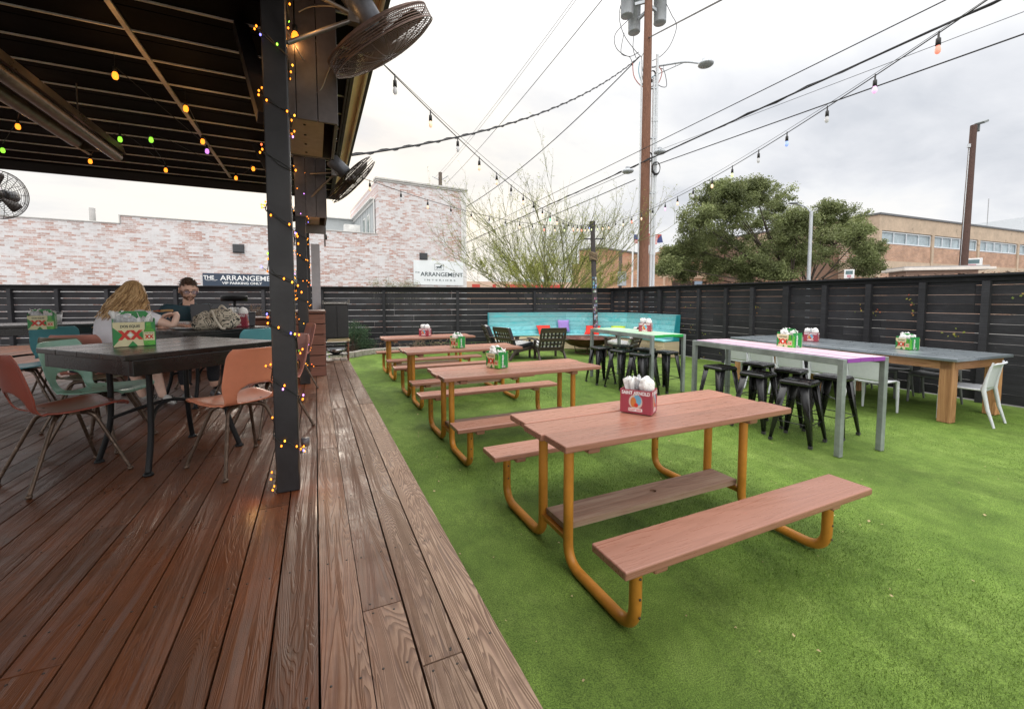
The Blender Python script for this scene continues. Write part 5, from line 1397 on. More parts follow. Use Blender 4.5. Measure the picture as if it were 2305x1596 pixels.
def ftext(name, s, mat, parent, Mf, cx_, cy_, w_, h_, rot=0, z=.0012, bold=.02):
    o = text_mesh(name, s, 1.0, mat, parent, Matrix.Identity(4), depth=.0, bold=bold)
    xs = [v.co.x for v in o.data.vertices]; ys = [v.co.y for v in o.data.vertices]
    o.data.transform(Mf @ Matrix.Translation((cx_, cy_, z)) @ Matrix.Rotation(rot, 4, 'Z') @ Matrix.Diagonal((w_ / (max(xs) - min(xs)), h_ / (max(ys) - min(ys)), 1, 1)) @ Matrix.Translation((-(max(xs) + min(xs)) / 2, -(max(ys) + min(ys)) / 2, 0)))
    return o
def fpoly(b, Mf, pts, z, mi=0):
    b.mi = mi; b.add([Mf @ Vector((x, y, z)) for x, y in pts], [tuple(range(len(pts)))]); b.mi = 0
def crumple(b, c, s, seed, amp=.5):
    bm = bmesh.new(); bmesh.ops.create_icosphere(bm, subdivisions=4, radius=1)
    vs = []
    for v in bm.verts:
        k = 1 + amp * .5 * noise.noise(v.co * 1.6 + Vector((seed, 0, 0))) + amp * .35 * abs(noise.noise(v.co * 4.5 + Vector((0, seed, 0)))) + amp * .12 * noise.noise(v.co * 12)
        vs.append(Vector((v.co.x * s[0] * k, v.co.y * s[1] * k, v.co.z * s[2] * k)) + Vector(c))
    b.add(vs, [tuple(v.index for v in f.verts) for f in bm.faces], smooth=False); bm.free()
def sheets(b, c, w_, h_, n, seed, lean=.25):
    rg = random.Random(seed)
    for i in range(n):
        a = rg.uniform(-.5, .5) + (0 if i % 2 else 1.2); ln = rg.uniform(-lean, lean); ww = w_ * rg.uniform(.6, 1); hh = h_ * rg.uniform(.7, 1.05)
        nx_ = 5; base = Vector(c) + Vector((rg.uniform(-.02, .02), rg.uniform(-.02, .02), 0)); dx = Vector((math.cos(a), math.sin(a), 0)); dn_ = Vector((-math.sin(a), math.cos(a), 0))
        vs = []
        for j in range(4):
            for k in range(nx_):
                u = (k / (nx_ - 1) - .5); spread = .55 + .45 * j / 3
                vs.append(base + dx * u * ww * spread + Vector((0, 0, hh * j / 3 + .012 * math.sin(k * 2.1 + i) * (j / 3))) + dn_ * (.012 * math.sin(k * 1.9 + i * 2 + j) + ln * hh * (j / 3) ** 1.5))
        b.add(vs, [(j * nx_ + k, j * nx_ + k + 1, (j + 1) * nx_ + k + 1, (j + 1) * nx_ + k) for j in range(3) for k in range(nx_ - 1)], smooth=True)
def carton(kind):
    w, d, h = .22, .155, .165
    nm = 'drinks_carton'
    t = thing(nm, (0, 0, 0), 0, 'x', 'carton')
    if kind == 'red':
        b = MB(); th = .004
        b.box((0, -d / 2 + th / 2, h / 2), (w, th, h)); b.box((0, d / 2 - th / 2, h / 2), (w, th, h)); b.box((-w / 2 + th / 2, 0, h / 2), (th, d - .009, h)); b.box((w / 2 - th / 2, 0, h / 2), (th, d - .009, h)); b.box((0, 0, th / 2 + .001), (w - .01, d - .01, th))
        b.build('box', SA, t)
        for f in 'fr' + 'bl':
            Mf = facemat(f); fw = w if f in 'fb' else d
            ftext('lettering', 'SAINT ARNOLD' if f in 'fb' else 'ST. ARNOLD', SWH, t, Mf, 0, h * .875, fw * .90, h * .16, bold=.04)
            b = MB(); el = [(math.cos(a) * fw * .22, h * .50 + math.sin(a) * h * .31) for a in [2 * math.pi * k / 24 for k in range(24)]]
            fpoly(b, Mf, el, .0010, 0)
            fpoly(b, Mf, [(x * .62 + fw * .05, (y - h * .5) * .75 + h * .56) for x, y in el], .0016, 1)
            fpoly(b, Mf, [(x * .42 - fw * .07, (y - h * .5) * .70 + h * .48) for x, y in el], .0022, 2)
            fpoly(b, Mf, [(x * .3 + fw * .02, (y - h * .5) * .3 + h * .36) for x, y in el], .0028, 3)
            b.build('emblem', [paint('emblem_cream', (.66, .55, .48), .5), paint('emblem_blue', (.15, .42, .62), .5), paint('emblem_orange', (.62, .22, .05), .5), CRED], t)
            b = MB(); fpoly(b, Mf, [(-fw * .22, h * .09), (fw * .22, h * .09), (fw * .22, h * .23), (-fw * .22, h * .23)], .0034); b.build('label_strip', SWH, t)
            ftext('lettering', 'ROOT BEER', CRED, t, Mf, 0, h * .16, fw * .40, h * .09, z=.0042)
    else:
        b = MB(); th = .004
        b.box((0, -d / 2 + th / 2, h / 2), (w, th, h)); b.box((0, d / 2 - th / 2, h / 2), (w, th, h)); b.box((0, 0, th / 2 + .001), (w - .01, d - .01, th)); b.build('box', CREAM, t)
        b = MB(); b.box((-w / 2 + th / 2, 0, h / 2 + .012), (th, d - .009, h + .024)); b.box((w / 2 - th / 2, 0, h / 2 + .012), (th, d - .009, h + .024))
        b.prism([(-w / 2 + .008, 0), (w / 2 - .008, 0), (w / 2 - .008, h + .03), (w * .3, h + .075), (-w * .3, h + .075), (-w / 2 + .008, h + .03)], -.002, .002, M=Matrix(((1, 0, 0), (0, 0, -1), (0, 1, 0))))
        b.build('divider', CGRN, t)
        for f in 'fb':
            Mf = facemat(f)
            b = MB(); fpoly(b, Mf, [(-w * .5, h * .03), (-w * .26, h * .45), (-w * .5, h * .80)], .0010); fpoly(b, Mf, [(-w * .17, 0), (w * .06, 0), (-w * .055, h * .22)], .0010)
            fpoly(b, Mf, [(w * .22, h * .0), (w * .5, 0), (w * .5, h), (w * .25, h)], .0008); fpoly(b, Mf, [(w * .19, h * .30), (w * .19, h * .62), (w * .05, h * .46)], .0009)
            b.build('green_print', CGRN, t)
            bt_ = [(.0, 0), (.038, 0), (.040, .02), (.040, .085), (.034, .105), (.018, .128), (.016, .158), (-.016, .158), (-.018, .128), (-.034, .105), (-.040, .085), (-.040, .02), (-.038, 0)]
            b = MB(); fpoly(b, Mf, [(w * .34 + x * .78, y + .002) for x, y in bt_], .0016); b.build('bottle_print', BOTG, t)
            b = MB(); fpoly(b, Mf, [(w * .34 - .029, .035), (w * .34 + .029, .035), (w * .34 + .029, .095), (w * .34 - .029, .095)], .0022); b.build('label_print', CREAM, t)
            ftext('lettering', 'DOS EQUIS', CBLK, t, Mf, -w * .10, h * .82, w * .46, h * .13, bold=.03)
            ftext('lettering', 'DOS EQUIS', CBLK, t, Mf, w * .34, .087, w * .21, .007, z=.0030)
            def XX(cx0, cy0, sw, sh, tk, z):
                b = MB()
                for s in (-1, 1):
                    for (q0, q1) in ((-1, 1), (1, -1)):
                        x0, x1 = cx0 + s * sw * .5 - sw * .40, cx0 + s * sw * .5 + sw * .40
                        b_ = [(x0 - tk, cy0 + q0 * sh), (x0 + tk, cy0 + q0 * sh), (x1 + tk, cy0 + q1 * sh), (x1 - tk, cy0 + q1 * sh)]
                        fpoly(b, Mf, b_ if q0 < 0 else b_[::-1], z + (.0003 if q0 > 0 else 0))
                b.build('logo', CRED, t)
                b = MB(); k = sh * .42; fpoly(b, Mf, [(cx0, cy0 - k), (cx0 + k, cy0), (cx0, cy0 + k), (cx0 - k, cy0)], z + .0008); b.build('logo_diamond', SWH, t)
            XX(-w * .10, h * .47, .060, h * .20, .0105, .0018); XX(w * .34, .062, .022, .014, .004, .0032)
        for f in 'rl':
            Mf = facemat(f)
            ftext('lettering', 'DOS EQUIS', SWH, t, Mf, -d * .03, h * .58, h * .72, d * .17, rot=R(90), bold=.04)
            b = MB(); fpoly(b, Mf, [(-d * .14, h * .05), (d * .20, h * .05), (d * .20, h * .18), (-d * .14, h * .18)], .0012); b.build('barcode_label', SWH, t)
            b = MB()
            for k in range(11): x = -d * .11 + d * .28 * k / 10; fpoly(b, Mf, [(x, h * .07), (x + .0016 + .001 * (k % 3), h * .07), (x + .0016 + .001 * (k % 3), h * .17), (x, h * .17)], .0020)
            b.build('barcode', CBLK, t)
            # bottle side panels towards the other face
            b = MB(); fpoly(b, Mf, [(-d * .49, 0), (-d * .30, 0), (-d * .30, h * .9), (-d * .49, h * .9)], .0009); b.build('side_print', BOTG, t)
    return t
def napkins(parent, kind, seed, w=.22):
    if kind == 'red':
        b = MB(); sheets(b, (-.055, 0, .12), .10, .125, 14, seed, .12); b.build('napkins', NAP, parent, solid=.0015)
        b = MB(); crumple(b, (.055, 0, .19), (.052, .06, .062), seed, .35); b.build('napkin_bundle', NAP, parent)
        b = MB(); crumple(b, (-.005, .01, .195), (.022, .04, .05), seed + 3, .9); b.build('wrapper', FOIL, parent)
    else:
        b = MB(); sheets(b, (-.06, .02, .10), .10, .14, 9, seed, .35); sheets(b, (.06, .0, .10), .09, .12, 8, seed + 1, .3); b.build('napkins', NAP, parent, solid=.0015)
        b = MB(); crumple(b, (-.045, -.025, .175), (.055, .03, .04), seed, .8); crumple(b, (.04, .03, .175), (.045, .028, .045), seed + 5, .8); b.build('wrapper', NAP if kind == 'g2' else FOIL, parent)
CR, CG = carton('red'), carton('green')
CR0, CG0 = CR, CG
def caddy(kind, px, py, z, rz, label, seed, sc=1.0, nk=None):
    proto = CR0 if kind == 'r' else CG0
    o = copy_tree(proto)
    p = at(px, py, z); o.location = p; o.rotation_euler = (0, 0, rz); o.scale = (sc, sc, sc); o['label'] = label
    o['group'] = 'red striped drinks cartons holding napkins' if kind == 'r' else 'green and cream drinks cartons holding napkins'
    napkins(o, nk or ('red' if kind == 'r' else 'g2'), seed)
    return o
TT = .822
caddy('r', 1437, 925, TT, R(-57), 'red striped six pack carton of white napkins and straws on the nearest picnic table', 1, 1.0)
caddy('g', 1119, 826, TT, R(-72), 'green and cream carton of napkins on the second picnic table', 2, 1.0)
caddy('g', 1030, 782, TT, R(-70), 'green and cream carton of napkins on the third picnic table', 3, 1.0)
caddy('r', 957, 756, TT, R(-40), 'small looking red striped carton of napkins on the farthest picnic table', 4, 1.0)
caddy('r', 1453, 747, 1.02, R(-55), 'red striped carton of napkins on the green topped bar table', 5, 1.0)
caddy('g', 1776, 782, 1.02, R(-98), 'green and cream carton of napkins on the pink topped bar table', 6, 1.0)
caddy('r', 1826, 768, .873, R(-72), 'red striped carton of napkins on the long metal topped table', 7, .95)
caddy('g', 2042, 786, .873, R(-112), 'green and cream carton of napkins on the right part of the long metal topped table', 8, 1.0)
# ---------------------------------------------------------------- black metal stools
BLKM = paint('black_enamel', (.014, .014, .016), .28, .4, 6, dirt=((.20, .18, .14), .20), spec=.6)
def make_stool():
    t = thing('bar_stool', (0, 0, 0), 0, 'x', 'bar stool')
    hs_, H_ = .155, .70
    b = MB()
    def rsq(s, r, n=5):
        out_ = []
        for (cx0, cy0, a0) in ((s - r, s - r, 0), (-s + r, s - r, 90), (-s + r, -s + r, 180), (s - r, -s + r, 270)):
            for k in range(n): a = R(a0 + 90 * k / (n - 1)); out_.append((cx0 + r * math.cos(a), cy0 + r * math.sin(a)))
        return out_
    rings = [(rsq(hs_ + .006, .04), H_ - .042), (rsq(hs_ + .004, .04), H_ - .012), (rsq(hs_ - .006, .036), H_), (rsq(hs_ - .024, .03), H_ + .001), (rsq(hs_ - .034, .03), H_ - .006)]
    n = len(rings[0][0]); vs = [(x, y, z) for rr, z in rings for x, y in rr]
    fs = [(i * n + k, i * n + (k + 1) % n, (i + 1) * n + (k + 1) % n, (i + 1) * n + k) for i in range(len(rings) - 1) for k in range(n)] + [tuple(range((len(rings) - 1) * n, len(rings) * n))]
    b.add(vs, fs, smooth=True); b.build('seat', BLKM, t, solid=.002)
    b = MB(); b.box((0, 0, H_ - .0045), (.085, .026, .002)); b.build('handle_slot', paint('slot_dark', (.004, .004, .004), .9), t)
    for sx in (-1, 1):
        for sy in (-1, 1):
            b = MB()
            T = Vector((sx * .128, sy * .128, H_ - .02)); Bp = Vector((sx * .205, sy * .205, 0))
            ex, ey = Vector((-sx, 0, 0)), Vector((0, -sy, 0)); o_ = Vector((sx, sy, 0)) * .012
            ws = [(.0, .088), (.5, .062), (1, .030)]
            vs = []
            for f, w_ in ws:
                c = T.lerp(Bp, f) + o_
                vs += [c + ey * w_, c + ey * .010 + ex * .003, c, c + ex * .010 + ey * .003, c + ex * w_]
            fs = [(i * 5 + k, i * 5 + k + 1, (i + 1) * 5 + k + 1, (i + 1) * 5 + k) for i in range(2) for k in range(4)]
            b.add(vs, fs, smooth=True); lg = b.build('leg', BLKM, t, solid=.003)
            b = MB(); b.box(Bp + Vector((-sx * .004, -sy * .004, .014)), (.036, .036, .028)); b.build('foot_cap', paint('rubber_worn', (.05, .05, .05), .7, .4, 30), lg)
    zr = .235; q = .128 + (.205 - .128) * (1 - zr / .68)
    for (a_, c_) in (((-q, -q), (q, -q)), ((q, -q), (q, q)), ((q, q), (-q, q)), ((-q, q), (-q, -q))): b = MB(); b.tube([(*a_, zr), (*c_, zr)], .006, 6); b.build('foot_rail', BLKM, t)
    b = MB()
    zz = .43; q2 = .128 + (.205 - .128) * (1 - zz / .68)
    b.beam((-q2, -q2, zz), (q2, q2, zz), .022, .003); b.build('brace', BLKM, t)
    b = MB(); b.beam((-q2, q2, zz - .004), (q2, -q2, zz - .004), .022, .003); b.build('brace', BLKM, t)
    return t
ST = make_stool()
gs = [((5.02, 5.55), .15, 'black metal stool nearest the camera under the left side of the green bar table'), ((5.04, 6.10), .05, 'black metal stool in the middle of the left side of the green bar table'), ((5.0, 6.66), -.1, 'black metal stool farthest back on the left side of the green bar table'),
      ((5.62, 5.60), .1, 'black metal stool at the near right leg of the green bar table'), ((5.58, 6.1), .3, 'black metal stool in the middle of the right side of the green bar table'), ((5.58, 6.72), .0, 'black metal stool hidden deepest on the right side of the green bar table')]
ps = [((4.97, 2.93), .18, 'black metal stool nearest the camera under the pink bar table'), ((5.03, 3.47), .1, 'black metal stool second from the camera on the left side of the pink bar table'), ((5.04, 4.03), -.1, 'black metal stool at the far left end of the pink bar table'),
      ((5.62, 2.93), .1, 'black metal stool behind the near right leg of the pink bar table'), ((5.66, 3.45), .25, 'black metal stool in the middle of the right side of the pink bar table'), ((5.80, 4.0), .05, 'black metal stool farthest on the right side of the pink bar table')]
first = True
for grp, lst in (('black stools round the green bar table', gs), ('black stools round the pink bar table', ps)):
    for (p, a, lab) in lst:
        o = ST if first else copy_tree(ST); first = False
        place(o, (*p, .012), a, lab, grp)

# ---------------------------------------------------------------- bar tables
STEEL = paint('steel_tube', (.29, .32, .32), .42, .22, 3, metal=.35, dirt=((.20, .10, .06), .22), bump=.05)
def sheen_top(name, top, side, rough=.38):  # sky sheen painted in: up-facing faces get the lighter colour
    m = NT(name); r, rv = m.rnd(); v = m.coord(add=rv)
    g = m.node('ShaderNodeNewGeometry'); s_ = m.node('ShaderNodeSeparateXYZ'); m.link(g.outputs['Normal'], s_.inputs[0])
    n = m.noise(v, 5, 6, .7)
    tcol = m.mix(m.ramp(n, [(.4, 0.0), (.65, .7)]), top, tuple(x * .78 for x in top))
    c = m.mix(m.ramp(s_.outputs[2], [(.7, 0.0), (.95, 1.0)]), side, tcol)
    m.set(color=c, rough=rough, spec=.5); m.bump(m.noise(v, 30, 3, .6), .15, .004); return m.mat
def bar_table(loc, rz, L_, W_, mat, label):
    t = thing('bar_table', loc, rz, label, 'bar table')
    H_ = 1.01; k = .057
    for sx, x in ((-1, 0), (1, W_)):
        for y in (0, L_):
            b = MB(); b.box((x, y, (H_ - .001) / 2), (k, k, H_ - .001)); b.build('leg', STEEL, t, bevel=.006)
        b = MB(); b.box((x, L_ / 2, H_ - .035), (k * .8, L_ - k - .002, .07)); b.build('rail', STEEL, t, bevel=.004)
    b = MB(); b.box((W_ / 2, L_ + .0, H_ - .04), (W_ - k - .002, k * .6, .055)); b.build('rail', STEEL, t)
    nb = 3; bw = (W_ - k - .004) / nb
    for i in range(nb):
        b = MB(); b.box((k / 2 + .002 + bw * (i + .5), L_ / 2 - .01, H_ - .018 + .003 * (i % 2)), (bw - .004, L_ + .04, .045), rnd=i * .37); b.build('top_board', mat, t, bevel=.003)
    # thin painted sheet reaching over the rails
    b = MB(); b.box((W_ / 2, L_ / 2, H_ + .0065), (W_ + k * .78, L_ - .004 + k * .7, .003)) if False else None
    return t
bar_table((5.12, 5.42, .012), -.055, 1.85, .68, sheen_top('green_boards', (.48, .72, .50), (.012, .36, .07)), 'tall steel framed bar table with a pale green board top by the fire pit')
bar_table((4.83, 2.44, .012), -.125, 2.08, .62, sheen_top('pink_boards', (.68, .49, .57), (.28, .07, .36)), 'tall steel framed bar table with a pink and purple board top, mid yard')

# ---------------------------------------------------------------- long farm table with zinc top
ZN = NT('zinc_top'); m = ZN; v = m.coord(); n = m.noise(v, 1.6, 7, .7)
m.set(color=m.ramp(n, [(.3, (.20, .235, .265)), (.7, (.34, .38, .41))]), metal=.55, rough=m.ramp(m.noise(v, 4, 6, .75), [(.3, .22), (.7, .42)])); m.bump(m.noise(v, 14, 4, .6), .08, .004); ZN = m.mat
CEDAR = plankwood('cedar_frame', (.26, .115, .045), (.50, .27, .125), axis='z', gscale=1.5, rough=.6, bump=.2)
CEDARY = plankwood('cedar_frame_long', (.26, .115, .045), (.48, .25, .115), axis='y', gscale=1.5, rough=.6, bump=.2)
t = thing('farm_table', (7.37, 2.44, .012), -.075, 'long timber table with a grey zinc top and thick cedar legs near the right fence', 'table')
L_, W_, H_ = 3.45, 1.38, .855
b = MB(); b.box((W_ / 2, L_ / 2, H_ - .02), (W_, L_, .04)); b.build('top', ZN, t, bevel=.006)
CEDARX = plankwood('cedar_frame_x', (.26, .115, .045), (.48, .25, .115), axis='x', gscale=1.5, rough=.6)
for x in (.09, W_ - .09): b = MB(); b.box((x, L_ / 2, H_ - .10), (.045, L_ - .16, .115), rnd=x); b.build('apron', CEDARY, t, bevel=.003)
for y in (.085, L_ - .085): b = MB(); b.box((W_ / 2, y, H_ - .10), (W_ - .226, .045, .113), rnd=y); b.build('apron', CEDARX, t, bevel=.003)
for x in (.135, W_ - .135):
    for y in (.135, L_ / 2 + .1, L_ - .135): b = MB(); b.box((x, y, (H_ - .042) / 2), (.135, .135, H_ - .042), rnd=x + y); b.build('leg', CEDAR, t, bevel=.006)
# moulded chairs
def make_mchair(mat, name='plastic_chair'):
    t = thing(name, (0, 0, 0), 0, 'x', 'chair')
    # facing +Y ; seat z .46
    def surf(nu, nv, f, th, nm):
        b = MB(); vs = [f(i / nu, j / nv) for j in range(nv + 1) for i in range(nu + 1)]
        b.add(vs, [(j * (nu + 1) + i, j * (nu + 1) + i + 1, (j + 1) * (nu + 1) + i + 1, (j + 1) * (nu + 1) + i) for j in range(nv) for i in range(nu)], smooth=True)
        return b.build(nm, mat, t, solid=th)
    def seat(u, v):
        x = (u - .5) * .45 * (1 - .04 * v); y = -.20 + .42 * v; z = .455 - .018 * math.sin(math.pi * u) * (1 - abs(v - .4)) - .03 * max(0, v - .85) / .15 - .02 * (abs(u - .5) * 2) ** 6 * -.3
        return Vector((x, y, z))
    surf(12, 10, seat, .022, 'seat')
    def back(u, v):
        x = (u - .5) * .46 * (1 - .10 * v); cz = .47 + .345 * v
        y = -.205 - .075 * v - .035 * math.cos((u - .5) * math.pi) * (1 - .2 * v) + .02
        if v > .88: y -= (v - .88) * .35; cz -= (v - .88) * .04
        return Vector((x, y, cz))
    surf(12, 12, back, .016, 'backrest')
    for s in (-1, 1):
        b = MB(); b.tube([(s * .205, .195, .45), (s * .208, .205, .22), (s * .21, .21, 0)], [.024, .020, .014], 10); b.build('leg', mat, t)
        b = MB(); b.tube([(s * .208, -.27, .82), (s * .222, -.225, .60), (s * .224, -.205, .46), (s * .226, -.25, .22), (s * .23, -.315, 0)], [.010, .016, .024, .020, .013], 10); b.build('leg', mat, t)
    return t
WPL = paint('white_plastic', (.60, .62, .66), .45, .06, 3); GPL = paint('grey_plastic', (.16, .165, .17), .5, .08, 3)
WC = make_mchair(WPL)
wl = [((7.87, 2.50), R(4), 'white moulded chair at the near end of the long zinc table', 'w'),
      ((7.28, 3.28), R(-90), 'white moulded chair nearest the camera on the left side of the zinc table', 'w'), ((7.30, 3.82), R(-88), 'white moulded chair second from the camera on the left side of the zinc table', 'w'),
      ((7.34, 4.36), R(-93), 'white moulded chair third from the camera on the left side of the zinc table', 'w'), ((7.38, 4.90), R(-90), 'white moulded chair fourth from the camera on the left side of the zinc table', 'w'), ((7.44, 5.42), R(-92), 'white moulded chair at the far end of the left side of the zinc table', 'w')]
for i, (p, a, lab, _) in enumerate(wl):
    o = WC if i == 0 else copy_tree(WC); place(o, (*p, .012), a, lab, 'white chairs round the zinc table')
GC = make_mchair(GPL)
for i, (p, lab) in enumerate((((8.72, 3.15), 'dark grey moulded chair nearest the camera on the fence side of the zinc table'), ((8.76, 3.75), 'dark grey moulded chair second from the camera on the fence side of the zinc table'), ((8.80, 4.35), 'dark grey moulded chair third from the camera on the fence side of the zinc table'), ((8.82, 4.95), 'dark grey moulded chair farthest along the fence side of the zinc table'))):
    o = GC if i == 0 else copy_tree(GC); place(o, (*p, .012), R(88), lab, 'grey chairs between the zinc table and the fence')

# ---------------------------------------------------------------- turquoise corner bench
TQ = plankwood('turquoise_paint', (.17, .45, .49), (.26, .58, .61), axis='x', gscale=.5, rough=.5, bump=.12, wear=(.09, .46, .50)); CRM = plankwood('cream_boards', (.66, .50, .32), (.80, .66, .47), axis='x', gscale=.6, rough=.6, bump=.12)
t = thing('corner_bench', (7.5, 12, 0), 0, 'long angled corner bench with turquoise board back and seat and a cream board base', 'bench', world=True)
BP = [Vector((5.12, 12.88, 0)), Vector((7.72, 12.25, 0)), Vector((9.20, 10.85, 0)), Vector((9.22, 8.72, 0))]
def offs(P, d):
    out_ = []
    for i, p in enumerate(P):
        ns_ = []
        if i > 0: e = (P[i] - P[i - 1]).normalized(); ns_.append(Vector((e.y, -e.x, 0)))
        if i < len(P) - 1: e = (P[i + 1] - P[i]).normalized(); ns_.append(Vector((e.y, -e.x, 0)))
        n = sum(ns_, Vector()); n.normalize(); out_.append(p + n * (d / max(.3, n.dot(ns_[0]))))
    return out_
def strip(b, P0, P1, z0, z1, i, rnd, gap=.0):
    a, c = P0[i], P0[i + 1]; a1, c1 = P1[i], P1[i + 1]
    u = (c - a).normalized() * gap
    vs = [Vector((p.x, p.y, z)) for p, z in ((a + u, z0), (c - u, z0), (c1 - u, z0), (a1 + u, z0), (a + u, z1), (c - u, z1), (c1 - u, z1), (a1 + u, z1))]
    b.add(vs, [(3, 2, 1, 0), (4, 5, 6, 7), (0, 1, 5, 4), (1, 2, 6, 5), (2, 3, 7, 6), (3, 0, 4, 7)], rnd=rnd)
rg = random.Random(6)
for i in range(3):
    b = MB()
    nb = 5; z0 = .50; zh = (1.17 - z0) / nb
    for k in range(nb):
        d0 = .10 - .085 * (k / nb); P0, P1_ = offs(BP, d0), offs(BP, d0 + .024)
        strip(b, P0, P1_, z0 + zh * k, z0 + zh * (k + 1) - .006, i, rg.random(), .001)
    b.build('back_panel', TQ, t, bevel=.002)
    b = MB()
    for k in range(4):
        P0, P1_ = offs(BP, .13 + k * .112), offs(BP, .13 + (k + 1) * .112 - .006); strip(b, P0, P1_, .462, .495, i, rg.random(), .001)
    b.build('seat', TQ, t, bevel=.003)
    b = MB()
    for k in range(3):
        P0, P1_ = offs(BP, .515), offs(BP, .54); strip(b, P0, P1_, .02 + k * .147, .02 + (k + 1) * .147 - .005, i, rg.random(), .001)
    b.build('base', CRM, t, bevel=.002)
P0, P1_ = offs(BP, -.03), offs(BP, .012)
b = MB()
for i in range(3): strip(b, P0, P1_, 1.172, 1.195, i, .5)
b.build('top_cap', TQ, t, bevel=.002)
for P_, fl2 in ((BP[3], 1), (BP[0], -1)):
    e = offs(BP, .54)[3 if fl2 == 1 else 0]; d = (e - P_)
    b = MB(); c = P_ + d * .5
    n_ = Vector((d.y, -d.x, 0)).normalized() * .012 * fl2
    pts = [(P_, .46), (e, .46), (P_ + d * .42, .50), (P_ + d * .22, 1.19), (P_ - d * .05, 1.19)]
    vs = [Vector((p.x, p.y, z)) + n_ * s for s in (-1, 1) for p, z in pts]; n = len(pts)
    b.add(vs, [tuple(range(n))[::-1], tuple(range(n, 2 * n))] + [(k, (k + 1) % n, n + (k + 1) % n, n + k) for k in range(n)]); b.build('end_panel', paint('turquoise_dark', (.02, .26, .31), .5), t)
    b = MB(); pts = [(P_, .02), (e, .02), (e, .455), (P_, .455)]
    vs = [Vector((p.x, p.y, z)) + n_ * s for s in (-1, 1) for p, z in pts]; n = 4
    b.add(vs, [tuple(range(n))[::-1], tuple(range(n, 2 * n))] + [(k, (k + 1) % n, n + (k + 1) % n, n + k) for k in range(n)]); b.build('base', CRM, t)
# pillows
def pillow(px, py, sz, mat, label, yaw, tilt, flat=False, h=None):
    b = MB(); n = 12; vs = []
    for s in (-1, 1):
        for j in range(n + 1):
            for i in range(n + 1):
                u, v = i / n * 2 - 1, j / n * 2 - 1
                puff = (max(0, 1 - u ** 4) * max(0, 1 - v ** 4)) ** .6 * .27
                k = 1 - .10 * (1 - abs(u) ** 2) * (abs(v) ** 3) ; k2 = 1 - .10 * (1 - abs(v) ** 2) * (abs(u) ** 3)
                vs.append(Vector((u * .5 * k2, s * puff * .5, v * .5 * k)) * sz)
    N_ = (n + 1) ** 2
    for s in (0, 1):
        b.add(vs[s * N_:(s + 1) * N_], [((j * (n + 1) + i, j * (n + 1) + i + 1, (j + 1) * (n + 1) + i + 1, (j + 1) * (n + 1) + i) if s == 0 else (j * (n + 1) + i, (j + 1) * (n + 1) + i, (j + 1) * (n + 1) + i + 1, j * (n + 1) + i + 1)) for j in range(n) for i in range(n)], smooth=True)
    o = b.build('pillow', mat); zc_ = (h if h else .495 + sz * (.5 if not flat else .16))
    d = 13.3; p = at(px, py, zc_); 
    # keep it on the bench seat
    o.location = p; o.rotation_euler = (tilt, 0, yaw)
    return tag(o, label, 'pillow', 'scatter pillows on the corner bench')
def stripes(name, c1, c2, freq, axis=0, rough=.8):
    m = NT(name); v = m.coord(); s_ = m.node('ShaderNodeSeparateXYZ'); m.link(v, s_.inputs[0])
    f = m.math('FRACT', m.math('MULTIPLY', s_.outputs[axis], freq)); m.set(color=m.ramp(f, [(0, c1), (.5, c1), (.52, c2), (1, c2)], 'CONSTANT'), rough=rough); return m.mat
STR = stripes('cushion_stripes', (.035, .038, .05), (.70, .70, .68), 11.0, 1)
STR2 = stripes('pillow_stripes', (.035, .038, .05), (.70, .70, .68), 14.0, 0)
def pil_on(px, sz, zc_, mat, label, yaw, tilt, off):
    """find the seat point under picture column px at the given offset from the back line"""
    P = offs(BP, off); az = ray(px, 700); best = None
    for i in range(3):
        a, c = P[i], P[i + 1]; d = c - a
        den = az.x * d.y - az.y * d.x
        s_ = (a.x * d.y - a.y * d.x) / den; q = (az.x * s_, az.y * s_)
        tt = ((q[0] - a.x) * d.x + (q[1] - a.y) * d.y) / d.length_squared
        if -.001 <= tt <= 1.001 and s_ > 0: best = (Vector((q[0], q[1], zc_)), math.atan2(d.y, d.x))
    o = pillow(px, 700, sz, mat, label, 0, 0); o.location = best[0]; o.rotation_euler = (tilt, 0, best[1] + yaw); return o
RDP = paint('pillow_red', (.70, .035, .02), .85, .08, 4); PRP = paint('pillow_violet', (.34, .22, .58), .85, .08, 4); LMP = paint('pillow_lime', (.42, .55, .02), .85, .08, 4)
pil_on(1226, .48, .63, RDP, 'slumped bright red pillow on the left part of the turquoise bench', 0, R(-56), .32)
pil_on(1269, .42, .75, PRP, 'square violet pillow standing upright against the turquoise bench back', .05, R(-14), .22)
pil_on(1250, .30, .56, STR2, 'small black and white striped pillow lying beside the violet pillow', .3, R(-75), .38)
pil_on(1334, .48, .63, RDP, 'slumped bright red pillow on the right part of the turquoise bench, behind the fire bowl', 0, R(-56), .32)
pil_on(1391, .46, .64, LMP, 'lime green pillow lying on the turquoise bench near its corner', 0, R(-56), .32)

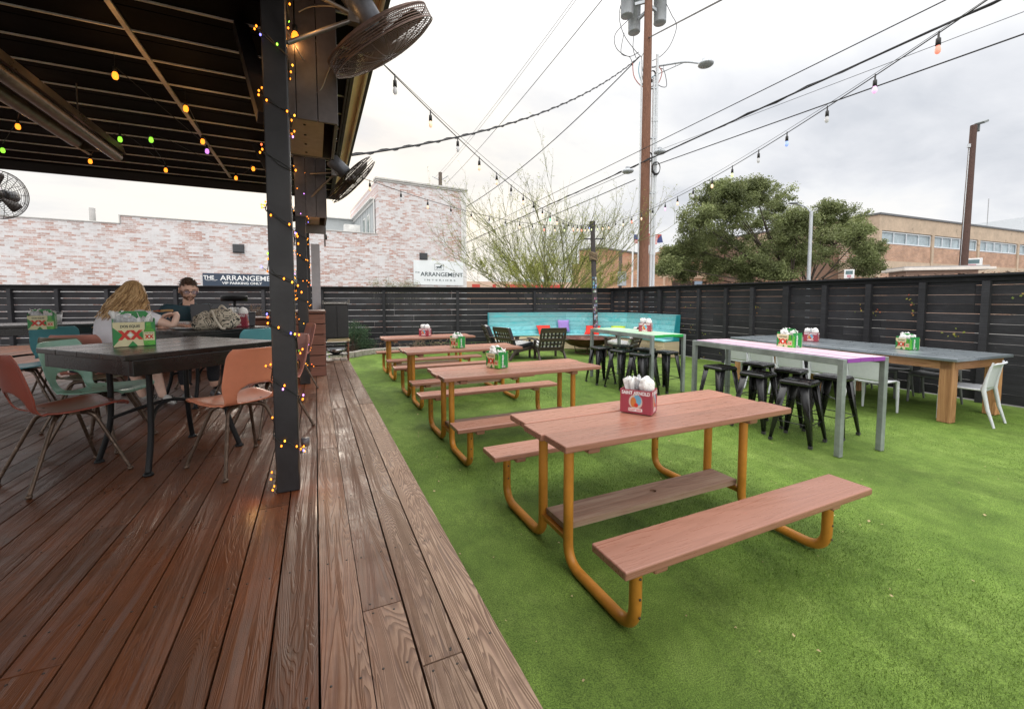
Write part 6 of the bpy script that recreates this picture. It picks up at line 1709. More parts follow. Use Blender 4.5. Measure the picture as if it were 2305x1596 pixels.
# ---------------------------------------------------------------- slatted lounge chairs
BRW = plankwood('chair_brown', (.038, .026, .020), (.085, .062, .048), axis='x', gscale=2, rough=.55, bump=.15)
def make_lounge(cushion):
    t = thing('lounge_chair', (0, 0, 0), 0, 'x', 'lounge chair')   # facing +X
    W = .70
    # back frame and pierced slats
    bt0, bt1 = Vector((-.28, 0, .26)), Vector((-.50, 0, .92)); du = (bt1 - bt0); 
    M_ = Matrix.Rotation(-math.atan2(bt0.x - bt1.x, bt1.z - bt0.z), 3, 'Y')
    for s in (-1, 1):
        b = MB(); b.beam(bt0 + Vector((0, s * .285, 0)), bt1 + Vector((0, s * .285, 0)), .05, .035, roll=Vector((1, 0, 0))); b.build('back_post', BRW, t, bevel=.006)
    for k in range(5):
        f = .12 + k * .20; c = bt0.lerp(bt1, f)
        if k in (1, 3):
            b = MB()
            for q in range(5): b.box(c + Vector((0, -.21 + q * .105, 0)), (.016, .055, .058), M=M_)
            b.box(c, (.008, .52, .018), M=M_); b.build('back_slat', BRW, t)
        else:
            b = MB(); b.box(c, (.020, .54, .105 if k else .08), M=M_, rnd=k * .2); b.build('back_slat', BRW, t, bevel=.006)
    b = MB(); b.box(bt1 + Vector((0, 0, .01)), (.03, .60, .085), M=M_); b.build('back_rail', BRW, t, bevel=.02, seg=3)
    for s in (-1, 1):
        b = MB(); b.box((.33, s * .33, .295), (.07, .04, .59)); b.build('leg', BRW, t, bevel=.006)
        b = MB(); b.beam((-.20, s * .30, .36), (-.46, s * .31, 0), .07, .04, roll=Vector((0, 1, 0))); b.build('leg', BRW, t, bevel=.006)
        b = MB(); b.box((-.02, s * .34, .605), (.80, .115, .028)); b.build('arm', BRW, t, bevel=.012, seg=3)
        b = MB(); b.beam((.36, s * .29, .345), (-.32, s * .29, .24), .03, .09, roll=Vector((0, 0, 1))); b.build('side_rail', BRW, t, bevel=.004)
    b = MB()
    for k in range(6):
        f = k / 5; b.box((.34 - .60 * f, 0, .385 - .10 * f), (.09, .56, .022), rnd=f, M=Matrix.Rotation(R(-9), 3, 'Y'))
    b.build('seat_slats', BRW, t, bevel=.004)
    if cushion:
        b = MB(); b.box((.05, 0, .415), (.58, .54, .10), M=Matrix.Rotation(R(-9), 3, 'Y')); b.build('seat_cushion', STR if cushion == 1 else paint('cushion_white', (.62, .62, .60), .85), t, bevel=.035, seg=4)
        b = MB(); c = bt0.lerp(bt1, .56) + Vector((.075, 0, .02)); b.box(c, (.10, .54, .64), M=M_); b.build('back_cushion', STR, t, bevel=.035, seg=4)
    return t
LG = make_lounge(1)
lsp = [((5.02, 10.52), R(12), 'brown slatted lounge chair with striped cushions, nearer of the pair left of the fire bowl', LG),
       ((4.98, 11.45), R(-12), 'brown slatted lounge chair with striped cushions, farther of the pair left of the fire bowl', None),
       ((5.76, 10.1), R(80), 'brown slatted lounge chair seen square from behind in front of the fire bowl', None),
       ((7.95, 9.55), R(118), 'brown slatted lounge chair behind the green bar table', None)]
for i, (p, a, lab, o) in enumerate(lsp):
    o = o or copy_tree(LG); place(o, (*p, .012), a, lab, 'brown lounge chairs round the fire bowl'); o.scale = (1.08, 1.18, .90)
# fire bowl
RUST = paint('fire_bowl_rust', (.115, .045, .032), .5, .4, 3, metal=.5, dirt=((.20, .10, .08), .02))
t = thing('fire_bowl', (7.42, 10.62, .012), 0, 'big round rusty steel fire bowl in front of the corner bench', 'fire pit')
b = MB(); b.lathe([(0, .17), (.25, .185), (.50, .25), (.68, .36), (.76, .45), (.80, .46), (.80, .475), (.75, .47), (.66, .385), (.48, .28), (.2, .21), (0, .20)], (0, 0, 0), 48); b.build('bowl', RUST, t)
b = MB(); b.tube([(.34 * math.cos(a), .34 * math.sin(a), .012) for a in [2 * math.pi * q / 24 for q in range(24)]], .012, 6, closed=True)
for q in range(3): a = q * 2.094; b.tube([(.34 * math.cos(a), .34 * math.sin(a), .012), (.40 * math.cos(a), .40 * math.sin(a), .21)], .014, 6)
b.build('stand', RUST, t)
# ================================================================ DECK FURNITURE
def lo(v, o): return Vector(v) - o.location
ESP = NT('table_black'); m = ESP; r, rv = m.rnd(); v0 = m.coord(add=rv)
mp = m.node('ShaderNodeMapping'); mp.inputs['Scale'].default_value = (.06, 1, 1); m.link(v0, mp.inputs['Vector']); g = m.noise(mp.outputs[0], 60, 5, .7); bl_ = m.noise(v0, 3, 6, .7)
c = m.ramp(m.math('ADD', m.math('MULTIPLY', g, .5), m.math('MULTIPLY', bl_, .5)), [(.3, (.007, .006, .006)), (.55, (.014, .012, .011)), (.74, (.045, .035, .028))])
m.set(color=c, rough=m.ramp(bl_, [(.3, .12), (.65, .34)]), spec=.5); m.bump(g, .25, .003); ESP = m.mat
IRON = paint('table_iron', (.008, .008, .009), .5, .3, 6, spec=.25)
def make_dtable(L_, W_, lx=None, ly=None):
    t = thing('patio_table', (0, 0, 0), 0, 'x', 'table'); H_ = .775; lx = lx or L_ / 2 - .20; ly = ly or W_ / 2 - .17
    n = 4; bw = W_ / n
    for k in range(n): b = MB(); b.box((0, -W_ / 2 + bw * (k + .5), H_ - .016), (L_, bw - .0025, .032), rnd=.21 * k + .1); b.build('top_board', ESP, t, bevel=.004)
    for s in (-1, 1): b = MB(); b.box((.0, s * (W_ / 2 - .022), H_ - .078), (L_ - .075, .04, .09), rnd=.3 + s * .1); b.build('apron', ESP, t, bevel=.003)
    for s in (-1, 1): b = MB(); b.box((s * (L_ / 2 - .055), 0, H_ - .078), (.036, W_ - .086, .088), rnd=.6 + s * .1); b.build('apron', ESP, t, bevel=.003)
    for sx in (-1, 1):
        for sy in (-1, 1):
            b = MB(); x0, y0 = sx * lx, sy * ly
            b.tube(smooth_path([(x0, y0, H_ - .06), (x0 * .98, y0 * .98, .50), (x0 * 1.02, y0 * 1.02, .25), (x0 * 1.22, y0 * 1.22, .02)], 6), .0165, 10)
            b.lathe([(.0, 0), (.028, 0), (.026, .010), (.018, .022), (0, .024)], (x0 * 1.22, y0 * 1.22, 0), 12); b.build('leg', IRON, t)
    b = MB()
    for sy in (-1, 1):
        x0, y0 = lx, sy * ly
        b.tube(smooth_path([(-x0, y0, .29), (-x0 * .5, y0 * .3, .36), (0, 0, .385), (x0 * .5, -y0 * .3, .36), (x0, -y0, .29)], 6), .011, 8)
    b.build('stretcher', IRON, t); return t
TB1 = make_dtable(.95, .98, .235, .225)
place(TB1, (-.935, 3.645, DECK), R(42.6), 'square black wooden table on the deck with a green carton on it, nearest the camera', 'black tables on the deck')
TB2 = make_dtable(.95, .80)
c0 = Vector((-1.14, 4.90)); d1 = Vector((math.cos(R(40)), math.sin(R(40)))); d2 = Vector((-d1.y, d1.x))
p = c0 + d1 * .475 + d2 * .40; place(TB2, (p.x, p.y, DECK), R(40), 'black wooden table with plate, bag and red carton where the man sits', 'black tables on the deck')
TB3 = copy_tree(TB2); p = c0 + d1 * .475 + d2 * 1.21; place(TB3, (p.x, p.y, DECK - .004), R(40), 'black wooden table pushed against the diners\' table, half hidden by the blonde woman', 'black tables on the deck')
TB4 = make_dtable(1.5, .85); place(TB4, (-3.25, 7.45, DECK), R(14), 'long black table at the far left with a green carton and a paper cup', 'black tables on the deck')

SHM = {}
def shellmat(n_, col): return paint('shell_' + n_, col, .34, .08, 3, spec=.5, dirt=(tuple(x * .55 for x in col), .17), bump=.12, bscale=140)
LEGM = paint('chair_leg_bronze', (.105, .070, .050), .38, .35, 10, metal=.55, dirt=((.23, .17, .13), .06))
def make_shell(nm_, col, legmat=None):
    t = thing('shell_chair', (0, 0, 0), 0, 'x', 'chair')
    prof = smooth_path([(.232, .405, 0), (.222, .432, 0), (.16, .440, 0), (.03, .428, 0), (-.10, .424, 0), (-.168, .440, 0), (-.205, .485, 0), (-.228, .56, 0), (-.252, .66, 0), (-.278, .755, 0), (-.288, .785, 0)], 4)
    nv, nu = len(prof) - 1, 26
    vs = []
    L_ = [0.0]
    for i in range(1, nv + 1): L_.append(L_[-1] + (prof[i] - prof[i - 1]).length)
    for j in range(nv + 1):
        f = L_[j] / L_[-1]
        w_ = .205 + .018 * math.sin(min(1, f / .45) * math.pi) - .028 * math.exp(-((f - .56) / .09) ** 2) - .012 * max(0, f - .7) / .3
        endr = 1.0
        if f > .93: endr = 1 - .16 * ((f - .93) / .07) ** 2
        if f < .06: endr = 1 - .14 * ((.06 - f) / .06) ** 2
        for i in range(nu + 1):
            u = i / nu * 2 - 1; x = u * w_ * endr
            y, z = prof[j].x, prof[j].y
            if f < .5: z += .018 * abs(u) ** 3 - .016 * (1 - u * u) * math.sin(min(1, f / .5) * math.pi)
            bk = max(0, min(1, (f - .45) / .2)); y += bk * .045 * (u * u) 
            if abs(u) > .9: z -= (abs(u) - .9) / .1 * .012 * (1 - bk); y -= (abs(u) - .9) / .1 * .010 * bk
            vs.append(Vector((x, y, z)))
    fc = .60
    def se(i, j):
        u = i / nu * 2 - 1; f = L_[min(nv, int(j))] / L_[-1] if j == int(j) else (L_[int(j)] + L_[int(j) + 1]) / 2 / L_[-1]
        return (abs(u) / .60) ** 3.2 + (abs(f - fc) / .105) ** 3.2
    fs = []; 
    for j in range(nv):
        for i in range(nu):
            if se(i + .5, j + .5) > 1.0: fs.append((j * (nu + 1) + i, j * (nu + 1) + i + 1, (j + 1) * (nu + 1) + i + 1, (j + 1) * (nu + 1) + i))
    usedv = {}
    for f in fs:
        for k in f: usedv[k] = usedv.get(k, 0) + 1
    # smooth the rim of the opening
    inner = [k for k, c_ in usedv.items() if c_ < 4 and 0 < k % (nu + 1) < nu and 0 < k // (nu + 1) < nv]
    adj = {}
    S = set(inner)
    from collections import defaultdict
    ec = defaultdict(int)
    for f in fs:
        for a, c_ in zip(f, f[1:] + f[:1]): ec[(min(a, c_), max(a, c_))] += 1
    for (a, c_), n_ in ec.items():
        if n_ == 1 and a in S and c_ in S: adj.setdefault(a, []).append(c_); adj.setdefault(c_, []).append(a)
    for it in range(5):
        new = {k: (vs[k] * 2 + vs[a[0]] + vs[a[1]]) / 4 for k, a in adj.items() if len(a) == 2}
        for k, v_ in new.items(): vs[k] = v_
    b = MB(); idx = sorted(usedv); rm = {k: i for i, k in enumerate(idx)}
    b.add([vs[k] for k in idx], [tuple(rm[k] for k in f) for f in fs], smooth=True)
    sh = b.build('shell', shellmat(nm_, col), t, solid=.009); md = sh.modifiers.new('sub', 'SUBSURF'); md.levels = 1; md.render_levels = 1
    b = MB()
    for s in (-1, 1):
        for yy in (.10, -.06): b.lathe([(0, .004), (.007, .003), (.008, 0)], (s * .11, yy, .421 + .001), 8)
    b.build('rivet', BOLT, t)
    for s in (-1, 1):
        for (q, yf) in ((1, .21), (-1, -.235)):
            b = MB(); pts = round_path([(s * .03, q * .035, .398), (s * .115, q * .085, .392), (s * .222, yf, .012)], .08, 8)
            n = len(pts); b.tube(pts, [.0170 - .0070 * (i / (n - 1)) for i in range(n)], 10)
            b.blob((s * .222, yf, .012), (.016, .016, .014), 2); b.build('leg', legmat or LEGM, t)
    b = MB(); b.box((0, 0, .402), (.24, .05, .012)); b.box((0, .03, .404), (.04, .22, .010)); 
    b.build('seat_frame', legmat or LEGM, t); return t
RS = make_shell('rust', (.30, .075, .050)); OR_ = make_shell('orange', (.66, .25, .15)); MT = make_shell('mint', (.26, .47, .37)); TL = make_shell('teal', (.10, .33, .38)); OL = make_shell('olive', (.13, .115, .07)); PK = make_shell('pink', (.56, .24, .19))
def put(o, x, y, ang, lab):   # ang = direction faced, degrees from +X
    place(o, (x, y, DECK), R(ang - 90), lab, 'moulded shell chairs on the deck'); return o
put(RS, -1.40, 3.45, 40, 'dark rust red shell chair at the left edge, nearest the camera')
put(OR_, -.474, 3.25, 127, 'orange shell chair seen from behind, partly hidden by the nearest black post')
put(MT, -1.445, 4.07, -13, 'mint green shell chair tucked in at the left side of the nearest black table')
put(TL, -2.68, 6.62, 100, 'teal shell chair with its back to us at the far left table')
put(OL, -1.72, 4.72, 60, 'dark olive brown shell chair behind the mint chair')
put(copy_tree(TL), -.70, 5.22, 132, 'teal shell chair just left of the nearest black post, at the diners\' table')
put(PK, -.36, 4.02, 212, 'pink shell chair mostly hidden behind the nearest black post')
put(copy_tree(TL), -2.62, 5.72, 20, 'teal shell chair low at the left edge, under the far left table')
put(copy_tree(PK), -1.80, 5.02, 76, 'pink shell chair the blonde woman sits on')
put(copy_tree(OL), -1.28, 6.42, 250, 'dark shell chair the man sits on')
put(copy_tree(PK), -.30, 5.75, 200, 'pink shell chair at the far right side of the diners\' table, behind the near post')

def on(o, dz=.776): return o.location.z + dz
c_ = caddy('g', 303, 777, DECK + .777, R(20), 'green and cream carton with red lettering and wrapped cutlery on the nearest black table', 11, .95, 'g1')
caddy('g', 97, 741, DECK + .777, R(14), 'green and cream carton on the long black table at the far left', 12, .85, 'g1')
caddy('r', 538, 735, DECK + .777, R(-8), 'red striped carton of napkins beside the patterned bag on the diners\' table', 13, .86)
for o in (CR, CG):
    for c in list(kids(o)):
        for g in list(kids(c)): bpy.data.objects.remove(g)
        bpy.data.objects.remove(c)
    bpy.data.objects.remove(o)
p = at(131, 725.5, DECK + .777)
t = thing('paper_cup', tuple(p), 0, 'white paper cup with a dark lid next to the carton on the far left table', 'cup')
b = MB(); b.lathe([(0, 0), (.033, 0), (.045, .115), (0, .115)], (0, 0, 0), 20); b.build('cup', NAP, t)
b = MB(); b.lathe([(.047, .112), (.048, .122), (.042, .132), (0, .132)], (0, 0, 0), 20); b.build('lid', paint('lid_dark', (.02, .02, .02), .4), t)
# things on the diners' table
TZ = DECK + .777
p = at(420, 741, TZ); t = thing('plate', tuple(p), 0, 'round white plate in front of the man', 'plate')
b = MB(); b.lathe([(0, .004), (.09, .004), (.135, .018), (.14, .020), (.135, .014), (.09, 0), (0, 0)], (0, 0, 0), 32); b.build('dish', paint('ceramic', (.72, .72, .72), .2), t)
p = at(404, 738, TZ); p.y += .10; p.x += .02
t = thing('takeout_box', tuple(p), R(8), 'white paper box with red print behind the plate', 'box')
b = MB(); b.box((0, 0, .032), (.17, .10, .064)); b.build('box', NAP, t, bevel=.003)
for k, s in enumerate(('COURT', 'STRASS')):
    o = text_mesh('lettering', s, .022, CRED, t, Matrix.Translation((-.015, -.0515, .042 - k * .021)) @ FR, depth=.0)
o = text_mesh('lettering', '*', .05, CRED, t, Matrix.Translation((.055, -.0515, .022)) @ FR, depth=.0)
p = at(475, 737, TZ) + Vector((.03, .10, 0))
t = thing('drinking_glass', tuple(p), 0, 'tall jar glass of pale lemonade with a black straw behind the bag', 'glass')
m = NT('glass_clear'); m.set(color=(.9, .95, .95), rough=.05, trans=.9, ior=1.3, alpha=1.0); 
b = MB(); b.lathe([(0, 0), (.036, 0), (.038, .10), (.040, .205), (.037, .205), (.035, .008), (0, .008)], (0, 0, 0), 20); b.build('jar', m.mat, t)
b = MB(); b.lathe([(0, .009), (.034, .009), (.035, .14), (0, .14)], (0, 0, 0), 18); b.build('drink', paint('lemonade', (.62, .62, .30), .2), t)
b = MB(); b.tube([(.01, 0, .03), (-.065, -.01, .27)], .003, 6); b.build('straw', WIRE, t)
# tote bag
m = NT('bag_pattern'); v = m.coord(); n = m.noise(v, 9, 2, .5, 1.6)
f_ = m.ramp(m.math('FRACT', m.math('MULTIPLY', n, 6.0)), [(.0, 1.0), (.30, 1.0), (.34, 0.0), (1, 0.0)]); m.set(color=m.mix(f_, (.50, .44, .35), (.02, .022, .02)), rough=.85); BAG = m.mat
p = at(484, 741, TZ)
t = thing('tote_bag', tuple(p), R(-12), 'slumped cream tote bag with a dark leaf pattern on the diners\' table', 'bag')
def lump(b, c, s, seed, amp=.3, n=3):
    bm = bmesh.new(); bmesh.ops.create_icosphere(bm, subdivisions=n, radius=1); vs = []
    for v in bm.verts:
        k = 1 + amp * noise.noise(v.co * 1.5 + Vector((seed, 0, 0))) + amp * .35 * noise.noise(v.co * 4 + Vector((0, seed, 0)))
        p_ = Vector((v.co.x * s[0] * k, v.co.y * s[1] * k, v.co.z * s[2] * k)) + Vector(c); p_.z = max(p_.z, .001); vs.append(p_)
    b.add(vs, [tuple(v.index for v in f.verts) for f in bm.faces], smooth=True); bm.free()
b = MB(); lump(b, (-.08, 0, .07), (.135, .10, .10), 1, .4); lump(b, (.08, .02, .085), (.12, .09, .12), 5, .45); lump(b, (.0, .02, .13), (.07, .05, .07), 8, .5); b.build('body', BAG, t)
b = MB(); b.tube(smooth_path([(-.03, -.06, .12), (.01, -.09, .19), (.05, -.10, .10), (.10, -.11, .02), (.13, -.09, .01)], 6), .012, 6); b.tube(smooth_path([(.02, .03, .18), (.06, .02, .24), (.12, .0, .18), (.15, -.04, .08)], 6), .012, 6); b.build('handle', paint('bag_strap', (.52, .46, .38), .85), t)
# laptop
p = at(468, 738, TZ) + Vector((-.01, .22, 0))
t = thing('laptop', tuple(p), R(180 + 16), 'open dark laptop standing in front of the man, lid towards us', 'laptop')
LAP = paint('laptop_dark', (.045, .047, .055), .35, .05)
b = MB(); b.box((0, -.12, .008), (.36, .24, .015)); b.build('keyboard', LAP, t, bevel=.003)
b = MB(); M_ = Matrix.Rotation(R(12), 3, 'X'); b.box(M_ @ Vector((0, 0, .125)) + Vector((0, .005, .012)), (.36, .008, .245), M=M_); b.build('lid', LAP, t, bevel=.003)
p = at(561, 735, TZ) + Vector((0, .1, 0)); t = thing('condiment_caddy', tuple(p), R(5), 'small black plastic condiment bin right of the red carton on the diners\' table', 'bin')
b = MB(); b.box((0, 0, .075), (.11, .09, .15), taper=.85); b.build('bin', LAP, t, bevel=.008); b = MB(); b.box((0, 0, .158), (.12, .10, .014)); b.build('rim', LAP, t, bevel=.004)

# planters and the counter behind
PLW = plankwood('planter_composite', (.13, .055, .038), (.20, .085, .058), axis='x', gscale=1.2, rough=.6, bump=.2)
PLWY = plankwood('planter_composite_y', (.13, .055, .038), (.20, .085, .058), axis='y', gscale=1.2, rough=.6, bump=.2)
def planter(x0, x1, y0, y1, h, nb, label):
    t = thing('planter_box', ((x0 + x1) / 2, (y0 + y1) / 2, DECK), 0, label, 'planter', world=True)
    bh = (h - .04) / nb
    for k in range(nb):
        z = DECK + bh * (k + .5)
        for yy in (y0, y1): b = MB(); b.box(((x0 + x1) / 2, yy, z), (x1 - x0, .03, bh - .010), rnd=k * .17 + yy); b.build('side_board', PLW, t, bevel=.006)
        for xx in (x0, x1): b = MB(); b.box((xx, (y0 + y1) / 2, z), (.03, y1 - y0 - .032, bh - .010), rnd=k * .23 + xx); b.build('side_board', PLWY, t, bevel=.006)
    b = MB(); b.box(((x0 + x1) / 2, (y0 + y1) / 2, DECK + h / 2 - .03), (x1 - x0 - .04, y1 - y0 - .04, h - .06)); b.build('liner', WIRE, t)
    b = MB(); b.box(((x0 + x1) / 2, (y0 + y1) / 2, DECK + h - .018), (x1 - x0 + .05, y1 - y0 + .05, .034)); b.build('cap', PLW, t, bevel=.005)
planter(-.55, .105, 6.53, 7.45, .925, 6, 'brown horizontal board planter box on the deck, right behind the second black post')
planter(-2.6, -.70, 7.75, 8.15, .80, 5, 'long low brown board counter at the far end of the deck behind the man')
p = at_depth(528, 686, 6.9)
t = thing('drum_heater', (p.x, p.y, DECK + .80), 0, 'black drum shaped fixture on a stem standing on the brown counter behind the laptop', 'fixture')
p0_ = at_depth(528, 672, 6.9); b = MB(); b.lathe([(0, -.045), (.185, -.045), (.19, .03), (.18, .045), (0, .045)], (0, 0, p0_.z - DECK - .80), 24); b.build('drum', IRON, t)
b = MB(); b.tube([(0, 0, 0), (0, 0, p0_.z - DECK - .80 - .04)], .02, 8); b.lathe([(0, 0), (.07, 0), (.07, .012), (0, .02)], (0, 0, 0), 14); b.build('stem', IRON, t)
b = MB()
for k in range(26):
    q = at_depth(577 + RG.uniform(-14, 14), 690, 7.3); q.z = DECK + .8; pts = [q]
    d = Vector((RG.uniform(-.6, .6), RG.uniform(-.3, .3), 1)).normalized()
    for i in range(4): d = (d + rvec() * .5).normalized(); pts.append(pts[-1] + d * .05)
    b.tube(pts, .003, 4, caps=False)
tag(b.build('dry_twigs', DV), 'few dry brown twigs sticking up from the counter behind the near post', 'twigs', kind='stuff')
# small green squash-like gourd between posts: a green plant pot ball
p = at_depth(660, 745, 6.0); b = MB(); b.blob((0, 0, 0), (.10, .10, .14), 3, .05); o = b.build('green_cushion', paint('cushion_green', (.24, .30, .03), .6, .1)); o.location = p; tag(o, 'olive green rounded cushion peeping out between the two black posts', 'cushion')

# black barbecue cabinet at the end of the deck
p = at(740, 806, DECK); gx = .325; gy = 8.22
t = thing('barbecue', (gx, gy, DECK), 0, 'black steel cabinet smoker on a rusty trolley at the end of the deck', 'barbecue')
b = MB(); b.box((0, 0, .70), (.40, .34, .60)); b.build('cabinet', paint('grill_black', (.022, .022, .024), .45, .3, 5), t, bevel=.012)
b = MB()
for x in (-.065, .065): b.box((x * 1.5, -.175, .70), (.17, .012, .55))
b.build('door', paint('grill_black', (.02, .02, .02)), t, bevel=.004)
b = MB(); b.box((0, 0, 1.012), (.44, .38, .02)); b.tube([(-.21, -.17, 1.0), (-.21, -.17, 1.07)], .016, 8); b.tube([(.21, -.17, 1.0), (.21, -.17, 1.08)], .018, 8); b.tube([(-.21, -.17, 1.045), (.21, -.17, 1.045)], .007, 6); b.build('lid', paint('grill_grey', (.16, .15, .14), .5), t)
RSTM = paint('rusty_frame', (.22, .085, .045), .7, .35, 12)
for x in (-.19, .19):
    for y in (-.15, .15): b = MB(); b.tube([(x, y, 0), (x, y, .41)], .013, 6); b.build('leg', RSTM if x > 0 else IRON, t)
b = MB(); b.box((0, 0, .315), (.42, .34, .012)); b.box((0, 0, .10), (.40, .32, .010))
for k in range(8): b.tube([(-.19, -.16 + k * .045, .25), (.19, -.16 + k * .045, .25)], .004, 4)
b.build('shelf', IRON, t)
b = MB(); b.box((.03, -.14, .36), (.38, .10, .032)); b.box((.03, -.14, .385), (.34, .07, .012)); b.build('tray', paint('bamboo', (.52, .42, .25), .6, .1, 20), t, bevel=.004)
b = MB(); b.tube([(-.14, .0, .20), (.14, 0, .20)], .045, 12); b.build('gas_bottle', GALV, t)
p = Vector((gx - .01, gy - .02, DECK + .105)); b = MB(); b.lathe([(.05, 0), (.13, .04), (.165, .10), (.158, .10), (.12, .045), (0, .012)], (0, 0, 0), 28); o = b.build('mixing_bowl', paint('bowl_steel', (.5, .5, .5), .2, .1, metal=.9)); o.location = p; tag(o, 'shiny steel mixing bowl on the lowest shelf of the black smoker', 'bowl')
# paper cup lying by the post: metal votive hanging from the fairy lights
b = MB(); b.lathe([(0, 0), (.021, 0), (.023, .045), (0, .045)], (0, 0, 0), 14); o = b.build('light_controller', paint('controller_grey', (.10, .09, .10), .4)); o.location = (P1[0] + .092, P1[1] - .02, DECK + .24); tag(o, 'little dark cylindrical battery case of the fairy lights, beside the foot of the near post', 'battery case')
# orange frame of a high chair at the left edge
b = MB(); pq = [at_depth(*q) for q in ((38, 745, 6.2), (44, 800, 6.2), (62, 745, 6.3), (72, 798, 6.3), (52, 760, 6.3))]
b.tube([pq[0], pq[1]], .012, 6); b.tube([pq[2], pq[3]], .012, 6); b.tube([pq[0], pq[2]], .012, 6)
# ================================================================ PEOPLE
SKIN = paint('skin', (.80, .50, .38), .5, .06, 20); SKINL = paint('skin_light', (.80, .54, .43), .5, .06, 20)
def skinned(nodes, edges, sub=2):
    """nodes: name -> (position, radius or (rx, ry)); returns evaluated verts, faces"""
    me = bpy.data.meshes.new('sk'); names = list(nodes); me.from_pydata([tuple(nodes[n][0]) for n in names], [(names.index(a), names.index(b_)) for a, b_ in edges], [])
    o = bpy.data.objects.new('sk', me); COL.objects.link(o)
    md = o.modifiers.new('skin', 'SKIN'); md.use_smooth_shade = True
    for i, n in enumerate(names):
        r = nodes[n][1]; me.skin_vertices[0].data[i].radius = (r, r) if not hasattr(r, '__len__') else r
    me.skin_vertices[0].data[0].use_root = True
    s = o.modifiers.new('s', 'SUBSURF'); s.levels = sub; s.render_levels = sub
    bpy.context.view_layer.update()
    ev = o.evaluated_get(bpy.context.evaluated_depsgraph_get()); m2 = bpy.data.meshes.new_from_object(ev)
    vs = [v.co.copy() for v in m2.vertices]; fs = [tuple(p.vertices) for p in m2.polygons]
    bpy.data.objects.remove(o); bpy.data.meshes.remove(m2); return vs, fs
def head_mesh(b, c, F, size=1.0, tilt=0.0):
    """sculpted head: local +Y is the face; c = head centre"""
    yaw = math.atan2(F.y, F.x) - math.pi / 2
    M = Matrix.Translation(c) @ Matrix.Rotation(yaw, 4, 'Z') @ Matrix.Rotation(-tilt, 4, 'X') @ Matrix.Diagonal((size, size, size, 1))
    bm = bmesh.new(); bmesh.ops.create_uvsphere(bm, u_segments=40, v_segments=30, radius=1); vs = []
    for v in bm.verts:
        x, y, z = v.co; X, Y, Z = x * .074, y * .092, z * .115
        if z < 0: 
            X *= 1 - .30 * (-z) ** 1.6; Y = Y * (1 - .12 * (-z) ** 2) + (.012 * (-z) if y > 0 else -.0) + .012 * (-z)
        if y > 0:
            X *= 1 - .05 * y
            # brow, eye sockets, nose, lips, chin
            Y += .006 * math.exp(-((z - .16) / .07) ** 2) * math.exp(-(x / .55) ** 2)
            for s in (-1, 1): Y -= .013 * math.exp(-((z - .02) / .085) ** 2 - ((x - s * .40) / .17) ** 2)
            Y += .024 * math.exp(-((z + .20) / .13) ** 2 - (x / .13) ** 2) + .012 * math.exp(-((z + .04) / .16) ** 2 - (x / .10) ** 2)
            Y += .006 * math.exp(-((z + .47) / .05) ** 2 - (x / .28) ** 2) + .006 * math.exp(-((z + .58) / .05) ** 2 - (x / .24) ** 2) + .009 * math.exp(-((z + .82) / .12) ** 2 - (x / .3) ** 2)
            for s in (-1, 1): Y += .006 * math.exp(-((z + .2) / .16) ** 2 - ((x - s * .5) / .2) ** 2)
        vs.append(M @ Vector((X, Y, Z)))
    b.add(vs, [tuple(v.index for v in f.verts) for f in bm.faces], smooth=True); bm.free()
    for s in (-1, 1):
        bb = [M @ (Vector((s * .076, -.006, -.004)) + Vector((s * .006 * math.cos(a), .016 * math.cos(a), .030 * math.sin(a)))) for a in [2 * math.pi * k / 16 for k in range(16)]]
        b.tube(bb, .0065 * size, 8, closed=True); b.blob(M @ Vector((s * .075, -.004, -.004)), (.007 * size, .016 * size, .026 * size), 2)
    return M
def hand(b, w, d, up, scale=1.0, curl=.6, thumb=1):
    """palm from wrist w along d; back of hand faces up; five separate bent fingers"""
    d = d.normalized(); side = d.cross(up).normalized(); up = side.cross(d).normalized()
    M = Matrix((side, d, up)).transposed()
    vs, fs = skinned({'a': (w, .022 * scale), 'b': (w + d * .05 * scale, (.036 * scale, .015 * scale)), 'c': (w + d * .09 * scale, (.038 * scale, .013 * scale))}, [('a', 'b'), ('b', 'c')], 2)
    b.add(vs, fs, smooth=True)
    for k, (off, ln) in enumerate(((-.030, .066), (-.010, .078), (.010, .073), (.029, .056))):
        p = w + d * .088 * scale + side * off * scale; dd = d.copy(); pts = [p - d * .012 * scale]; L_ = ln * scale
        for q, f in enumerate((.42, .32, .26)):
            pts.append(p + dd * L_ * f); p = pts[-1]; dd = (dd - up * curl * (.7 + .12 * k)).normalized()
        b.tube(smooth_path(pts, 3), [.0088 * scale] * 4 + [.0080 * scale] * 3 + [.0066 * scale] * 3, 8)
    p = w + d * .035 * scale + side * (-thumb) * .030 * scale; dd = (d * .7 - side * thumb * .75 - up * .25).normalized(); pts = [p]
    for f in (.030, .028, .024): pts.append(pts[-1] + dd * f * scale); dd = (dd + side * thumb * .30 + d * .2 - up * .15).normalized()
    b.tube(smooth_path(pts, 3), [.0115 * scale] * 4 + [.0095 * scale] * 3 + [.0078 * scale] * 3, 8)

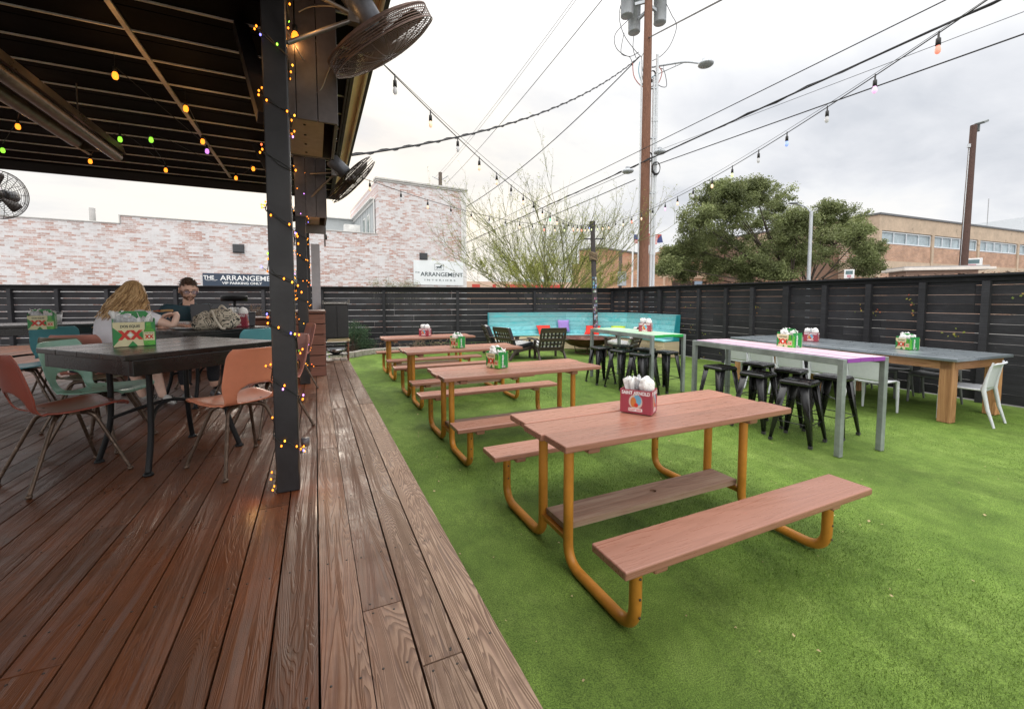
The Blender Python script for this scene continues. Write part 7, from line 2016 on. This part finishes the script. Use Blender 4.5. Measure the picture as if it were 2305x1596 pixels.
# ---------------------------------------------------------------- blonde woman, back to us
f = Vector((.30, .95, 0)).normalized(); r = Vector((f.y, -f.x, 0)); Z = Vector((0, 0, 1))
hc = at_depth(301, 662, 4.22)
pel = Vector((-1.80, 5.06, DECK + .52)); W = thing('person', (pel.x, pel.y, DECK), 0, 'blonde woman in a white T-shirt seated with her back to us, holding pizza', 'person', world=True)
chest = Vector((hc.x - .045, hc.y - .14, hc.z - .265)); neck = Vector((hc.x - .01, hc.y - .05, hc.z - .135))
el = at_depth(391, 735, 4.18); el.z = max(el.z, TZ + .045); hd = at_depth(400, 705, 4.20)
ls = chest - r * .165 + Z * .065; rs_ = chest + r * .165 + Z * .06
lel = ls + f * .20 - Z * .17 - r * .05; lh = lel + f * .20 + r * .16; lh.z = TZ + .03
kn1 = pel + f * .40 + r * .16 + Z * .0; kn2 = pel + f * .42 - r * .06
ft1 = Vector((-1.40, 5.24, DECK + .10)); ft2 = Vector((-1.62, 5.46, DECK + .08))
nodes = {'pel': (pel, (.13, .105)), 'wa': (pel.lerp(chest, .45), (.115, .085)), 'ch': (chest, (.135, .095)), 'nb': (chest.lerp(neck, .6), .062), 'ne': (neck, .047), 'hd': (hc - Z * .06, .05),
         'rs': (rs_, .050), 're': (el, .036), 'rf': (el.lerp(hd, .35), .034), 'rw': (hd, .024), 'ls': (ls, .050), 'le': (lel, .036), 'lw': (lh, .024),
         'rh': (pel + r * .10 + f * .04, .090), 'rk': (kn1, .060), 'rc': (kn1.lerp(ft1, .35), .054), 'ra': (ft1, .034), 'lhp': (pel - r * .10 + f * .04, .090), 'lk': (kn2, .060), 'lc': (kn2.lerp(ft2, .35), .054), 'la': (ft2, .034)}
ed = [('pel', 'wa'), ('wa', 'ch'), ('ch', 'nb'), ('nb', 'ne'), ('ne', 'hd'), ('ch', 'rs'), ('rs', 're'), ('re', 'rf'), ('rf', 'rw'), ('ch', 'ls'), ('ls', 'le'), ('le', 'lw'), ('pel', 'rh'), ('rh', 'rk'), ('rk', 'rc'), ('rc', 'ra'), ('pel', 'lhp'), ('lhp', 'lk'), ('lk', 'lc'), ('lc', 'la')]
b = MB(); vs, fs = skinned(nodes, ed); b.add(vs, fs, smooth=True); MH = head_mesh(b, hc, f, 1.03, .18)
hdir = (-r * .85 + f * .25 - Z * .15).normalized(); hand(b, hd, hdir, Z * .9 + f * .2, 1.0, .45, 1); hand(b, lh, (f * .6 + r * .7), Z, .95, .4, 1)
b.build('body', SKINL, W)
TEE = paint('tee_white', (.78, .78, .84), .85, .06, 6, bump=.3, bscale=12)
sl_r, sl_l = rs_.lerp(el, .62), ls.lerp(lel, .6)
nodes = {'pel': (pel + Z * .02, (.150, .125)), 'wa': (pel.lerp(chest, .45), (.135, .108)), 'ch': (chest, (.152, .118)), 'nb': (chest.lerp(neck, .5), .078), 'rs': (rs_, .066), 'rm': (rs_.lerp(el, .35), .062), 're': (sl_r, .066), 'ls': (ls, .066), 'le': (sl_l, .064)}
b = MB(); vs, fs = skinned(nodes, [('pel', 'wa'), ('wa', 'ch'), ('ch', 'nb'), ('ch', 'rs'), ('rs', 'rm'), ('rm', 're'), ('ch', 'ls'), ('ls', 'le')])
vs = [v + v.normalized() * 0 + Vector((1, 1, 1)) * .006 * noise.noise(v * 9) for v in vs]; b.add(vs, fs, smooth=True); b.build('t_shirt', TEE, W)
nodes = {'pel': (pel, (.150, .118)), 'rh': (pel + r * .10 + f * .04, .104), 'rk': (pel.lerp(kn1, .55) + r * .05, .090), 'lhp': (pel - r * .10 + f * .04, .104), 'lk': (pel.lerp(kn2, .55) - r * .04, .090)}
b = MB(); vs, fs = skinned(nodes, [('pel', 'rh'), ('rh', 'rk'), ('pel', 'lhp'), ('lhp', 'lk')]); b.add(vs, fs, smooth=True); b.build('shorts', paint('shorts_denim', (.05, .065, .10), .85, .15, 20), W)
for ft, dd in ((ft1, Vector((.25, -.10, -.42))), (ft2, Vector((.1, .3, -.25)))):
    b = MB(); d = dd.normalized(); heel = ft + Z * .01; toe = ft + Vector((.10, .02, -.07)) if ft is ft1 else ft + Vector((.05, .16, -.05))
    toe.z = DECK + .03
    vs, fs = skinned({'a': (heel + Z * .02, .040), 'b': (heel.lerp(toe, .5), (.044, .034)), 'c': (toe, (.040, .024))}, [('a', 'b'), ('b', 'c')]); b.add(vs, fs, smooth=True); sh = b.build('shoe', paint('shoe_white', (.62, .62, .60), .6), W)
    b = MB()
    for k in range(3): c = heel.lerp(toe, .3 + .16 * k); b.tube([c + Vector((.043 * math.cos(a), .040 * math.sin(a), .036 * math.sin(a) + .004)) for a in (-.4, 0, .4, .8)], .0045, 5)
    b.build('stripe', paint('print_black', (.03, .04, .03)), sh)
# hair: cap plus a few hundred wavy locks falling to the shoulder blades and out to the left
m = NT('hair_blonde'); ra_, rv = m.rnd(); v = m.coord()
m.set(color=m.ramp(m.math('ADD', m.math('MULTIPLY', ra_, .7), m.math('MULTIPLY', m.noise(v, 30, 3, .6), .3)), [(.1, (.20, .11, .05)), (.40, (.45, .28, .13)), (.70, (.70, .48, .25)), (1, (.85, .66, .42))]), rough=.42); HB = m.mat
b = MB(); rg = random.Random(31)
bm = bmesh.new(); bmesh.ops.create_icosphere(bm, subdivisions=4, radius=1); vs = []
for v in bm.verts:
    k = 1 + .05 * noise.noise(v.co * 3); vs.append(MH @ Vector((v.co.x * .088 * k, v.co.y * .100 * k - .014, v.co.z * .115 * k + .012)))
b.add(vs, [tuple(v.index for v in f_.verts) for f_ in bm.faces if f_.calc_center_median().y < .45 or f_.calc_center_median().z > .62], smooth=True, rnd=.35); bm.free()
for i in range(1300):
    a = rg.uniform(-math.pi * .98, .0) + rg.uniform(-.25, .25); el_ = rg.uniform(-.25, 1.45)
    st = Vector((math.cos(a) * math.cos(el_) * .092, math.sin(a) * math.cos(el_) * .105 - .01, math.sin(el_) * .122 + .01))
    out_ = Vector((st.x, st.y, 0)).normalized() if (abs(st.x) + abs(st.y)) > 1e-4 else Vector((0, -1, 0))
    L_ = rg.uniform(.24, .36); pts = [MH @ (st * .98)]; p = st.copy(); n = 7; ph = rg.random() * 6
    side = -1 if rg.random() < .72 else .3; wv_ = rg.random()
    for k in range(1, n + 1):
        u = k / n
        rad = out_ * ((.020 + .032 * wv_) * math.sin(min(1, u * 1.6) * 1.57) + .02 * u)
        q = Vector((st.x, st.y, 0)) * (1.05) + rad + Vector((side * .055 * u * u * (.4 + wv_) + .016 * math.sin(u * 11 + ph), .014 * math.cos(u * 10 + ph) - .02 * u, st.z * (1 - u) - .02 - L_ * u * .92))
        if q.z > st.z: q.z = st.z
        pts.append(MH @ q)
    b.tube(smooth_path(pts, 2), [.0042 * (1 - .6 * (j / (2 * n)) ** 2) for j in range(2 * n + 1)], 4, caps=False, rnd=rg.random())
b.build('hair', HB, W)
# slice of pizza in her hand
pz = hd + hdir * .16 + Z * .045
t = thing('pizza_slice', tuple(pz), math.atan2(hdir.y, hdir.x), 'folded slice of pizza held up by the blonde woman', 'pizza')
b = MB(); b.prism([(-.03, -.055), (.13, .0), (-.03, .055)], -.006, .006); b.build('base', paint('pizza_base', (.50, .20, .06), .6, .35, 40), t, bevel=.004)
b = MB(); b.tube([(-.032, -.058, .004), (-.045, 0, .008), (-.032, .058, .004)], .012, 8); b.build('crust', paint('pizza_crust', (.42, .24, .09), .7), t)
b = MB(); 
for (x, y) in ((.0, -.02), (.03, .018), (.07, .0), (-.01, .03)): b.lathe([(0, .004), (.014, .003), (.015, 0)], (x, y, .006), 10)
b.build('topping', CRED, t)

# ---------------------------------------------------------------- bearded man facing us
hc = at_depth(424, 653, 4.78); F = Vector((.40, -.92, 0)).normalized(); r = Vector((F.y, -F.x, 0))
pel = Vector((hc.x - F.x * .10, hc.y - F.y * .10 + .0, DECK + .52)); W = thing('person', (pel.x, pel.y, DECK), 0, 'bearded man with glasses in a dark teal polo shirt, seated behind the laptop', 'person', world=True)
chest = Vector((hc.x - F.x * .05, hc.y - F.y * .05, hc.z - .275)); neck = Vector((hc.x - F.x * .02, hc.y - F.y * .02, hc.z - .13))
S = 1.06
ls = chest - r * .215 + Z * .075; rs_ = chest + r * .215 + Z * .075
lel = ls + F * .16 - Z * .26 - r * .05; rel = rs_ + F * .14 - Z * .26 + r * .06
lh = lel + F * .22 + r * .10; rh = rel + F * .20 - r * .12; lh.z = rh.z = TZ + .03
kn1 = pel + F * .42 + r * .13; kn2 = pel + F * .42 - r * .13; a1 = kn1 - Z * .42 + F * .02; a2 = kn2 - Z * .42
nodes = {'pel': (pel, (.15, .11)), 'wa': (pel.lerp(chest, .5), (.135, .10)), 'ch': (chest, (.16, .105)), 'nb': (chest.lerp(neck, .6), .058), 'ne': (neck, .058), 'hd': (hc - Z * .06, .056),
         'rs': (rs_, .056), 're': (rel, .040), 'rw': (rh, .028), 'ls': (ls, .056), 'le': (lel, .040), 'lw': (lh, .028), 'rhp': (pel + r * .10 + F * .03, .09), 'rk': (kn1, .064), 'ra': (a1, .04), 'lhp': (pel - r * .10 + F * .03, .09), 'lk': (kn2, .064), 'la': (a2, .04)}
ed = [('pel', 'wa'), ('wa', 'ch'), ('ch', 'nb'), ('nb', 'ne'), ('ne', 'hd'), ('ch', 'rs'), ('rs', 're'), ('re', 'rw'), ('ch', 'ls'), ('ls', 'le'), ('le', 'lw'), ('pel', 'rhp'), ('rhp', 'rk'), ('rk', 'ra'), ('pel', 'lhp'), ('lhp', 'lk'), ('lk', 'la')]
b = MB(); vs, fs = skinned(nodes, ed); b.add(vs, fs, smooth=True); MH = head_mesh(b, hc, F, S, .30)
hand(b, lh, F * .8 + r * .4, Z, 1.05, .4, -1); hand(b, rh, F * .8 - r * .4, Z, 1.05, .4, 1); b.build('body', SKIN, W)
POLO = paint('polo_teal', (.03, .075, .10), .8, .12, 8, bump=.3, bscale=14)
nodes = {'pel': (pel + Z * .02, (.165, .13)), 'wa': (pel.lerp(chest, .5), (.152, .118)), 'ch': (chest, (.178, .122)), 'nb': (chest.lerp(neck, .45), .080), 'rs': (rs_, .072), 're': (rs_.lerp(rel, .66), .064), 'ls': (ls, .072), 'le': (ls.lerp(lel, .66), .064)}
b = MB(); vs, fs = skinned(nodes, [('pel', 'wa'), ('wa', 'ch'), ('ch', 'nb'), ('ch', 'rs'), ('rs', 're'), ('ch', 'ls'), ('ls', 'le')]); vs = [v + Vector((1, 1, 1)) * .006 * noise.noise(v * 9) for v in vs]; b.add(vs, fs, smooth=True)
po = b.build('polo_shirt', POLO, W)
b = MB(); cc = neck - Z * .045
b.tube([cc + r * (.078 * math.cos(a)) + F * (.072 * math.sin(a)) + Z * (-.028 * math.sin(a)) for a in [math.pi / 2 + .25 + (2 * math.pi - .5) * k / 20 for k in range(21)]], [.014] * 21, 6); b.build('collar', POLO, po)
b = MB()
for k in range(2): b.lathe([(0, .003), (.006, .002), (.007, 0)], chest + F * .128 + Z * (.07 - .05 * k), 8, M=F.to_track_quat('Z', 'Y').to_matrix())
b.build('button', SWH, po)
nodes = {'pel': (pel, (.16, .12)), 'rhp': (pel + r * .10 + F * .03, .10), 'rk': (kn1, .078), 'ra': (a1 + Z * .05, .06), 'lhp': (pel - r * .10 + F * .03, .10), 'lk': (kn2, .078), 'la': (a2 + Z * .05, .06)}
b = MB(); vs, fs = skinned(nodes, [('pel', 'rhp'), ('rhp', 'rk'), ('rk', 'ra'), ('pel', 'lhp'), ('lhp', 'lk'), ('lk', 'la')]); b.add(vs, fs, smooth=True); b.build('trousers', paint('trousers_dark', (.03, .032, .04), .85), W)
for a_ in (a1, a2):
    b = MB(); q = Vector((a_.x, a_.y, DECK + .04)); vs, fs = skinned({'a': (q - F * .04, .045), 'b': (q + F * .07, (.046, .034)), 'c': (q + F * .17 - Z * .01, (.040, .024))}, [('a', 'b'), ('b', 'c')]); b.add(vs, fs, smooth=True); b.build('shoe', LAP, W)
def shell_on_head(b, keep, scale, amp, freq, seed, rnd_=.4):
    bm = bmesh.new(); bmesh.ops.create_icosphere(bm, subdivisions=5, radius=1); vs = []
    for v in bm.verts:
        x, y, z = v.co; k = scale + amp * noise.noise(v.co * freq + Vector((seed, 0, 0)))
        X, Y, Z_ = x * .074, y * .092, z * .115
        if z < 0: X *= 1 - .30 * (-z) ** 1.6; Y = Y * (1 - .12 * (-z) ** 2) + (.012 * (-z) if y > 0 else 0) + .012 * (-z)
        vs.append(MH @ Vector((X * k, Y * k, Z_ * k)))
    b.add(vs, [tuple(v.index for v in f_.verts) for f_ in bm.faces if keep(*f_.calc_center_median())], smooth=True, rnd=rnd_); bm.free()
HAIRM = paint('hair_brown', (.10, .055, .032), .5, .4, 40); BEARD = paint('beard_brown', (.24, .12, .07), .7, .3, 60, bump=.6, bscale=200)
b = MB()
shell_on_head(b, lambda x, y, z: z > .62 or (y < .12 and z > -.25 and not (abs(x) > .80 and -.25 < z < .12 and y > -.25)) or (z > .45 and y < .75 and abs(x) > .62), 1.09, .10, 5, 3)
rg = random.Random(41)
for i in range(240):
    a = rg.uniform(0, 6.283); e_ = rg.uniform(.45, 1.5); st = Vector((math.cos(a) * math.cos(e_) * .080, math.sin(a) * math.cos(e_) * .098, math.sin(e_) * .124))
    if st.z < .06 and st.y > .03: continue
    d = (Vector((st.x * 2, st.y * 1.2 - .03, st.z)).normalized() + Vector((rg.uniform(-.6, .6), rg.uniform(-.8, .2), rg.uniform(-.2, .5)))).normalized()
    b.tube([MH @ st, MH @ (st + d * .012), MH @ (st + d * .022 + Vector((0, -.010, -.010)))], [.005, .004, .0015], 4, caps=False)
b.build('hair', HAIRM, W)
b = MB(); shell_on_head(b, lambda x, y, z: y > -.05 and ((z < -.44 - .25 * max(0, .5 - abs(x)) and z > -.99 and not (abs(x) < .30 and -.66 < z < -.47 and y > .5)) or (abs(x) < .34 and -.46 < z < -.37 and y > .5) or (abs(x) > .80 and z < .0 and y > .05)), 1.03, .05, 9, 6); b.build('beard', BEARD, W)
b = MB(); b.tube([MH @ Vector((x, .094 - abs(x) * .5, -.060)) for x in (-.015, 0, .015)], [.002, .0034, .002], 6); b.build('lips', paint('lips', (.42, .16, .13), .5), W)
for s in (-1, 1):
    b = MB(); b.blob(MH @ Vector((s * .0295, .0745, .003)), (.0125, .0125, .0125), 2); e = b.build('eye', paint('eye_white', (.62, .60, .58), .2), W)
    b = MB(); b.blob(MH @ Vector((s * .0295, .0855, .000)), (.0055, .004, .0055), 1); b.build('iris', CBLK, e)
    b = MB(); b.tube([MH @ Vector((s * .014, .093, .026)), MH @ Vector((s * .032, .091, .031)), MH @ Vector((s * .052, .078, .024))], [.003, .004, .002], 5); b.build('eyebrow', HAIRM, W)
b = MB()
for s in (-1, 1):
    b.tube([MH @ Vector((s * .034 + .026 * math.cos(a), .105 - .006 * abs(math.cos(a)), .003 + .018 * math.sin(a))) for a in [2 * math.pi * k / 20 for k in range(20)]], .0024, 5, closed=True)
    b.tube([MH @ Vector((s * .060, .098, .008)), MH @ Vector((s * .081, .05, .008)), MH @ Vector((s * .080, -.01, .006))], .0022, 5)
b.tube([MH @ Vector((-.010, .105, .006)), MH @ Vector((0, .109, .010)), MH @ Vector((.010, .105, .006))], .0022, 5)
gl = b.build('glasses', paint('glasses_dark', (.03, .03, .06), .3), W)
m = NT('lens'); m.set(color=(.35, .35, .70), rough=.05, trans=.0, alpha=.20); 
for s in (-1, 1):
    b = MB(); pts = [MH @ Vector((s * .034 + .025 * math.cos(a), .104, .003 + .017 * math.sin(a))) for a in [2 * math.pi * k / 16 for k in range(16)]]; b.add(pts, [tuple(range(16))]); b.build('lens', m.mat, gl)
for o in list(bpy.data.objects):
    if '_w' in o: del o['_w']
